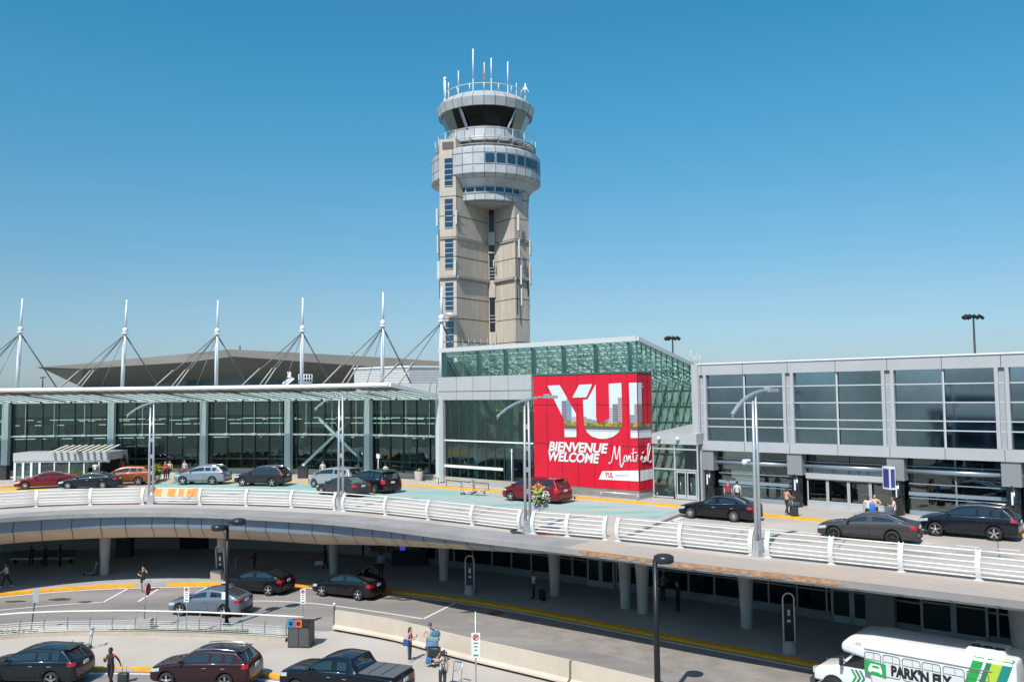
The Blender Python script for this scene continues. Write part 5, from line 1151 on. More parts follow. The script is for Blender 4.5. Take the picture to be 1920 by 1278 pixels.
    for ax in (axF, axR):
        for s in (1, -1):
            b = MB(); y0 = s * (Wd / 2 - .21); y1 = s * (Wd / 2 + .0); r = wr_
            b.lathe([(r * .66, y0), (r * .93, y0), (r, y0 + s * .04), (r, y1 - s * .04), (r * .94, y1), (r * .68, y1 + s * .005)], (ax, 0, r), 24, axis='Y'); b.v = b.v
            t_ = b.build("wheel", M_tyre, root, world=False)
            b = MB(); b.lathe([(r * .70, y1 - s * .0), (r * .66, y1 - s * .03), (r * .64, y1 - s * .10), (0, y1 - s * .10)], (ax, 0, r), 24, axis='Y', mi=0)
            for k in range(5 if kind != 'sedan' else 10):
                a = 2 * math.pi * k / (5 if kind != 'sedan' else 10) + .3; wdt = .075 if kind != 'sedan' else .035
                p = Vector((ax, y1 - s * .03, r)) + Vector((math.cos(a), 0, math.sin(a))) * r * .12; q = Vector((ax, y1 - s * .01, r)) + Vector((math.cos(a), 0, math.sin(a))) * r * .67; b.beam(p, q, .03, wdt, mi=1, up=(-math.sin(a), 0, math.cos(a)))
            b.lathe([(0, y1 - s * .005), (r * .16, y1 - s * .01), (r * .18, y1 - s * .05)], (ax, 0, r), 12, axis='Y', mi=1); b.build("rim", [mat("rim_shadow", (.07, .07, .075), .5, .4), rm], t_, world=False)
    # mirrors, handles, plate, grille, trims
    for s in (1, -1):
        b = MB(); b.ball((cowl - .32, s * (Wd / 2 + .09), zc_ + .10), (.07, .12, .075), 10, 6); b.beam((cowl - .30, s * (Wd / 2 - .06), zc_ + .03), (cowl - .32, s * (Wd / 2 + .05), zc_ + .08), .04, .04); b.build("mirror", M_p, root, world=False)
        for hx in ((bp + .2), (max(trunk + .35, axR + .1) if kind != 'pickup' else rear + .2)):
            b = MB(); b.box((hx, s * (Wd / 2 - .005), zc_ - .17), (.20, .035, .03)); b.build("handle", M_chrome if chrome else M_p, root, world=False)
    b = MB(); b.box((-L / 2 - .005, 0, zb + .46 + (.2 if kind in ('sedan',) else .25)), (.03, .36, .15)); b.build("license_plate", M_plate, root, world=False)
    b = MB(); b.box((L / 2 - .02, 0, zb + .25), (.06, Wd * .55, .16)); b.box((L / 2 - .015, 0, zb + .42), (.04, Wd * .42, .08)); b.build("grille", M_plast, root, world=False)
    b = MB(); b.box((-L / 2 + .03, 0, zb + .14), (.08, Wd * .72, .14)); b.build("rear_bumper_insert", M_plast, root, world=False)
    for s in (1, -1):
        b = MB(); b.box((-L / 2 + .01, s * Wd * .33, zb + .26), (.03, .16, .05)); b.build("reflector", M_tail, root, world=False)
    for s in (1, -1):
        b = MB(); w2 = Wd / 2 + .004
        for hx in (cowl - .02, bp, (qrear + .12 if kind != 'pickup' else rear + .02)):
            if abs(hx - axR) < wr_ + .1: hx = axR + wr_ + .12
            b.tube([(hx, s * (w2 - .0), zb + .22), (hx, s * (w2 - .002), zb + .4), (hx, s * (w2 - .012), zc_ - .26), (hx, s * (w2 - .035), zc_ - .10)], .009, 4)
        b.beam((cowl - .02, s * (w2 - .004), zb + .16), ((qrear + .12 if kind != 'pickup' else rear), s * (w2 - .004), zb + .16), .014, .014); b.build("door_seam", M_rubber, root, world=False)
    if chrome or cladding:
        for s in (1, -1):
            b = MB(); pts = [(x, s * (Wd / 2 - .052), zc_ - .05 + (zt_ - .02 - zc_ + .05) * (cowl - x) / (cowl - trunk) + .012) for x in (cowl - .2, bp, qrear + .05)]; b.tube(pts, .012, 5); b.build("window_trim", M_chrome, root, world=False)
    if rails:
        zr = lerp1(tab, (roof + rear) / 2); 
        for s in (1, -1):
            y = s * (Wd / 2 - .06 - .30 * (zr - zc_) - .06); b = MB(); b.tube([(roof - .25, y, lerp1(tab, roof - .25) - .0), (roof - .35, y, lerp1(tab, roof - .35) + .05), ((roof + rear) / 2, y, zr + .06), (rear + .15, y, lerp1(tab, rear + .15) + .04), (rear + .05, y, lerp1(tab, rear + .05) - .02)], .022, 6); b.build("roof_rail", M_chrome, root, world=False)
    if kind == 'pickup':
        b = MB(); b.box((-1.95, 0, 1.365), (1.72, 1.62, .05)); b.build("bed_cover", mat("tonneau_grey", (.11, .12, .125), .5), root, world=False)
        b = MB()
        for k in range(2): b.box((-1.55 - k * .62, 0, 1.392), (.05, 1.60, .01))
        b.build("cover_seam", M_plast, root, world=False)
    if kind == 'suv' or kind == 'van':
        b = MB(); b.box((rear - .08, 0, lerp1(tab, rear) - .005), (.26, Wd * .62, .035)); b.build("spoiler", M_p, root, world=False)
    if hatch_open:
        b = MB(); hp = (rear + .05, 0, lerp1(tab, rear) + .02); q = (rear - .95, 0, lerp1(tab, rear) + .60); b.beam(hp, q, 1.25, .05, mi=1); b.beam(q, (q[0] - .40, 0, q[2] - .02), 1.25, .10, mi=0); b.beam((q[0] - .02, 0, q[2] - .06), (q[0] - .36, 0, q[2] - .08), .9, .03, mi=2); b.build("open_tailgate", [M_p, M_cglass, M_chrome], root, world=False)
        b = MB()
        for s in (1, -1): b.tube([(rear - .45, s * .6, lerp1(tab, rear) - .15), (rear - .55, s * .6, lerp1(tab, rear) + .33)], .02, 6)
        b.build("tailgate_strut", M_dark, root, world=False)
        b = MB(); b.quad((rear - .1, -.6, lerp1(tab, rear) - .03), (rear - .1, .6, lerp1(tab, rear) - .03), (-L / 2 + .04, .66, 1.02), (-L / 2 + .04, -.66, 1.02)); b.build("cargo_shade_sheet", mat("cargo_shade_black", (.008, .008, .009), .9), root, world=False)  # black sheet painted as the shade inside the open boot
    root['halfw'] = Wd / 2; root['axf'] = axF; root['axr'] = axR
    return root
def place_wheels(root, p_front, p_rear, z):
    """near-side wheel contact points read from the photograph"""
    a, r = at(*p_front, z), at(*p_rear, z); d = (a - r); d.z = 0; d.normalize(); h = math.atan2(d.y, d.x)
    nr = Vector((d.y, -d.x, 0))               # to the right of the heading = far side when driving left
    mid = (a + r) / 2; m_ax = (root['axf'] + root['axr']) / 2
    c = mid + nr * (root['halfw'] - .04) - d * m_ax; root.location = (c.x, c.y, z); root.rotation_euler = (0, 0, h)
    for k in ('halfw', 'axf', 'axr'): del root[k]
D1, D2 = DECK + .004, .002
GC = "cars waiting along the upper kerb"
cars_up = [
 ('sedan', 'sedan', 'dark red sedan at the far left of the upper kerb on yellow paint', 'car', (.19, .012, .016), (50.6, 917.5), (112, 914.5), {}),
 ('sedan', 'sedan', 'dark navy sedan double parked beside the red sedan on the upper road', 'car', (.010, .018, .026), (130, 918), (189, 916.6), dict(chrome=True)),
 ('suv', 'suv', 'copper brown crossover partly behind the navy sedan on the upper kerb', 'car', (.27, .075, .03), (199, 911), (258, 909.5), dict(chrome=True)),
 ('suv', 'suv', 'silver blue compact suv by the yellow kerb under the canopy', 'car', (.22, .26, .31), (342, 908.8), (398, 908.8), dict(rails=True)),
 ('suv', 'suv', 'dark grey seven seat suv between silver suv and silver minivan', 'car', (.022, .027, .033), (456, 911.5), (508, 912), dict(rails=True)),
 ('van', 'minivan', 'silver minivan at the upper kerb behind the dark sedan roof', 'minivan', (.36, .37, .38), (581, 913), (645, 917.5), dict(chrome=True)),
 ('van', 'minivan', 'black minivan with dark windows waiting beside the silver minivan', 'minivan', (.010, .012, .018), (653, 919), (710, 926), dict(chrome=True, rails=True)),
 ('sedan', 'sedan', 'charcoal sedan driving low behind the white railing left of the second lamp pair', 'car', (.045, .05, .058), (594, 926), (655, 932.5), {}),
 ('van', 'minivan', 'wine red minivan parked in front of the glass pavilion', 'minivan', (.17, .009, .016), (948, 938), (1031, 945), dict(rim=None, chrome=True)),
 ('sedan', 'sedan', 'glossy black sedan with chrome sill in front of the vestibule doors', 'car', (.006, .007, .012), (1295, 971.5), (1375, 978.5), dict(chrome=True)),
 ('sedan', 'sedan', 'matte graphite sedan with dark rims passing behind the white railing', 'car', (.060, .058, .062), (1564.6, 1011.5), (1672, 1020), dict(rough=.5)),
 ('suv', 'suv', 'large black suv with silver roof rails at the right end of the upper road', 'car', (.007, .011, .020), (1753, 1004.5), (1866, 1014), dict(rails=True, cladding=True)),
]
for kind, nm, lab, cat, col, pf_, pr_, kw in cars_up:
    if 'graphite' in lab: kw['rim'] = M_rimd
    c = make_car(kind, nm, lab, cat, col, **kw); place_wheels(c, pf_, pr_, D1); c['group'] = "vehicles on the upper roadway"
M_pano = mat("roof_glass_black", (.012, .012, .012), .08, spec=.9, coat=.6)
for kind, nm, lab, cat, col, pf_, pr_, kw in [
 ('fastback', 'crossover', 'black electric crossover by the lower kerb behind the black lamp pole', 'car', (.008, .010, .016), (434, 1112), (501, 1116.5), dict(roofcol=M_pano)),
 ('fastback', 'crossover', 'black crossover with its tailgate raised at the lower yellow kerb', 'car', (.012, .014, .017), (603.7, 1118), (670, 1125.5), dict(roofcol=M_pano, hatch_open=True)),
 ('fastback', 'sedan', 'slate blue grey fastback sedan with black roof on the lower road', 'car', (.15, .19, .24), (341, 1154.5), (416, 1157.5), dict(roofcol=M_pano, cladding=False)),
 ('suv', 'suv', 'dark blue black suv cut by the bottom left corner of the picture', 'car', (.010, .018, .026), (-18, 1288), (100, 1290), dict(chrome=True)),
 ('suv', 'suv', 'dark maroon brown suv with chrome roof rails by the plaza kerb', 'car', (.045, .016, .018), (309, 1291), (424, 1294.5), dict(rails=True, chrome=True)),
 ('pickup', 'pickup_truck', 'black pickup truck with ribbed grey bed cover at the bottom of the picture', 'pickup', (.006, .010, .018), (548, 1308), (700, 1330), dict(chrome=True))]:
    c = make_car(kind, nm, lab, cat, col, **kw); place_wheels(c, pf_, pr_, D2); c['group'] = "vehicles on the lower roads"
# ------------------------------------------------------------------ shuttle bus
bus = thing("shuttle_bus", "white shuttle bus with green stripes and parking lettering at lower right", "bus")
M_bw = mat("bus_white", (.78, .80, .80), .28, coat=.6); M_g1 = mat("stripe_green", (.02, .36, .08), .35, coat=.4); M_g2 = mat("stripe_teal", (.01, .25, .20), .35, coat=.4); M_g3 = mat("stripe_lime", (.45, .62, .05), .35, coat=.4); M_g4 = mat("stripe_deep_green", (.03, .20, .09), .35, coat=.4); M_blk = mat("letter_black", (.015, .017, .02), .45)
BW = 1.18
def rounded(name, vs, fs, m, parent, r=.12, seg=3, sm=True):
    bb = bmesh.new(); vv = [bb.verts.new(v) for v in vs]
    for f in fs: bb.faces.new([vv[i] for i in f])
    bmesh.ops.recalc_face_normals(bb, faces=bb.faces); bmesh.ops.bevel(bb, geom=[e for e in bb.edges], offset=r, segments=seg, profile=.5, affect='EDGES', clamp_overlap=True)
    for f in bb.faces: f.smooth = sm
    me = bpy.data.meshes.new(name); bb.to_mesh(me); bb.free(); me.materials.append(m); o = bpy.data.objects.new(name, me); COL.objects.link(o); o.parent = parent; return o
def side_prism(name, prof, w0, w1, m, parent, r=.1, seg=3):
    n = len(prof); vs = [(x, -(w1 if z > 2.3 else w0), z) for x, z in prof] + [(x, (w1 if z > 2.3 else w0), z) for x, z in prof]
    fs = [tuple(range(n)), tuple(range(n, 2 * n))] + [(i, (i + 1) % n, (i + 1) % n + n, i + n) for i in range(n)]
    return rounded(name, vs, fs, m, parent, r, seg)
side_prism("coach_body", [(-4.35, .55), (-4.35, 2.95), (1.3, 2.95), (2.15, 2.86), (2.6, 2.45), (2.6, 2.12), (1.5, 1.95), (1.25, .55)], BW, BW, M_bw, bus, .16, 4)
side_prism("cab_body", [(1.2, .55), (1.2, 2.1), (2.15, 2.1), (2.75, 1.42), (3.75, 1.22), (3.95, 1.0), (3.98, .55)], .98, .98, M_bw, bus, .12, 4)
b = MB(); b.box((3.97, 0, .85), (.08, 1.2, .38)); b.build("grille", mat("grille_dark", (.05, .05, .055), .4, .4), bus, world=False)
b = MB(); b.box((4.02, 0, .5), (.22, 2.0, .24)); b.build("bumper", mat("bumper_dark", (.08, .08, .085), .4, .3), bus, world=False)
for s in (1, -1):
    b = MB(); b.box((3.93, s * .78, .98), (.14, .30, .26)); b.build("headlight", M_head, bus, world=False)
    b = MB(); b.add([(2.05, s * .985, 2.02), (1.32, s * .985, 2.02), (1.32, s * .985, 1.45), (2.62, s * .985, 1.42)], [(0, 1, 2, 3)]); b.build("cab_window", M_cglass, bus, world=False)
    b = MB(); b.add([(1.3, s * .99, 1.40), (2.65, s * .99, 1.38), (2.6, s * .99, .62), (1.3, s * .99, .62)], [(0, 1, 2, 3)]); 
    b = MB(); b.box((2.55, s * 1.28, 1.75), (.10, .22, .42)); b.tube([(2.45, s * .95, 1.6), (2.52, s * 1.2, 1.7)], .025, 6); b.build("mirror", M_plast, bus, world=False)
b = MB(); b.quad((2.17, .86, 2.06), (2.17, -.86, 2.06), (2.80, -.90, 1.43), (2.80, .90, 1.43)); b.v = [v + Vector((.03, 0, .02)) for v in b.v]; b.build("windshield", M_cglass, bus, world=False)
for ax, nn_ in ((3.05, 1), (-2.7, 1)):
    for s in (1, -1):
        yo = s * (.99 if ax > 0 else BW); b = MB(); b.lathe([(0, yo + s * .006), (.52, yo + s * .006)], (ax, 0, .42), 24, axis='Y'); b.build("wheel_arch", M_plast, bus, world=False)
        r = .40; y1 = yo + s * .03; y0 = yo - s * .22; b = MB(); b.lathe([(r * .6, y0), (r, y0), (r, y1), (r * .6, y1), (0, y1 - s * .04)], (ax, 0, r), 24, axis='Y'); w = b.build("wheel", M_tyre, bus, world=False)
        b = MB(); b.lathe([(0, y1 + s * .01), (r * .3, y1 + s * .01), (r * .55, y1 - s * .02), (r * .6, y1 + s * .005)], (ax, 0, r), 20, axis='Y'); b.build("rim", mat("bus_rim", (.62, .62, .60), .4, .3), w, world=False)
ys = BW + .006     # the side towards the camera (left side of the bus)
def side_quad(pts, o=0.): return [(x, ys + o, z) for x, z in pts]
wx = [(.86, 1.54), (.06, .76), (-.76, -.04), (-1.56, -.84), (-2.46, -1.66), (-3.36, -2.56)]
for s in (1, -1):
    for k, (x0, x1) in enumerate(wx):
        b = MB(); z0, z1, r = 1.38, 2.30, .1
        loop = []
        for cx, cz, a0 in ((x1 - r, z1 - r, 0), (x0 + r, z1 - r, 90), (x0 + r, z0 + r, 180), (x1 - r, z0 + r, 270)):
            for q in range(4): a = R(a0 + q * 30); loop.append((cx + r * math.cos(a), s * (BW + .004), cz + r * math.sin(a)))
        b.add(loop, [tuple(range(len(loop)))]); w = b.build("side_window", mat("bus_film_white", (.66, .70, .70), .25, coat=.5), bus, world=False)
        b = MB(); b.tube([Vector(p) + Vector((0, s * .006, 0)) for p in loop + loop[:1]], .016, 4); b.beam((x0 + .03, s * (BW + .01), 2.0), (x1 - .03, s * (BW + .01), 2.0), .012, .02); b.beam(((x0 + x1) / 2 - .05, s * (BW + .01), 2.0), ((x0 + x1) / 2 - .05, s * (BW + .01), z1 - .02), .02, .012); b.build("gasket", mat("gasket", (.10, .11, .11), .6), w, world=False)
# green badge with a little van, lettering, stripes
b = MB(); b.add(side_quad([(1.56, 1.98), (.64, 1.90), (.64, 1.30), (1.56, 1.40)], .012), [(0, 1, 2, 3)]); b.build("badge", M_g1, bus, world=False)
b = MB(); b.add(side_quad([(1.40, 1.52), (1.38, 1.66), (1.28, 1.84), (.88, 1.82), (.82, 1.64), (.80, 1.46), (.90, 1.44), (.92, 1.50), (1.26, 1.52), (1.28, 1.46), (1.36, 1.47)], .020), [tuple(range(11))]); b.build("van_emblem", M_bw, bus, world=False)
b = MB(); b.add(side_quad([(1.24, 1.68), (1.20, 1.77), (.95, 1.76), (.92, 1.66)], .026), [(0, 1, 2, 3)]); b.build("van_emblem_window", M_g1, bus, world=False)
def side_text(s_, x, z, size, m, w, name="lettering", shear=0., bold=.02):
    Mt = Matrix(((-1, 0, 0, x), (0, 0, 1, ys + .014), (0, 1, 0, z), (0, 0, 0, 1))); o = text_obj(name, s_, size, m, bus, Mt, shear=shear, ext=.004, bold=bold); fit(o, Mt, w); return o
side_text("PARK'N FLY", .44, 1.50, .58, M_blk, 2.42, bold=.03)
x = -2.78
for w, m in ((.40, M_g1), (.10, None), (.20, M_g4), (.38, M_g3), (.36, M_g2)):
    if m:
        for s in (1, -1):
            b = MB(); zt_ = 2.93; b.add([(x, s * (BW + .010), 2.70), (x - w, s * (BW + .010), 2.70), (x - w + .75, s * (BW + .010), .62), (x + .75, s * (BW + .010), .62)], [(0, 1, 2, 3)])
            b.add([(x, s * (BW + .010), 2.70), (x - w, s * (BW + .010), 2.70), (x - w - .05, s * (BW - .03), 2.90), (x - .05, s * (BW - .03), 2.90)], [(0, 1, 2, 3)])
            b.add([(x - .05, s * (BW - .03), 2.90), (x - w - .05, s * (BW - .03), 2.90), (x - w - .08, s * (BW - .18), 2.958), (x - .08, s * (BW - .18), 2.958)], [(0, 1, 2, 3)]); b.build("stripe", m, bus, world=False)
    x -= w
b = MB(); b.beam((1.55, BW + .02, 2.42), (-3.5, BW + .02, 2.42), .03, .035); b.build("drip_rail", mat("drip_dark", (.25, .25, .25), .5), bus, world=False)
for k in range(3):
    b = MB(); xx = 2.25 - k * .18; y = 1.0
    b.add([(xx, y, 1.36), (xx - .10, y, 1.36), (xx - .28, y, 1.05), (xx - .10, y, .74), (xx, y, .74), (xx - .18, y, 1.05)], [(0, 1, 2, 5), (5, 2, 3, 4)]); b.build("chevron", (M_g1, M_g4, M_g2)[k], bus, world=False)
b = MB(); b.add([(2.7, 1.0, .72), (1.25, 1.0, .72), (1.25, 1.0, .58), (2.7, 1.0, .58)], [(0, 1, 2, 3)]); b.build("green_sill", M_g1, bus, world=False)
ac_ = rounded("roof_air_conditioner", [(-3.9, -.72, 2.94), (-2.35, -.72, 2.94), (-2.35, .72, 2.94), (-3.9, .72, 2.94), (-3.8, -.66, 3.13), (-2.5, -.66, 3.13), (-2.5, .66, 3.13), (-3.8, .66, 3.13)], [(0, 1, 2, 3), (4, 5, 6, 7), (0, 1, 5, 4), (1, 2, 6, 5), (2, 3, 7, 6), (3, 0, 4, 7)], M_bw, bus, .06)
for k in range(3):
    b = MB(); b.lathe([(0, 3.14), (.17, 3.14)], (-2.75 - k * .42, .36, 0), 20); b.lathe([(.17, 3.13), (.21, 3.16), (.19, 3.13)], (-2.75 - k * .42, .36, 0), 20); b.lathe([(.0, 3.155), (.06, 3.155), (.06, 3.14)], (-2.75 - k * .42, .36, 0), 10); b.build("fan", mat("fan_dark", (.04, .05, .05), .5), ac_, world=False)
text_obj("roof_number", "1305", .16, mat("letter_grey", (.35, .35, .35), .5), bus, Matrix(((-1, 0, 0, 2.0), (0, 0, 1, ys + .01), (0, 1, 0, 2.52), (0, 0, 0, 1))), ext=.003)
text_obj("hood_lettering", "Careful", .16, mat("letter_grey", (.35, .35, .35), .5), bus, Matrix.Translation((3.15, .55, 1.345)) @ Matrix.Rotation(R(11), 4, 'Y') @ Matrix.Rotation(R(95), 4, 'Z'), ext=.002, bold=0) if False else None
pA = at(1556, 1303, 0); hd = math.atan2(.667, -.745); d = Vector((math.cos(hd), math.sin(hd), 0)); nr = Vector((d.y, -d.x, 0)); c = pA + nr * .99 - d * 3.05; bus.location = (c.x, c.y, .002); bus.rotation_euler = (0, 0, hd); bus.scale = (.95, .95, .95)
# ================================================================== white railing on the deck edge
POSTS = {
 'a': [(-230, 975), (-130, 962), (-32, 956), (68, 950), (170, 946.5), (268, 945)],
 'b': [(286, 945), (376, 946), (463, 948), (548, 951), (629, 956)],
 'c': [(646, 958), (724, 965), (804, 974), (887, 984), (976, 995)],
 'd': [(1001, 999.5), (1065, 1005), (1136, 1011.5)],
 'e': [(1160, 1014), (1277, 1026), (1410, 1040.5)],
 'f': [(1441, 1044.5), (1560, 1057), (1691, 1071), (1836, 1087), (2000, 1105), (2190, 1126)]}
LABR = {'a': 'curved white tube railing section at the far left of the deck edge', 'b': 'curved white railing section holding the torn orange netting', 'c': 'white railing section between second and third lamp pair on the deck', 'd': 'short white railing section right of the third lamp pair', 'e': 'white railing section in front of the glossy black sedan', 'f': 'long white railing section at the right in front of the graphite sedan'}
rprof = [(0, 0), (-.13, .28), (-.17, .55), (-.10, .88), (.10, 1.2)]      # (inwards, height): bellied outwards
def rp(f):
    f *= 4; i = min(3, int(f)); u = f - i; return (rprof[i][0] + (rprof[i + 1][0] - rprof[i][0]) * u, rprof[i][1] + (rprof[i + 1][1] - rprof[i][1]) * u)
allp = [at(*p, DECK) for k in POSTS for p in POSTS[k]]
RLINE = smoothline(subdiv(allp, 1.0), 3)
b = MB(); b.prism  # low upstand behind the railing
u0, u1 = offs(RLINE, .12), offs(RLINE, .5)
b.strip(setz(u0, DECK), setz(u0, DECK + .16)); b.strip(setz(u0, DECK + .16), setz(u1, DECK + .16)); b.strip(setz(u1, DECK + .16), setz(u1, DECK)); struct("deck_upstand", b, M_deckroad)
for key, ps_ in POSTS.items():
    pts = [at(*p, DECK) for p in ps_]; rt = thing("guard_railing", LABR[key], "railing", tuple(pts[0]), group="railing sections along the deck edge")
    def tn(i): t = pts[min(i + 1, len(pts) - 1)] - pts[max(0, i - 1)]; t.z = 0; return t.normalized()
    for i, p in enumerate(pts):
        t = tn(i); n_ = Vector((-t.y, t.x, 0)); b = MB()
        for s in (-.085, .085):
            q = [p + t * s + n_ * rp(f)[0] + Vector((0, 0, rp(f)[1])) for f in [k / 6 for k in range(7)]]
            for a_, c_ in zip(q, q[1:]): b.beam(a_, c_ + (c_ - a_) * .08, .035, .15, up=n_)
        for f in [k / 6 for k in range(6)]:
            q0 = p + n_ * (rp(f)[0] - .06) + Vector((0, 0, rp(f)[1])); q1 = p + n_ * (rp(f + 1 / 6)[0] - .06) + Vector((0, 0, rp(f + 1 / 6)[1])); b.beam(q0, q1, .2, .02, up=n_)
        b.box(p + Vector((0, 0, .015)), (.34, .3, .03), rz=math.atan2(t.y, t.x)); b.build("post", M_rail, rt)
    for i in range(len(pts) - 1):
        b = MB(); t0, t1 = tn(i), tn(i + 1); seg = subdiv(pts[max(0, i - 1):i + 3], .6) if False else None
        A_, B_ = pts[i], pts[i + 1]
        for k in range(6):
            if key == 'b' and i == 0 and k in (3, 4): continue
            f = (k + .8) / 6; o_, h_ = rp(min(1, f)); P = []
            for u in (0, .25, .5, .75, 1):
                t = t0.lerp(t1, u).normalized(); n_ = Vector((-t.y, t.x, 0)); c = A_.lerp(B_, u)
                # follow the curve of the deck
                chord = (B_ - A_).normalized(); nn = Vector((-chord.y, chord.x, 0)); turn = t0.cross(t1).z; c = c - nn * (turn * (B_ - A_).length * .5 * u * (1 - u)) * -1 * -1
                P.append(c + n_ * o_ + Vector((0, 0, h_)))
            b.tube(P, .038, 8)
        b.build("rail", M_rail, rt)
    if key == 'b':
        A_, B_ = pts[0], pts[1]; b = MB(); rnd = random.Random(6); ch = (B_ - A_); nn = Vector((-ch.y, ch.x, 0)).normalized()
        nx = 16; top = []; bot = []
        for k in range(nx + 1):
            u = .04 + .92 * k / nx; c = A_.lerp(B_, u); top.append(c + nn * (rnd.uniform(-.04, .05) - .02) + Vector((0, 0, 1.18 - rnd.uniform(0, .05)))); bot.append(c + nn * (rnd.uniform(-.1, .02) - .18) + Vector((0, 0, .52 + rnd.uniform(0, .22))))
        for k in range(nx):
            b.add([top[k], top[k + 1], bot[k + 1], bot[k]], [(0, 1, 2, 3)], mi=1 if k in (3, 4, 8, 11) else 0)
        b.build("orange_netting", [mat("net_orange", (.68, .27, .07), .7, noise=.35, nscale=6), mat("net_pale", (.62, .50, .34), .7, noise=.3, nscale=7)], rt, fixn=False)
# dark hole and rust on the ledge beside the third lamp
for pts, m, nm in (([(955, 994), (975, 991), (988, 996), (984, 1001), (960, 1000)], mat("hole_dark", (.03, .028, .025), .95), "ledge_hole"), ([(1004, 999), (1030, 1000), (1038, 1003), (1010, 1003)], mat("rust_red", (.28, .05, .035), .9), "rust_stain")): poly_sheet(nm, pts, DECK, m, .012)
# ================================================================== street lamps on the deck
def arm_pts(h): return [Vector((-1.75, 0, h - .95)), Vector((-1.2, 0, h - .52)), Vector((-.6, 0, h - .2)), Vector((0, 0, h - .02)), Vector((.6, 0, h + .1)), Vector((1.1, 0, h + .12))]
def make_lamp():
    t = thing("street_lamp", "", "street lamp"); h = 7.45
    for s in (-.14, .14):
        b = MB(); b.tube([(s, 0, .3), (s, 0, h * .5), (s * .8, 0, h - .25 + (.12 if s > 0 else -.12))], [.085, .075, .06], 10); b.build("pole", mat("lamp_aluminium", (.55, .57, .60), .35, .55), t, world=False)
    b = MB()
    for z in (1.1, 2.3, 3.5, 4.7, 5.9): b.box((0, 0, z), (.2, .05, .28))
    b.build("spacer_plate", mat("lamp_aluminium"), t, world=False) if False else b.build("spacer_plate", MATS["lamp_aluminium"], t, world=False)
    b = MB(); b.box((0, 0, .35), (.44, .3, .7)); b.box((0, 0, .02), (.7, .5, .04)); b.build("base", MATS["lamp_aluminium"], t, world=False)
    b = MB(); P = subdiv(arm_pts(h), .25)
    for a_, c_ in zip(P, P[1:]): b.beam(a_, c_ + (c_ - a_) * .1, .16, .09, mi=0)
    for k in range(0, len(P) - 2, 2): b.beam(P[k] - Vector((0, 0, .12)), P[k + 1] - Vector((0, 0, .1)), .05, .05)
    b.build("arm", MATS["lamp_aluminium"], t, world=False)
    b = MB(); b.box((1.45, 0, h + .12), (.8, .34, .16)); b.box((1.2, 0, h + .22), (.3, .28, .12)); hd_ = b.build("lamp_head", MATS["lamp_aluminium"], t, world=False)
    b = MB(); b.box((1.5, 0, h + .03), (.6, .26, .02)); b.build("lens", mat("lens_pale", (.7, .72, .7), .2), hd_, world=False)
    return t
lp0 = make_lamp()
LAMPS = [((281, 946), 10, 1.0, "silver twin pole street lamp beside the orange netting on the deck"), ((638, 957), 4, 1.06, "silver twin pole street lamp in front of the silver minivan"), ((990, 999), 18, 1.0, "silver twin pole street lamp with flower basket in front of the red minivan"), ((1424, 1043), 40, 1.03, "silver twin pole street lamp at right in front of the panelled wing")]
lamps = []
for i, (p, a, k, lb) in enumerate(LAMPS):
    o = lp0 if i == 0 else copy_tree(lp0); o.location = at(*p, DECK) + Vector((0, .15, 0)); o.rotation_euler = (0, 0, R(a)); o.scale = (1, 1, k); tag(o, lb, "street lamp", "twin pole lamps along the deck railing"); lamps.append(o)
# camera on the last lamp
p = at(1424, 1043, DECK); fb = thing("lamp_camera", "small white security camera clamped to the right hand lamp pole", "camera", (p.x, p.y, DECK + 5.1)); b = MB(); b.tube([p + Vector((-.5, .1, 4.35)), p + Vector((-.22, .15, 4.4))], .03, 5); b.build("bracket", M_white, fb); b = MB(); b.ball(p + Vector((-.55, .1, 4.4)), .14, 10, 6); b.box(p + Vector((-.45, .1, 4.5)), (.3, .2, .08)); b.build("housing", M_white, fb)
# hanging flowers on the third lamp
def leafball(b, c, r, n, seed, mis, s=.07, flat=1.):
    rr = random.Random(seed)
    for k in range(n):
        d = Vector((rr.gauss(0, 1), rr.gauss(0, 1), rr.gauss(0, 1) * flat)).normalized() * r * rr.uniform(.3, 1) ** .6; p = Vector(c) + Vector((d.x, d.y, d.z))
        u = Vector((rr.gauss(0, 1), rr.gauss(0, 1), rr.gauss(0, 1))).normalized(); v = u.cross(Vector((rr.gauss(0, 1), rr.gauss(0, 1), rr.gauss(0, 1)))).normalized(); q = s * rr.uniform(.6, 1.5)
        b.add([p - u * q, p + v * q * .5, p + u * q, p - v * q * .5], [(0, 1, 2, 3)], mi=rr.choice(mis))
F_ = [mat("leaf_green", (.06, .13, .025), .6), mat("leaf_lime", (.22, .33, .05), .6), mat("flower_white", (.75, .70, .70), .6), mat("flower_purple", (.20, .10, .35), .6), mat("flower_orange", (.60, .18, .05), .6)]
p = at(990, 999, DECK); c = Vector((p.x + .75, p.y + .2, DECK + 1.9)); fl = thing("flower_basket", "flower basket with green, white and purple blooms hanging on the third deck lamp", "flowers", tuple(c))
b = MB(); leafball(b, c, .52, 600, 1, (0, 0, 1, 1, 2, 2), .075); leafball(b, c + Vector((0, 0, -.4)), .42, 300, 2, (0, 3, 3, 2), .06, .5); leafball(b, c + Vector((-.15, 0, .42)), .32, 100, 3, (4, 4, 1), .16); b.build("blooms", F_, fl, fixn=False)
b = MB(); b.lathe([(.05, c.z - .35), (.28, c.z - .25), (.38, c.z - .02)], (c.x, c.y, 0), 14); b.build("basket", M_dark, fl); b = MB(); b.tube([c + Vector((-.7, -.05, .1)), c + Vector((0, 0, .1))], .03, 5); b.build("bracket", M_steel, fl)
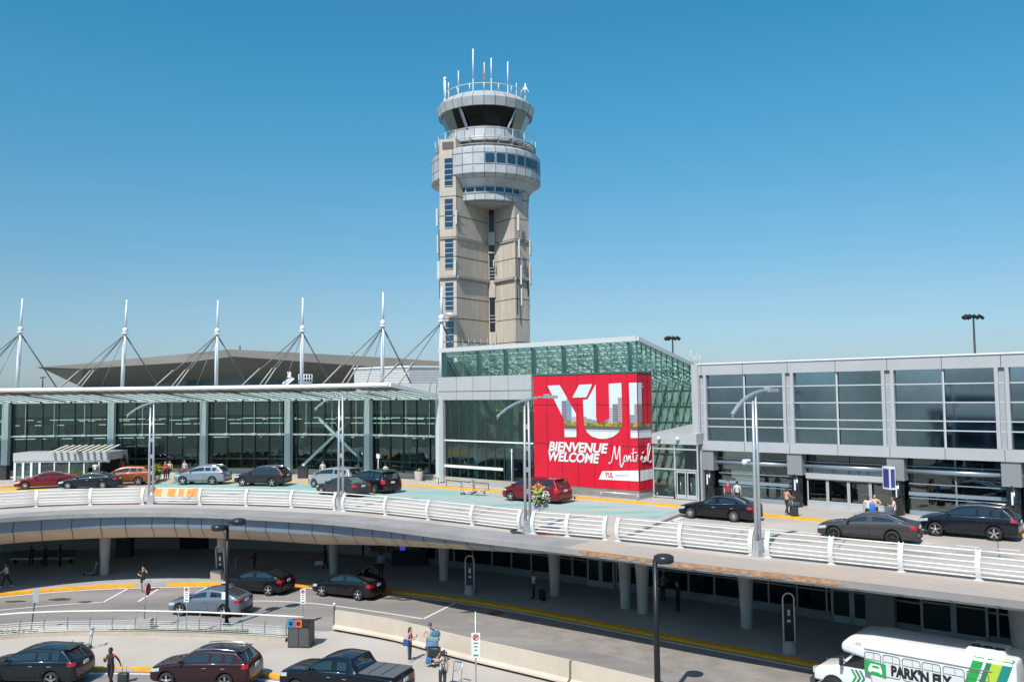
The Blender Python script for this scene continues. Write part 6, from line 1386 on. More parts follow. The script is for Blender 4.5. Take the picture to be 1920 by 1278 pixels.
# dark poles on the lower level
def dark_lamp(name, label, base, ztop, heads, r=.11):
    t = thing(name, label, "street lamp", tuple(base)); b = MB(); b.tube([base, Vector((base.x, base.y, ztop))], [r, r * .72], 12); b.build("pole", mat("pole_black", (.018, .022, .028), .4, .4), t)
    b = MB(); b.lathe([(r * 2.1, 0), (r * 2.1, .12), (r * 1.3, .25)], base, 12); b.build("base", MATS["pole_black"], t)
    for dx, dy, dz in heads:
        b = MB(); c = Vector((base.x + dx, base.y + dy, ztop + dz)); b.lathe([(0, -.16), (.37, -.16), (.42, -.1), (.42, .1), (.30, .17), (0, .18)], c, 20); b.beam((base.x, base.y, ztop + dz), c, .08, .1); h = b.build("lamp_head", mat("head_black", (.03, .034, .04), .35, .3), t)
        b = MB(); b.lathe([(0, -.17), (.33, -.17)], c, 20); b.build("lens", mat("lens_dark", (.25, .26, .27), .2), h)
    return t
dark_lamp("street_lamp", "black round headed lamp pole standing in front of the slate blue sedan", at(425, 1174, 0), 5.75, ((-.42, -.25, -.12), (.52, .35, .12)))
dark_lamp("street_lamp", "tall black lamp pole with one round head cut by the bottom edge at right", at(1234, 1335, 0), 6.15, ((.38, .1, .02),), .14)
b = MB(); p = at(425, 1174, 0); b.box((p.x - .12, p.y - .05, 1.75), (.34, .03, .42)); tag(b.build("notice_plate", M_white), "small pale notice plate fixed low on the black lamp pole", "sign")
# ================================================================== plaza railing
RP = [(-90, 1206), (0 - 40, 1200), (-3, 1198), (38, 1194.5), (83, 1192.5), (127, 1191), (169, 1190.5), (211, 1190), (254, 1190), (293, 1191), (334, 1192), (374, 1193), (414, 1195), (455, 1197), (497, 1199.5), (537, 1202)]
rt = thing("plaza_railing", "long low railing with thin bars and pale top tube beside the plaza pavement", "railing", tuple(at(*RP[0], .15))); P0 = [at(*p, .15) for p in RP]; Lr = subdiv(P0, .8)
b = MB(); u0, u1 = offs(Lr, -.12), offs(Lr, .14); b.strip(setz(u0, .15), setz(u0, .34)); b.strip(setz(u0, .34), setz(u1, .34)); b.strip(setz(u1, .34), setz(u1, .1)); b.build("kerb_base", two_scale("kerb_pink", (.44, .36, .29), (.50, .43, .36), (.38, .33, .28), .8, 6), rt)
b = MB(); top = [p + Vector((0, 0, 1.28)) for p in offs(Lr, .12, .15)]; ex = at(575, 1202.5, .15); b.tube([q for q in top] + [top[-1] + (top[-1] - top[-2]).normalized() * .95], .05, 8); b.build("top_tube", mat("tube_pale", (.72, .66, .60), .4), rt)
b = MB()
for k in range(6): b.tube([p + Vector((0, 0, .40 + .105 * k)) for p in offs(Lr, .02 - .06 * math.sin(k / 6 * 3.1), 0)], .014, 5)
b.build("thin_bars", mat("bar_grey", (.60, .62, .62), .4, .4), rt)
for p in P0[:]:
    b = MB(); b.tube([p + Vector((0, .02, .3)), p + Vector((-.02, -.06, .6)), p + Vector((0, 0, .95)), p + Vector((0, .12, 1.28))], .026, 6); b.build("post", mat("post_grey", (.22, .26, .29), .4, .5), rt)
# concrete barrier
bt = [at(*p, .0) for p in ((623, 1182), (740, 1204), (856, 1236), (1021, 1276), (1200, 1322), (1400, 1375))]
BL = subdiv(bt, 1.5)
prof = [(-.32, .12), (-.30, .2), (-.12, .32), (-.10, 1.08), (.10, 1.08), (.14, .3), (.3, .15), (.3, 0)]
cum = 0; segs = []
full = resample(BL, 200)
for k, (i0, i1) in enumerate(((0, 57), (57, 130), (130, 199))):
    s_ = full[i0:i1 + 1]; s_ = s_[:-1] if k < 2 else s_
    b = MB(); rows_ = [setz(offs(s_, o_ + .3), z) for o_, z in prof]
    for a_, c_ in zip(rows_, rows_[1:]): b.strip(a_, c_)
    for e in (0, -1): b.add([r_[e] for r_ in rows_], [tuple(range(len(rows_)))])
    o = b.build("concrete_barrier", two_scale("barrier_concrete", (.50, .43, .35), (.58, .51, .42), (.53, .46, .38), .5, 5, .9, bump=.1)); tag(o, ("beige concrete barrier section at its left end beside the recycling bin", "middle beige concrete barrier section behind the loaded luggage cart", "nearest beige concrete barrier section running out at the bottom edge")[k], "barrier", "concrete barrier sections")
p = at(627, 1172, 0); t_ = thing("delineator_post", "thin dark marker post with white cap at the barrier's left end", "post", tuple(p)); b = MB(); b.tube([p, p + Vector((0, 0, 1.15))], .05, 8); b.build("post", M_dark, t_); b = MB(); b.ball(p + Vector((0, 0, 1.2)), .09, 8, 6); b.build("cap", M_white, t_)
# recycling bin
p = at(560, 1214, .15); t_ = thing("recycling_bin", "large slatted recycling bin with blue and orange openings on the plaza", "bin", tuple(p), R(-6)); M_bin = mat("bin_dark", (.035, .036, .036), .55)
b = MB(); b.box((0, .38, .62), (1.16, .76, 1.2)); b.prism([(-.6, -.02), (.6, -.02), (.6, .78), (-.6, .78)], 1.22, [1.42, 1.42, 1.28, 1.28]); b.build("cabinet", M_bin, t_, world=False)
b = MB()
for k in range(9): 
    for s in (-.28, .28): b.box((s, -.012, .14 + k * .105), (.5, .02, .075))
b.build("slatted_doors", mat("bin_slat", (.10, .105, .105), .5), t_, world=False)
for k, (m, x) in enumerate(((mat("bin_blue", (.04, .22, .50), .4), -.40), (mat("bin_orange", (.62, .12, .03), .4), 0.0), (mat("bin_black", (.02, .02, .022), .4), .40))):
    b = MB(); b.box((x, -.04, 1.24), (.38, .05, .38)); f_ = b.build("opening_panel", m, t_, world=False); b = MB(); b.lathe([(0, -.07), (.11, -.07)], (x, 0, 1.24), 16, axis='Y'); b.build("opening", M_rubber, f_, world=False)
# dark bin on the far left of the upper pavement, and one below
for p, lb, z, k in ((at(4, 899, DECK + .15), "dark square litter bin at the far left of the upper pavement", DECK + .15, 1.), (at(234, 1042, .15), "black double litter bin against the shaded lower wall", .15, 1.1), (at(568, 896, DECK + .15), "dark litter bin under the canopy behind the silver minivan", DECK + .15, .8)):
    t_ = thing("litter_bin", lb, "bin", tuple(p)); b = MB(); b.box((0, 0, .62 * k), (1.1 * k, .7 * k, 1.24 * k)); b.build("cabinet", M_bin, t_, world=False); b = MB(); b.box((0, 0, 1.3 * k), (1.16 * k, .76 * k, .12)); b.build("lid", M_dark, t_, world=False)
    for s in (-.28, .28): b = MB(); b.lathe([(0, -.36 * k), (.12, -.36 * k)], (s * k, 0, 1.05 * k), 12, axis='Y'); b.build("opening", M_rubber, t_, world=False)
# ================================================================== signs
def sign_post(name, label, base, h, w, hh, face=0., m=M_white, lean=(0, 0), r=.03, pm=None, drop=0., text=None, red=False, cat="sign", extra=0., dark=False):
    t = thing(name, label, cat, tuple(base), face); b = MB(); b.tube([(0, .04, 0), (lean[0], lean[1] + .04, h + extra)], r, 8); b.build("post", pm or M_steel, t, world=False)
    b = MB(); b.box((lean[0] * .97, lean[1] - .005, h - hh / 2), (w, .02, hh)); pn = b.build("panel", m, t, world=False)
    if red:
        b = MB(); b.lathe([(w * .26, -.022), (w * .36, -.022)], (lean[0], 0, h - w * .5), 20, axis='Y'); b.beam((lean[0] - w * .2, -.024, h - w * .7), (lean[0] + w * .2, -.024, h - w * .3), .01, .05); b.build("no_parking_ring", mat("sign_red", (.5, .02, .03), .4), pn, world=False)
        b = MB(); b.tube([(lean[0] - .05, -.02, h - w * .68), (lean[0] - .05, -.02, h - w * .32), (lean[0] + .04, -.02, h - w * .36), (lean[0] + .04, -.02, h - w * .5), (lean[0] - .05, -.02, h - w * .52)], .012, 4); b.build("letter_p", M_blk, pn, world=False)
        b = MB()
        for k in range(3): b.box((lean[0], -.018, h - w * 1.15 - k * hh * .14), (w * (.55 - .1 * k), .006, hh * .05))
        b.build("fine_print", mat("print_grey", (.2, .2, .22), .6), pn, world=False)
        b = MB(); b.box((lean[0] , -.018, h - hh + .1), (w * .6, .006, .07)); b.build("green_arrow", M_g1, pn, world=False)
    return t
sign_post("parking_sign", "white no parking sign on steel post in front of the concrete barrier", at(893, 1330, .15), 3.1, .36, 1.0, R(4), red=True, extra=.85)
sign_post("parking_sign", "white no parking sign left of the slate blue sedan behind plaza railing", at(349, 1192, .12), 2.65, .30, .82, R(-5), red=True)
sign_post("parking_sign", "white no parking sign above the recycling bin beside the lower road", at(568, 1170, 0), 2.0, .30, .84, R(-3), red=True)
sign_post("leaning_sign", "pale blank sign seen edge on leaning on its post behind the railing", at(58, 1180, .1), 2.25, .30, .75, R(12), m=mat("sign_back", (.50, .58, .58), .4, .4), lean=(.22, .0), pm=M_dark)
# stop sign on its concrete block
p = at(272, 1178, .12); t_ = thing("stop_sign", "red stop sign seen almost edge on, its post set in a concrete block", "sign", tuple(p)); b = MB(); b.box((0, 0, .28), (.75, .5, .56)); b.build("concrete_block", M_conc, t_, world=False); b = MB(); b.tube([(-.05, 0, .5), (0, 0, 2.75)], .035, 8); b.build("post", mat("galv_green", (.36, .46, .44), .4, .4), t_, world=False)
b = MB(); M8 = Matrix.Rotation(R(92), 3, 'Z'); o8 = [(M8 @ Vector((.36 * math.cos(R(22.5 + 45 * k)), 0, .36 * math.sin(R(22.5 + 45 * k))))) + Vector((.16, -.06, 2.2)) for k in range(8)]; nn = M8 @ Vector((0, -.02, 0)); b.add(o8 + [v + nn for v in o8], [tuple(range(8)), tuple(range(8, 16))] + [(k, (k + 1) % 8, 8 + (k + 1) % 8, 8 + k) for k in range(8)]); pn = b.build("octagon_panel", mat("stop_red", (.42, .012, .03), .4), t_, world=False)
b = MB(); b.box((.12, -.05, 2.62), (.42, .05, .2), rz=R(35)); b.build("name_plate", mat("plate_green", (.50, .60, .58), .4), t_, world=False)
text_obj("arret_text", "STOP", .2, M_white, pn, Matrix.Translation((.16, -.10, 2.13)) @ Matrix.Rotation(R(92), 4, 'Z') @ Matrix.Rotation(R(90), 4, 'X') @ Matrix.Translation((0, 0, .01)), ext=.002, align='CENTER')
for (px, py), h, w, hh, lb in (((226, 893), 2.3, .30, .34, "small pale sign on a post right of the entrance porch"), ((709, 899), 2.35, .32, .40, "small red and white sign on a post behind the black minivan"), ((960, 921), 3.3, .12, .25, "thin white sign post in front of the pavilion near the red minivan"), ((1302, 937), 2.4, .05, .1, "thin white post in front of the vestibule doors")):
    sign_post("small_sign", lb, at(px, py, DECK + .15), h, w, hh, m=M_white, r=.035, pm=M_white)
p = at(1467, 944, DECK + .15); t_ = sign_post("bus_stop_sign", "white pictogram sign on a pole with concrete foot by the bench", p, 2.75, .38, .5, pm=M_white, r=.04); b = MB(); b.box((0, -.018, 2.55), (.14, .006, .2)); b.box((0, -.018, 2.36), (.14, .006, .06)); b.build("pictogram", M_blk, t_, world=False); b = MB(); b.box((0, .05, .15), (.6, .5, .3)); b.build("foot", M_conc, t_, world=False)
# hoop signs on the lower pavement
def hoop(px, py, h, lb, lean=0.):
    p = at(px, py, .15); t = thing("hoop_sign", lb, "sign", tuple(p)); w = .28; b = MB(); P = [(-w, 0, .2)] + [(lean * 1 - w * math.cos(a), 0, h - w + w * math.sin(a)) for a in [math.pi * k / 8 for k in range(9)]] + [(w, 0, .2)]; b.tube(P, .035, 8); b.build("hoop", M_white, t, world=False)
    b = MB(); b.add([(-w * .8, 0, .5), (w * .8, 0, .5), (w * .8 + lean, 0, h - .5), (-w * .8 + lean, 0, h - .5)], [(0, 1, 2, 3)]); b.build("panel", mat("hoop_panel", (.03, .035, .04), .4), t, world=False)
    b = MB(); b.box((lean * .7, -.012, h - .95), (.12, .01, .3)); b.box((lean * .6, -.012, h - 1.35), (.16, .01, .12)); b.build("pictogram", M_white, t, world=False)
    b = MB(); b.lathe([(.36, 0), (.36, .22), (.2, .55), (.12, .58), (0, .58)], (0, 0, 0), 12); b.build("foot", mat("foot_concrete", (.42, .41, .40), .8), t, world=False)
hoop(881, 1113, 2.45, "white hoop sign with round concrete foot between the middle pillars"); hoop(1481, 1223, 2.9, "white hoop sign on concrete foot left of the shuttle bus", .0); hoop(414, 1084, 2.35, "white hoop sign beside the pillar behind the black electric crossover", -.1)
p = at(404, 1087, .15); t_ = thing("concrete_block", "small pale concrete block at the foot of the hoop sign by the kerb", "block", tuple(p)); b = MB(); b.box((0, .3, .33), (.75, .6, .66)); b.build("block", M_conc, t_, world=False)
# ================================================================== carts, benches, racks
def make_cart():
    t = thing("luggage_cart", "", "luggage cart")
    b = MB(); b.tube([(.45, -.25, .18), (-.45, -.18, .2), (-.45, .18, .2), (.45, .25, .18), (.45, -.25, .18)], .02, 6); b.box((0, 0, .2), (.8, .34, .02)); b.tube([(-.45, -.18, .2), (-.45, -.18, .42), (-.45, .18, .42), (-.45, .18, .2)], .018, 6); b.build("platform", M_steel, t, world=False)
    b = MB(); b.tube([(.42, -.24, .18), (.55, -.24, 1.0), (.55, .24, 1.0), (.42, .24, .18)], .02, 6); b.tube([(.5, -.24, .62), (.5, .24, .62)], .014, 5); b.tube([(.53, -.1, 1.0), (.5, -.1, .62)], .012, 5); b.tube([(.53, .1, 1.0), (.5, .1, .62)], .012, 5); b.build("frame", M_steel, t, world=False)
    b = MB(); b.box((.56, 0, 1.0), (.08, .40, .05)); b.build("handle", mat("cart_blue", (.08, .20, .45), .4), t, world=False)
    for x, y in ((.38, -.24), (.38, .24), (-.4, 0)):
        b = MB(); b.lathe([(0, y - .02), (.075, y - .02), (.075, y + .02), (0, y + .02)], (x, 0, .075), 10, axis='Y'); b.build("wheel", M_rubber, t, world=False)
    return t
ct = make_cart()
for i, (px, py, z, a, lb) in enumerate([(152, 1216, .15, 10, "empty luggage cart on the plaza behind the dark blue suv"), (168, 1078, .15, 4, "empty luggage cart beside the left pillar in the shade"), (876, 927, DECK, 160, "luggage cart standing off the yellow kerb left of the red minivan"), (899, 925, DECK + .15, 165, "luggage cart at the kerb nearest the red minivan's bonnet"), (845, 1290, .15, 55, "luggage cart cut by the bottom edge beside the man with backpack"), (1068, 936, DECK + .15, 200, "luggage cart just behind the red minivan's tailgate")]):
    o = ct if i == 0 else copy_tree(ct); o.location = at(px, py, z); o.rotation_euler = (0, 0, R(a)); tag(o, lb, "luggage cart", "empty luggage carts")
p0, p1 = at(837, 911, DECK + .15), at(916, 918, DECK + .15); t_ = thing("cart_rack", "low black rail rack along the pavement left of the red minivan", "rack", tuple(p0)); b = MB(); b.tube([p0 + Vector((0, 0, .5)), p1 + Vector((0, 0, .5))], .035, 6)
b.build("rail", M_dark, t_)
for u in (0, .33, .66, 1): b = MB(); q = p0.lerp(p1, u); b.tube([q, q + Vector((0, 0, .5))], .03, 6); b.build("post", M_dark, t_)
p0, p1 = at(795, 903, DECK + .15), at(822, 907, DECK + .15); t_ = thing("cart_rack", "short low black rail by the last terminal column", "rack", tuple(p0)); b = MB(); b.tube([p0, p0 + Vector((0, 0, .5)), p1 + Vector((0, 0, .5)), p1], .035, 6); b.build("rail", M_dark, t_)
for (p, lb) in ((at(1435, 941, DECK + .15), "grey metal bench against the wing's first glass bay"),):
    t_ = thing("bench", lb, "bench", tuple(p), aW); b = MB()
    for k in range(4): b.box((0, -.1 + k * .12, .45), (2.6, .09, .03))
    b.build("seat", M_steel, t_, world=False); b = MB()
    for k in range(4): b.box((0, .34 + k * .02, .6 + k * .12), (2.6, .03, .09))
    b.build("backrest", M_steel, t_, world=False)
    for x in (-1.1, 0, 1.1): b = MB(); b.box((x, .08, .22), (.06, .5, .44)); b.build("leg", M_dark, t_, world=False)
for px, py, z, lb in ((293, 900, DECK + .15, "yellow green leafy planter right of the copper crossover"),):
    p = at(px, py, z); t_ = thing("planter", lb, "planter", tuple(p)); b = MB(); b.lathe([(.3, 0), (.42, .5), (.40, .5), (.3, .45)], (0, 0, 0), 16); b.build("pot", mat("pot_grey", (.30, .29, .27), .7), t_, world=False)
    b = MB(); leafball(b, (0, 0, .95), .55, 420, 5, (0, 1, 1), .16); b.build("foliage", [F_[0], mat("leaf_yellow", (.42, .42, .05), .6), F_[1]], t_, world=False, fixn=False)
for px, lb in ((327, "grey concrete bollard planter near the silver blue suv's bonnet"), (785, "grey square planter by the last columns of the terminal")):
    p = at(px, 902 if px < 500 else 901, DECK + .15); t_ = thing("bollard_planter", lb, "planter", tuple(p)); b = MB(); b.lathe([(.34, 0), (.38, .85), (.3, .85), (.3, .7), (0, .7)], (0, 0, 0), 14); b.build("pot", M_conc, t_, world=False); b = MB(); leafball(b, (0, 0, .85), .25, 60, 6, (0, 1), .1); b.build("plants", F_, t_, world=False, fixn=False)
for px, py, lb in ((1265, 935, "small black bollard sign in front of the vestibule's left pane"),):
    p = at(px, py, DECK + .15); t_ = thing("bollard", lb, "bollard", tuple(p)); b = MB(); b.tube([(0, 0, 0), (0, 0, .9)], .06, 8); b.build("post", M_dark, t_, world=False)
# low barrier rail, chairs in the shade
p = at(442, 1073, .15); t_ = thing("hand_rail", "bent grey handrail in the shade above the black crossover", "rail", tuple(p)); b = MB(); q = p + Vector((1.1, .6, 1.15)); b.tube([p, p + Vector((0, 0, 1.05)), p + Vector((1.2, 1.5, 1.15))], .04, 6); b.build("tube", M_steel, t_)
# ================================================================== people
SK = [mat("skin_light", (.55, .33, .24), .6), mat("skin_brown", (.22, .11, .07), .6), mat("skin_dark", (.07, .035, .025), .6)]
def cloth(c): return mat("cloth_%.2f_%.2f_%.2f" % c, c, .85, noise=.08, nscale=12)
def make_person(label, loc, heading, top=(.5, .5, .5), legs=(.02, .03, .06), skin=0, hair=(.03, .02, .015), shoes=(.03, .03, .03), H=1.7, step=.0, armL='down', armR='down', sleeve='short', shorts=False, long_hair=False, cap=None, group=None, stripes=None, lean=0., sit=False, bag=None, hand_in_face=False, red_sleeves=False):
    """faces +x in its own frame"""
    t = thing("person", label, "person", tuple(loc), heading, group); k = H / 1.72
    J = {}; 
    J['pel'] = (0, 0, .95); J['wai'] = (lean * .1, 0, 1.12); J['che'] = (lean * .25, 0, 1.32); J['nec'] = (lean * .36 + .01, 0, 1.47); J['hb'] = (lean * .4 + .02, 0, 1.54)
    for s, nm in ((1, 'L'), (-1, 'R')):
        f = step * s
        J['hip' + nm] = (0, s * .10, .90); J['kne' + nm] = (f * .5 + (.03 if step else .01), s * .105, .50 + .02 * (f < 0)); J['ank' + nm] = (f * 1.0 - (.10 if f < 0 else 0), s * .10, .09 + (.05 if f < 0 else 0)); J['toe' + nm] = (J['ank' + nm][0] + .17, s * .12, .035 + (.0 if f >= 0 else .0))
        if sit: J['kne' + nm] = (.42, s * .12, .88 * .55); J['hip' + nm] = (0, s * .1, .50); 
        sh = (lean * .33, s * .185, 1.41); J['sho' + nm] = sh; pose = armL if nm == 'L' else armR
        if pose == 'down': e, w, h = (lean * .3 - .02, s * .235, 1.14), (lean * .3 + .05, s * .25, .90), (.02, 0, -.09)
        elif pose == 'swing': e, w, h = (lean * .3 - .12 * s, s * .235, 1.15), (-.15 * s + .08, s * .24, .93), (.02, 0, -.09)
        elif pose == 'phone': e, w, h = (.06, s * .22, 1.14), (.28, s * .10, 1.22), (.07, -s * .03, .06)
        elif pose == 'ear': e, w, h = (.16, s * .30, 1.30), (.10, s * .16, 1.52), (-.01, -s * .03, .07)
        elif pose == 'pull': e, w, h = (-.16, s * .26, 1.18), (-.30, s * .26, .96), (-.04, 0, -.08)
        elif pose == 'push': e, w, h = (.14, s * .22, 1.18), (.38, s * .20, 1.08), (.09, 0, 0)
        elif pose == 'rest': e, w, h = (.02, s * .34, 1.20), (.22, s * .12, 1.16), (.08, -s * .05, 0)
        elif pose == 'hip': e, w, h = (-.05, s * .36, 1.20), (.04, s * .20, 1.04), (.04, -s * .04, -.03)
        J['elb' + nm] = e; J['wri' + nm] = w; J['han' + nm] = tuple(a + c * .45 for a, c in zip(w, h)); J['hd' + nm] = h
    names = [n for n in J if not n.startswith('hd')]; idx = {n: i for i, n in enumerate(names)}
    rad = {'pel': (.155, .12), 'wai': (.13, .10), 'che': (.165, .115), 'nec': (.062, .062), 'hb': (.058, .06)}
    for nm in 'LR':
        wide = .012 if not shorts else .02
        rad.update({'hip' + nm: (.095, .10), 'kne' + nm: (.062 + wide * .6, .062 + wide * .6), 'ank' + nm: (.045 + wide * .4, .045 + wide * .4), 'toe' + nm: (.042, .032), 'sho' + nm: (.062, .06), 'elb' + nm: (.044, .044), 'wri' + nm: (.029, .029), 'han' + nm: (.026, .034)})
    E = [('pel', 'wai'), ('wai', 'che'), ('che', 'nec'), ('nec', 'hb')]
    for nm in 'LR': E += [('pel', 'hip' + nm), ('hip' + nm, 'kne' + nm), ('kne' + nm, 'ank' + nm), ('ank' + nm, 'toe' + nm), ('che', 'sho' + nm), ('sho' + nm, 'elb' + nm), ('elb' + nm, 'wri' + nm), ('wri' + nm, 'han' + nm)]
    me = bpy.data.meshes.new("tmpp"); me.from_pydata([J[n] for n in names], [(idx[a], idx[c]) for a, c in E], []); o = bpy.data.objects.new("tmpp", me); COL.objects.link(o)
    m = o.modifiers.new("s", 'SKIN'); m.use_smooth_shade = True
    for n in names: v = me.skin_vertices[0].data[idx[n]]; v.radius = rad[n]; v.use_root = n == 'pel'
    m2 = o.modifiers.new("u", 'SUBSURF'); m2.levels = 1; m2.render_levels = 1
    ev = bpy.data.meshes.new_from_object(o.evaluated_get(bpy.context.evaluated_depsgraph_get())); bpy.data.objects.remove(o)
    b = MB()
    def seg_mat(c):
        best = None; bd = 9
        for a, d in E:
            p, q = Vector(J[a]), Vector(J[d]); u = q - p; tt = max(0, min(1, (c - p).dot(u) / u.length_squared)); dist = (c - p - u * tt).length - .5 * (rad[a][0] + (rad[d][0] - rad[a][0]) * tt)
            if dist < bd: bd = dist; best = (a, d, tt)
        a, d, tt = best
        if d[:3] in ('toe',): return 3
        if d[:3] == 'ank': return (0 if shorts else 2) if tt < .9 else (3 if tt > .92 else 2)
        if d[:3] == 'kne': return 2 if not shorts or tt < .75 else 0
        if d[:3] == 'hip' or (a == 'pel' and tt < .3): return 2
        if d == 'hb' or (d == 'nec' and tt > .75): return 0
        if d[:3] == 'elb': return 1 if (sleeve != 'none' and (tt < .65 or sleeve == 'long')) else 0
        if d[:3] == 'wri': return 1 if sleeve == 'long' and tt < .9 else 0
        if d[:3] == 'han': return 0
        return 1
    vs = [v.co.copy() for v in ev.vertices]; ms_ = []
    for p in ev.polygons:
        c = Vector((0, 0, 0))
        for i in p.vertices: c += vs[i]
        c /= len(p.vertices); mi_ = seg_mat(c)
        if red_sleeves and mi_ == 1 and (abs(c.y) > .15 and c.z > 1.15): mi_ = 4
        if stripes and not red_sleeves and mi_ == 1 and int((c.y + 5) / .045) % 2: mi_ = 4
        ms_.append(mi_)
    b.v = vs; b.f = [list(p.vertices) for p in ev.polygons]; b.m = ms_; b.sm = [True] * len(b.f); bpy.data.meshes.remove(ev)
    hc = Vector(J['hb']) + Vector((.02, 0, .075)); 
    b.ball(hc, (.092, .075, .118), 14, 10, 0); b.ball(hc + Vector((.055, 0, -.06)), (.05, .05, .05), 10, 6, 0)     # skull, jaw
    b.ball(hc + Vector((.098, 0, -.012)), (.018, .014, .024), 6, 4, 0)
    for s in (1, -1): b.ball(hc + Vector((0, s * .076, -.005)), (.018, .010, .030), 6, 4, 0); b.ball(hc + Vector((.083, s * .03, .012)), (.010, .013, .008), 6, 4, 5)
    b.box(hc + Vector((.092, 0, -.055)), (.012, .04, .008), mi=6)
    for nm, s in (('L', 1), ('R', -1)):     # palm, four fingers, thumb
        w = Vector(J['wri' + nm]); d = Vector(J['hd' + nm]).normalized(); side = d.cross(Vector((0, s, 0))); side = (side if side.length > .2 else d.cross(Vector((1, 0, 0)))).normalized(); nrm = d.cross(side)
        for i, (fo, ln) in enumerate(((-.027, .068), (-.009, .076), (.009, .072), (.026, .058))):
            r0 = w + d * .075 + side * fo; r1 = r0 + d * ln * .5 + nrm * .006; r2 = r1 + d * ln * .4 + nrm * .016; b.tube([r0, r1, r2], [.0095, .0088, .007], 6, 0)
        r0 = w + d * .03 + side * .028; b.tube([r0, r0 + side * .028 + d * .02, r0 + side * .036 + d * .048], [.012, .010, .008], 6, 0)
    b.v = [v * k for v in b.v]
    body = b.build("body", [SK[skin], cloth(top), cloth(legs), cloth(shoes), cloth(stripes or (.5, .5, .5)), mat("eye_dark", (.02, .015, .01), .3), mat("lip", (.35, .12, .10), .6)], t, world=False, fixn=False)
    b = MB(); b.lathe([(0, .128), (.05, .12), (.088, .07), (.099, .0), (.09, -.05)], hc + Vector((-.012, 0, .008)), 16)
    b.v = [v for v in b.v]
    hm = mat("hair_%.2f_%.2f" % hair[:2], hair, .7, noise=.3, nscale=30)
    # keep the face clear
    keep = []
    for f, mi_, sm_ in zip(b.f, b.m, b.sm):
        c = sum((b.v[i] for i in f), Vector((0, 0, 0))) / len(f) - hc
        if not (c.x > .03 and c.z < .055): keep.append((f, mi_, sm_))
    b.f = [x[0] for x in keep]; b.m = [x[1] for x in keep]; b.sm = [x[2] for x in keep]
    if long_hair: b.ball(hc + Vector((-.07, 0, -.10)), (.05, .085, .17), 10, 8)
    b.v = [v * k for v in b.v]; b.build("hair", hm, t, world=False, fixn=False)
    if cap:
        b = MB(); b.lathe([(0, .145), (.06, .135), (.098, .085), (.104, .05)], hc, 14); b.box(hc + Vector((.14, 0, .055)), (.11, .12, .012)); b.v = [v * k for v in b.v]; b.build("cap", cloth(cap), t, world=False)
    if hand_in_face or 'phone' in (armL, armR):
        nm = 'L' if armL == 'phone' else 'R'
        if 'phone' in (armL, armR):
            w = (Vector(J['wri' + nm]) + Vector(J['hd' + nm]) * 1.3) * k; b = MB(); b.box(w + Vector((.01, 0, .03)), (.012, .07, .14)); b.build("phone", M_blk, t, world=False)
    return t
def suitcase(label, loc, rz=0., c=(.02, .02, .022), h=.62, w=.42, d=.26, group=None):
    t = thing("suitcase", label, "suitcase", tuple(loc), rz, group); m = mat("case_%.2f_%.2f_%.2f" % c, c, .4)
    rounded("shell", [(-d / 2, -w / 2, .06), (d / 2, -w / 2, .06), (d / 2, w / 2, .06), (-d / 2, w / 2, .06), (-d / 2, -w / 2, .06 + h), (d / 2, -w / 2, .06 + h), (d / 2, w / 2, .06 + h), (-d / 2, w / 2, .06 + h)], [(0, 1, 2, 3), (4, 5, 6, 7), (0, 1, 5, 4), (1, 2, 6, 5), (2, 3, 7, 6), (3, 0, 4, 7)], m, t, .04, 2)
    b = MB(); b.tube([(-d / 2 + .04, -.1, h), (-d / 2 + .04, -.1, h + .38), (-d / 2 + .04, .1, h + .38), (-d / 2 + .04, .1, h)], .012, 6); b.build("handle", M_steel, t, world=False)
    for x in (-d / 2 + .05, d / 2 - .05):
        for y in (-w / 2 + .05, w / 2 - .05): b = MB(); b.lathe([(0, y - .015), (.032, y - .015), (.032, y + .015), (0, y + .015)], (x, 0, .032), 8, axis='Y'); b.build("wheel", M_rubber, t, world=False)
    return t
def bag(name, label, loc, size, c, rz=0., cat="bag", group=None, strap=True):
    x, y, z = size; t = thing(name, label, cat, tuple(loc), rz, group)
    rounded("pouch", [(-x / 2, -y / 2, 0), (x / 2, -y / 2, 0), (x / 2, y / 2, 0), (-x / 2, y / 2, 0), (-x / 2 * .85, -y / 2 * .8, z), (x / 2 * .85, -y / 2 * .8, z), (x / 2 * .85, y / 2 * .8, z), (-x / 2 * .85, y / 2 * .8, z)], [(0, 1, 2, 3), (4, 5, 6, 7), (0, 1, 5, 4), (1, 2, 6, 5), (2, 3, 7, 6), (3, 0, 4, 7)], cloth(c), t, min(size) * .25, 2)
    if strap: b = MB(); b.tube([(-x * .25, 0, z * .96), (-x * .15, 0, z + .1), (x * .15, 0, z + .1), (x * .25, 0, z * .96)], .012, 5); b.build("strap", M_dark, t, world=False)
    return t
PZ = .15; UZ = DECK + .15
AWAY, NEAR, LEFT, RIGHT = R(90), R(-90), R(180), 0.
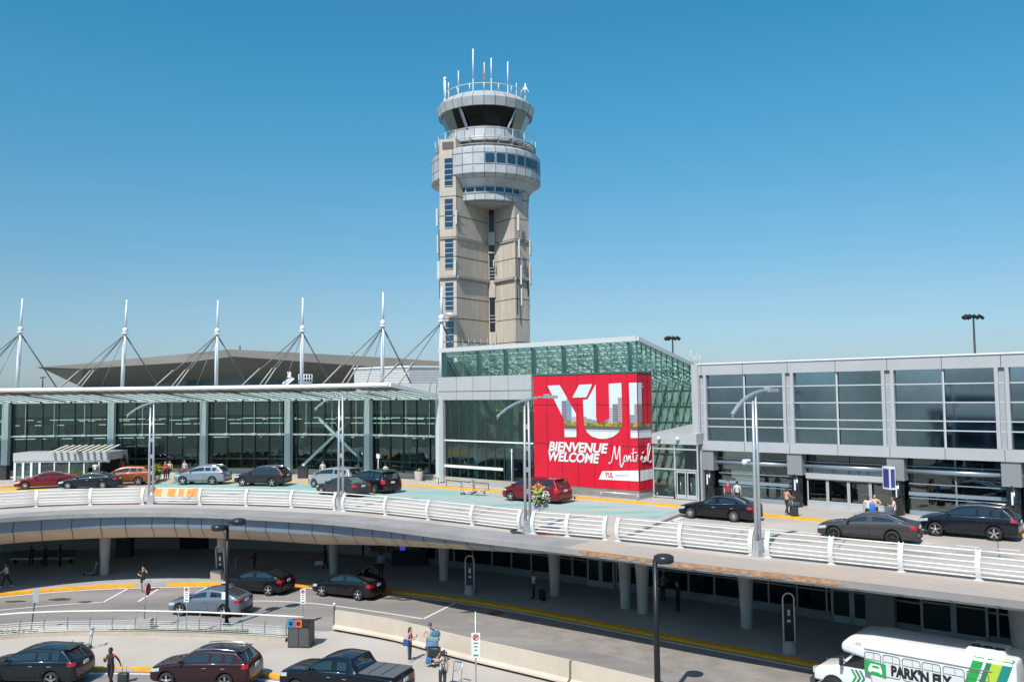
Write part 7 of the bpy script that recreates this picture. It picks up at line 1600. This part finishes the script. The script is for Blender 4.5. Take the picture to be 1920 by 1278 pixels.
# ---- plaza
make_person("woman in pink top looking at her phone beside the concrete barrier", at(768, 1240, PZ), R(-15), (.62, .20, .26), (.05, .08, .13), 0, (.03, .015, .01), (.5, .45, .4), 1.63, .0, 'phone', 'rest', long_hair=True)
p = at(760, 1214, PZ); bag("shoulder_bag", "blue shoulder bag hanging on the arm of the woman in pink", at(762.5, 1240, PZ) + Vector((0, -.12, .80)), (.34, .16, .32), (.02, .08, .24), R(-10))
p = at(812, 1240, PZ)
make_person("man in blue cap and pale vest standing behind the loaded luggage cart", at(806, 1237, PZ), R(-70), (.45, .46, .45), (.03, .035, .045), 0, H=1.78, armL='rest', armR='rest', sleeve='none', cap=(.03, .10, .20), shoes=(.3, .3, .3))
c2 = copy_tree(ct); c2.location = at(813, 1246, PZ); c2.rotation_euler = (0, 0, R(100)); tag(c2, "heavily loaded luggage cart in front of the man in blue cap", "luggage cart"); del c2['group']
base = at(813, 1246, PZ)
suitcase("dark upright suitcase at the bottom of the loaded luggage cart", base + Vector((.05, 0, .16)), R(80), (.025, .03, .035), .62, .55, .35)
bag("duffel_bag", "light blue duffel bag in the middle of the loaded cart", base + Vector((-.05, 0, .88)), (.62, .34, .26), (.10, .20, .34), R(8))
bag("duffel_bag", "grey green duffel bag near the top of the loaded cart", base + Vector((.0, .02, 1.12)), (.60, .34, .24), (.16, .26, .27), R(-6))
bag("backpack", "teal backpack topmost on the loaded luggage cart", base + Vector((.12, .05, 1.34)), (.42, .3, .26), (.05, .17, .24), R(20), cat="backpack")
bag("blue_bag", "small bright blue bag low at the front of the loaded cart", base + Vector((-.22, -.3, .15)), (.28, .2, .3), (.03, .14, .42), R(10))
make_person("man in striped sleeveless shirt talking on his phone at the bottom edge", at(830, 1298, PZ), R(120), (.08, .08, .09), (.03, .035, .04), 0, (.05, .03, .02), (.2, .2, .2), 1.75, .0, 'ear', 'down', sleeve='none', stripes=(.50, .50, .48))
make_person("man in black and red top pulling a suitcase on the near road", at(207, 1289, 0), R(-100), (.022, .024, .03), (.015, .016, .02), 2, (.01, .01, .01), (.02, .02, .02), 1.78, .18, 'pull', 'phone', stripes=(.55, .03, .03), red_sleeves=True)
b = MB(); rp_ = at(207, 1289, 0)
suitcase("black hard suitcase pulled by the man in black and red", at(231, 1290, 0), R(-95), (.03, .032, .036), .64, .46)
# red sleeve patches on that man
# ---- lower level in the shade
G_L = "people on the lower pavement"
make_person("woman in pale coat walking at the far left of the lower pavement", at(12, 1101, PZ), R(190), (.52, .50, .46), (.02, .02, .025), 0, (.02, .015, .01), (.6, .6, .6), 1.68, .28, 'push', 'swing', 'long', long_hair=True, group=G_L)
make_person("person in black shorts crossing the lower kerb with hand to the face", at(268, 1109, 0), R(-80), (.025, .025, .03), (.02, .02, .02), 0, (.10, .05, .03), (.15, .12, .1), 1.68, .16, 'ear', 'rest', 'short', True, long_hair=True, group=G_L)
make_person("man in light blue shirt standing behind the raised tailgate", at(714, 1082, PZ), R(95), (.30, .40, .62), (.012, .013, .018), 0, (.015, .012, .01), (.02, .02, .02), 1.76, .0, 'down', 'down', 'long', group=G_L)
make_person("dark dressed person by the bent handrail above the black crossover", at(477, 1073, PZ), R(200), (.02, .022, .028), (.015, .015, .02), 1, H=1.7, armL='push', armR='down', sleeve='long', group=G_L)
make_person("person in dark clothes beside the pillar left of the raised tailgate", at(610, 1066, PZ), R(180), (.03, .03, .035), (.02, .02, .025), 1, H=1.7, armL='push', armR='push', sleeve='long', step=.1, group=G_L)
bag("white_bag", "white bags carried low beside the pillar in the shade", at(601, 1070, PZ) + Vector((-.1, -.1, .45)), (.7, .3, .32), (.55, .56, .56), R(10))
make_person("person with white backpack and black case near the second right pillar", at(1001, 1122, PZ), R(200), (.50, .50, .50), (.02, .02, .03), 1, H=1.7, armL='down', armR='pull', group=G_L)
suitcase("black suitcase behind the person with white backpack", at(1017, 1125, PZ), R(20), (.012, .012, .015), .6, .5, .3)
make_person("person in grey top standing in the shade beside the black lamp pole", at(1243, 1126, PZ), R(-60), (.28, .27, .25), (.03, .03, .035), 0, H=1.72, armL='rest', armR='hip', group=G_L)
make_person("person in black with crossed arms right of the black lamp pole", at(1272, 1146, PZ), R(200), (.014, .014, .018), (.012, .012, .016), 0, H=1.76, armL='rest', armR='rest', sleeve='long', group=G_L)
make_person("person in pale shirt behind the counter at the shaded lower wall", at(746, 1056, PZ), R(-90), (.50, .50, .50), (.03, .03, .03), 1, H=1.65, group=G_L)
ck = thing("service_counter", "dark service counter with a small blue lit screen at the lower wall", "counter", tuple(at(768, 1058, PZ))); b = MB(); b.box((0, 0, .55), (2.6, .8, 1.1)); b.build("counter", M_dark, ck, world=False); b = MB(); b.box((-.5, -.3, 1.3), (.4, .05, .3)); b.build("screen", mat("blue_screen", (.03, .03, .3), .3, emit=(.08, .08, .8, .6)), ck, world=False)
# seated waiting group and benches in the dark on the left
sb = thing("waiting_bench", "dark bench row against the shaded lower wall at the far left", "bench", tuple(at(80, 1056, PZ))); b = MB(); b.box((0, 0, .42), (5, .5, .06)); b.build("seat", M_steel, sb, world=False); b = MB(); b.box((0, .25, .75), (5, .05, .5)); b.build("backrest", M_dark, sb, world=False)
for x in (-2.2, 0, 2.2): b = MB(); b.box((x, 0, .2), (.08, .45, .4)); b.build("leg", M_dark, sb, world=False)
for i, px in enumerate((58, 84, 112)):
    make_person("dark dressed person waiting at the left wall bench, %s" % ("nearest the picture edge", "in the middle of the three", "standing furthest right of the three")[i], at(px, 1062, PZ), R(-70 + 40 * i), ((.03, .03, .04), (.05, .05, .05), (.02, .02, .02))[i], (.02, .02, .025), 1, H=1.6 + .05 * i, armL='rest', armR='down', group=G_L)
# ---- upper pavement
G_U = "people on the upper pavement"
for (px, py, hd, tc_, lc, kw, lb) in [
 (228, 893, 90, (.55, .05, .12), (.03, .03, .05), dict(), "person in red top beside the small sign right of the porch"),
 (310, 898, -100, (.50, .03, .04), (.02, .02, .03), dict(armL='rest'), "person in bright red top behind the leafy planter"),
 (318, 897, -80, (.55, .50, .30), (.04, .05, .04), dict(armR='rest'), "person in cream top next to the bright red top"),
 (346, 896, -95, (.45, .46, .50), (.30, .04, .06), dict(), "person in grey top and red trousers behind the silver blue suv"),
 (92, 898, -90, (.05, .05, .06), (.03, .03, .03), dict(), "dark dressed person behind the dark red sedan's roof"),
 (178, 899, 100, (.70, .68, .64), (.1, .1, .1), dict(), "person in white shirt behind the navy sedan's roof"),
 (141, 892, -90, (.02, .02, .02), (.02, .02, .02), dict(), "person in black standing in the entrance porch opening"),
 (605, 899, -80, (.55, .55, .52), (.05, .05, .06), dict(), "person in pale top behind the silver minivan roof"),
 (723, 905, 120, (.62, .60, .58), (.05, .05, .07), dict(), "person in white top beyond the black minivan's roof"),
 (1366, 948, -100, (.30, .03, .08), (.04, .04, .05), dict(), "person in wine top behind the glossy black sedan's roof"),
 (1383, 950, 60, (.50, .52, .56), (.02, .02, .03), dict(), "person in pale grey jacket behind the glossy black sedan"),
 (1476, 965, 20, (.62, .30, .24), (.03, .03, .035), dict(armL='rest', armR='push', long_hair=True, step=.12), "woman in coral top standing by her luggage near the black column"),
 (1629, 985, 60, (.58, .55, .48), (.02, .02, .03), dict(long_hair=True), "woman in beige top with blue bag behind the graphite sedan"),
 (1642, 982, 240, (.55, .42, .30), (.03, .04, .06), dict(long_hair=True, armL='rest'), "woman in tan top facing her friend with the blue bag"),
 (1678, 988, 150, (.62, .52, .45), (.03, .09, .22), dict(long_hair=True, armR='phone', armL='rest'), "woman in blue jeans and cream top beside the black column"),
]:
    make_person(lb, at(px, py, UZ), R(hd), tc_, lc, 0 if px > 300 else 1, (.06, .03, .02) if px > 1400 else (.02, .015, .01), (.3, .3, .3), 1.68, group=G_U, **kw)
bag("tote_bag", "bright blue tote bag on the shoulder of the woman in beige", at(1634, 985, UZ) + Vector((0, -.22, .85)), (.34, .16, .40), (.02, .16, .60), R(0))
suitcase("dark suitcase with orange band beside the woman in coral top", at(1489, 967, UZ), R(10), (.03, .04, .045), .5, .5, .35)
bag("travel_bag", "dark travel bag lying on the orange banded suitcase", at(1489, 967, UZ) + Vector((0, 0, .6)), (.8, .3, .26), (.05, .06, .07), R(-5))
bag("coral_bag", "black bag on the pavement between the two pairs of women", at(1660, 984, UZ), (.6, .35, .3), (.02, .02, .02), R(0))
suitcase("black and white luggage standing just behind the red minivan", at(1063, 932, UZ), R(0), (.1, .1, .11), .8, .45)
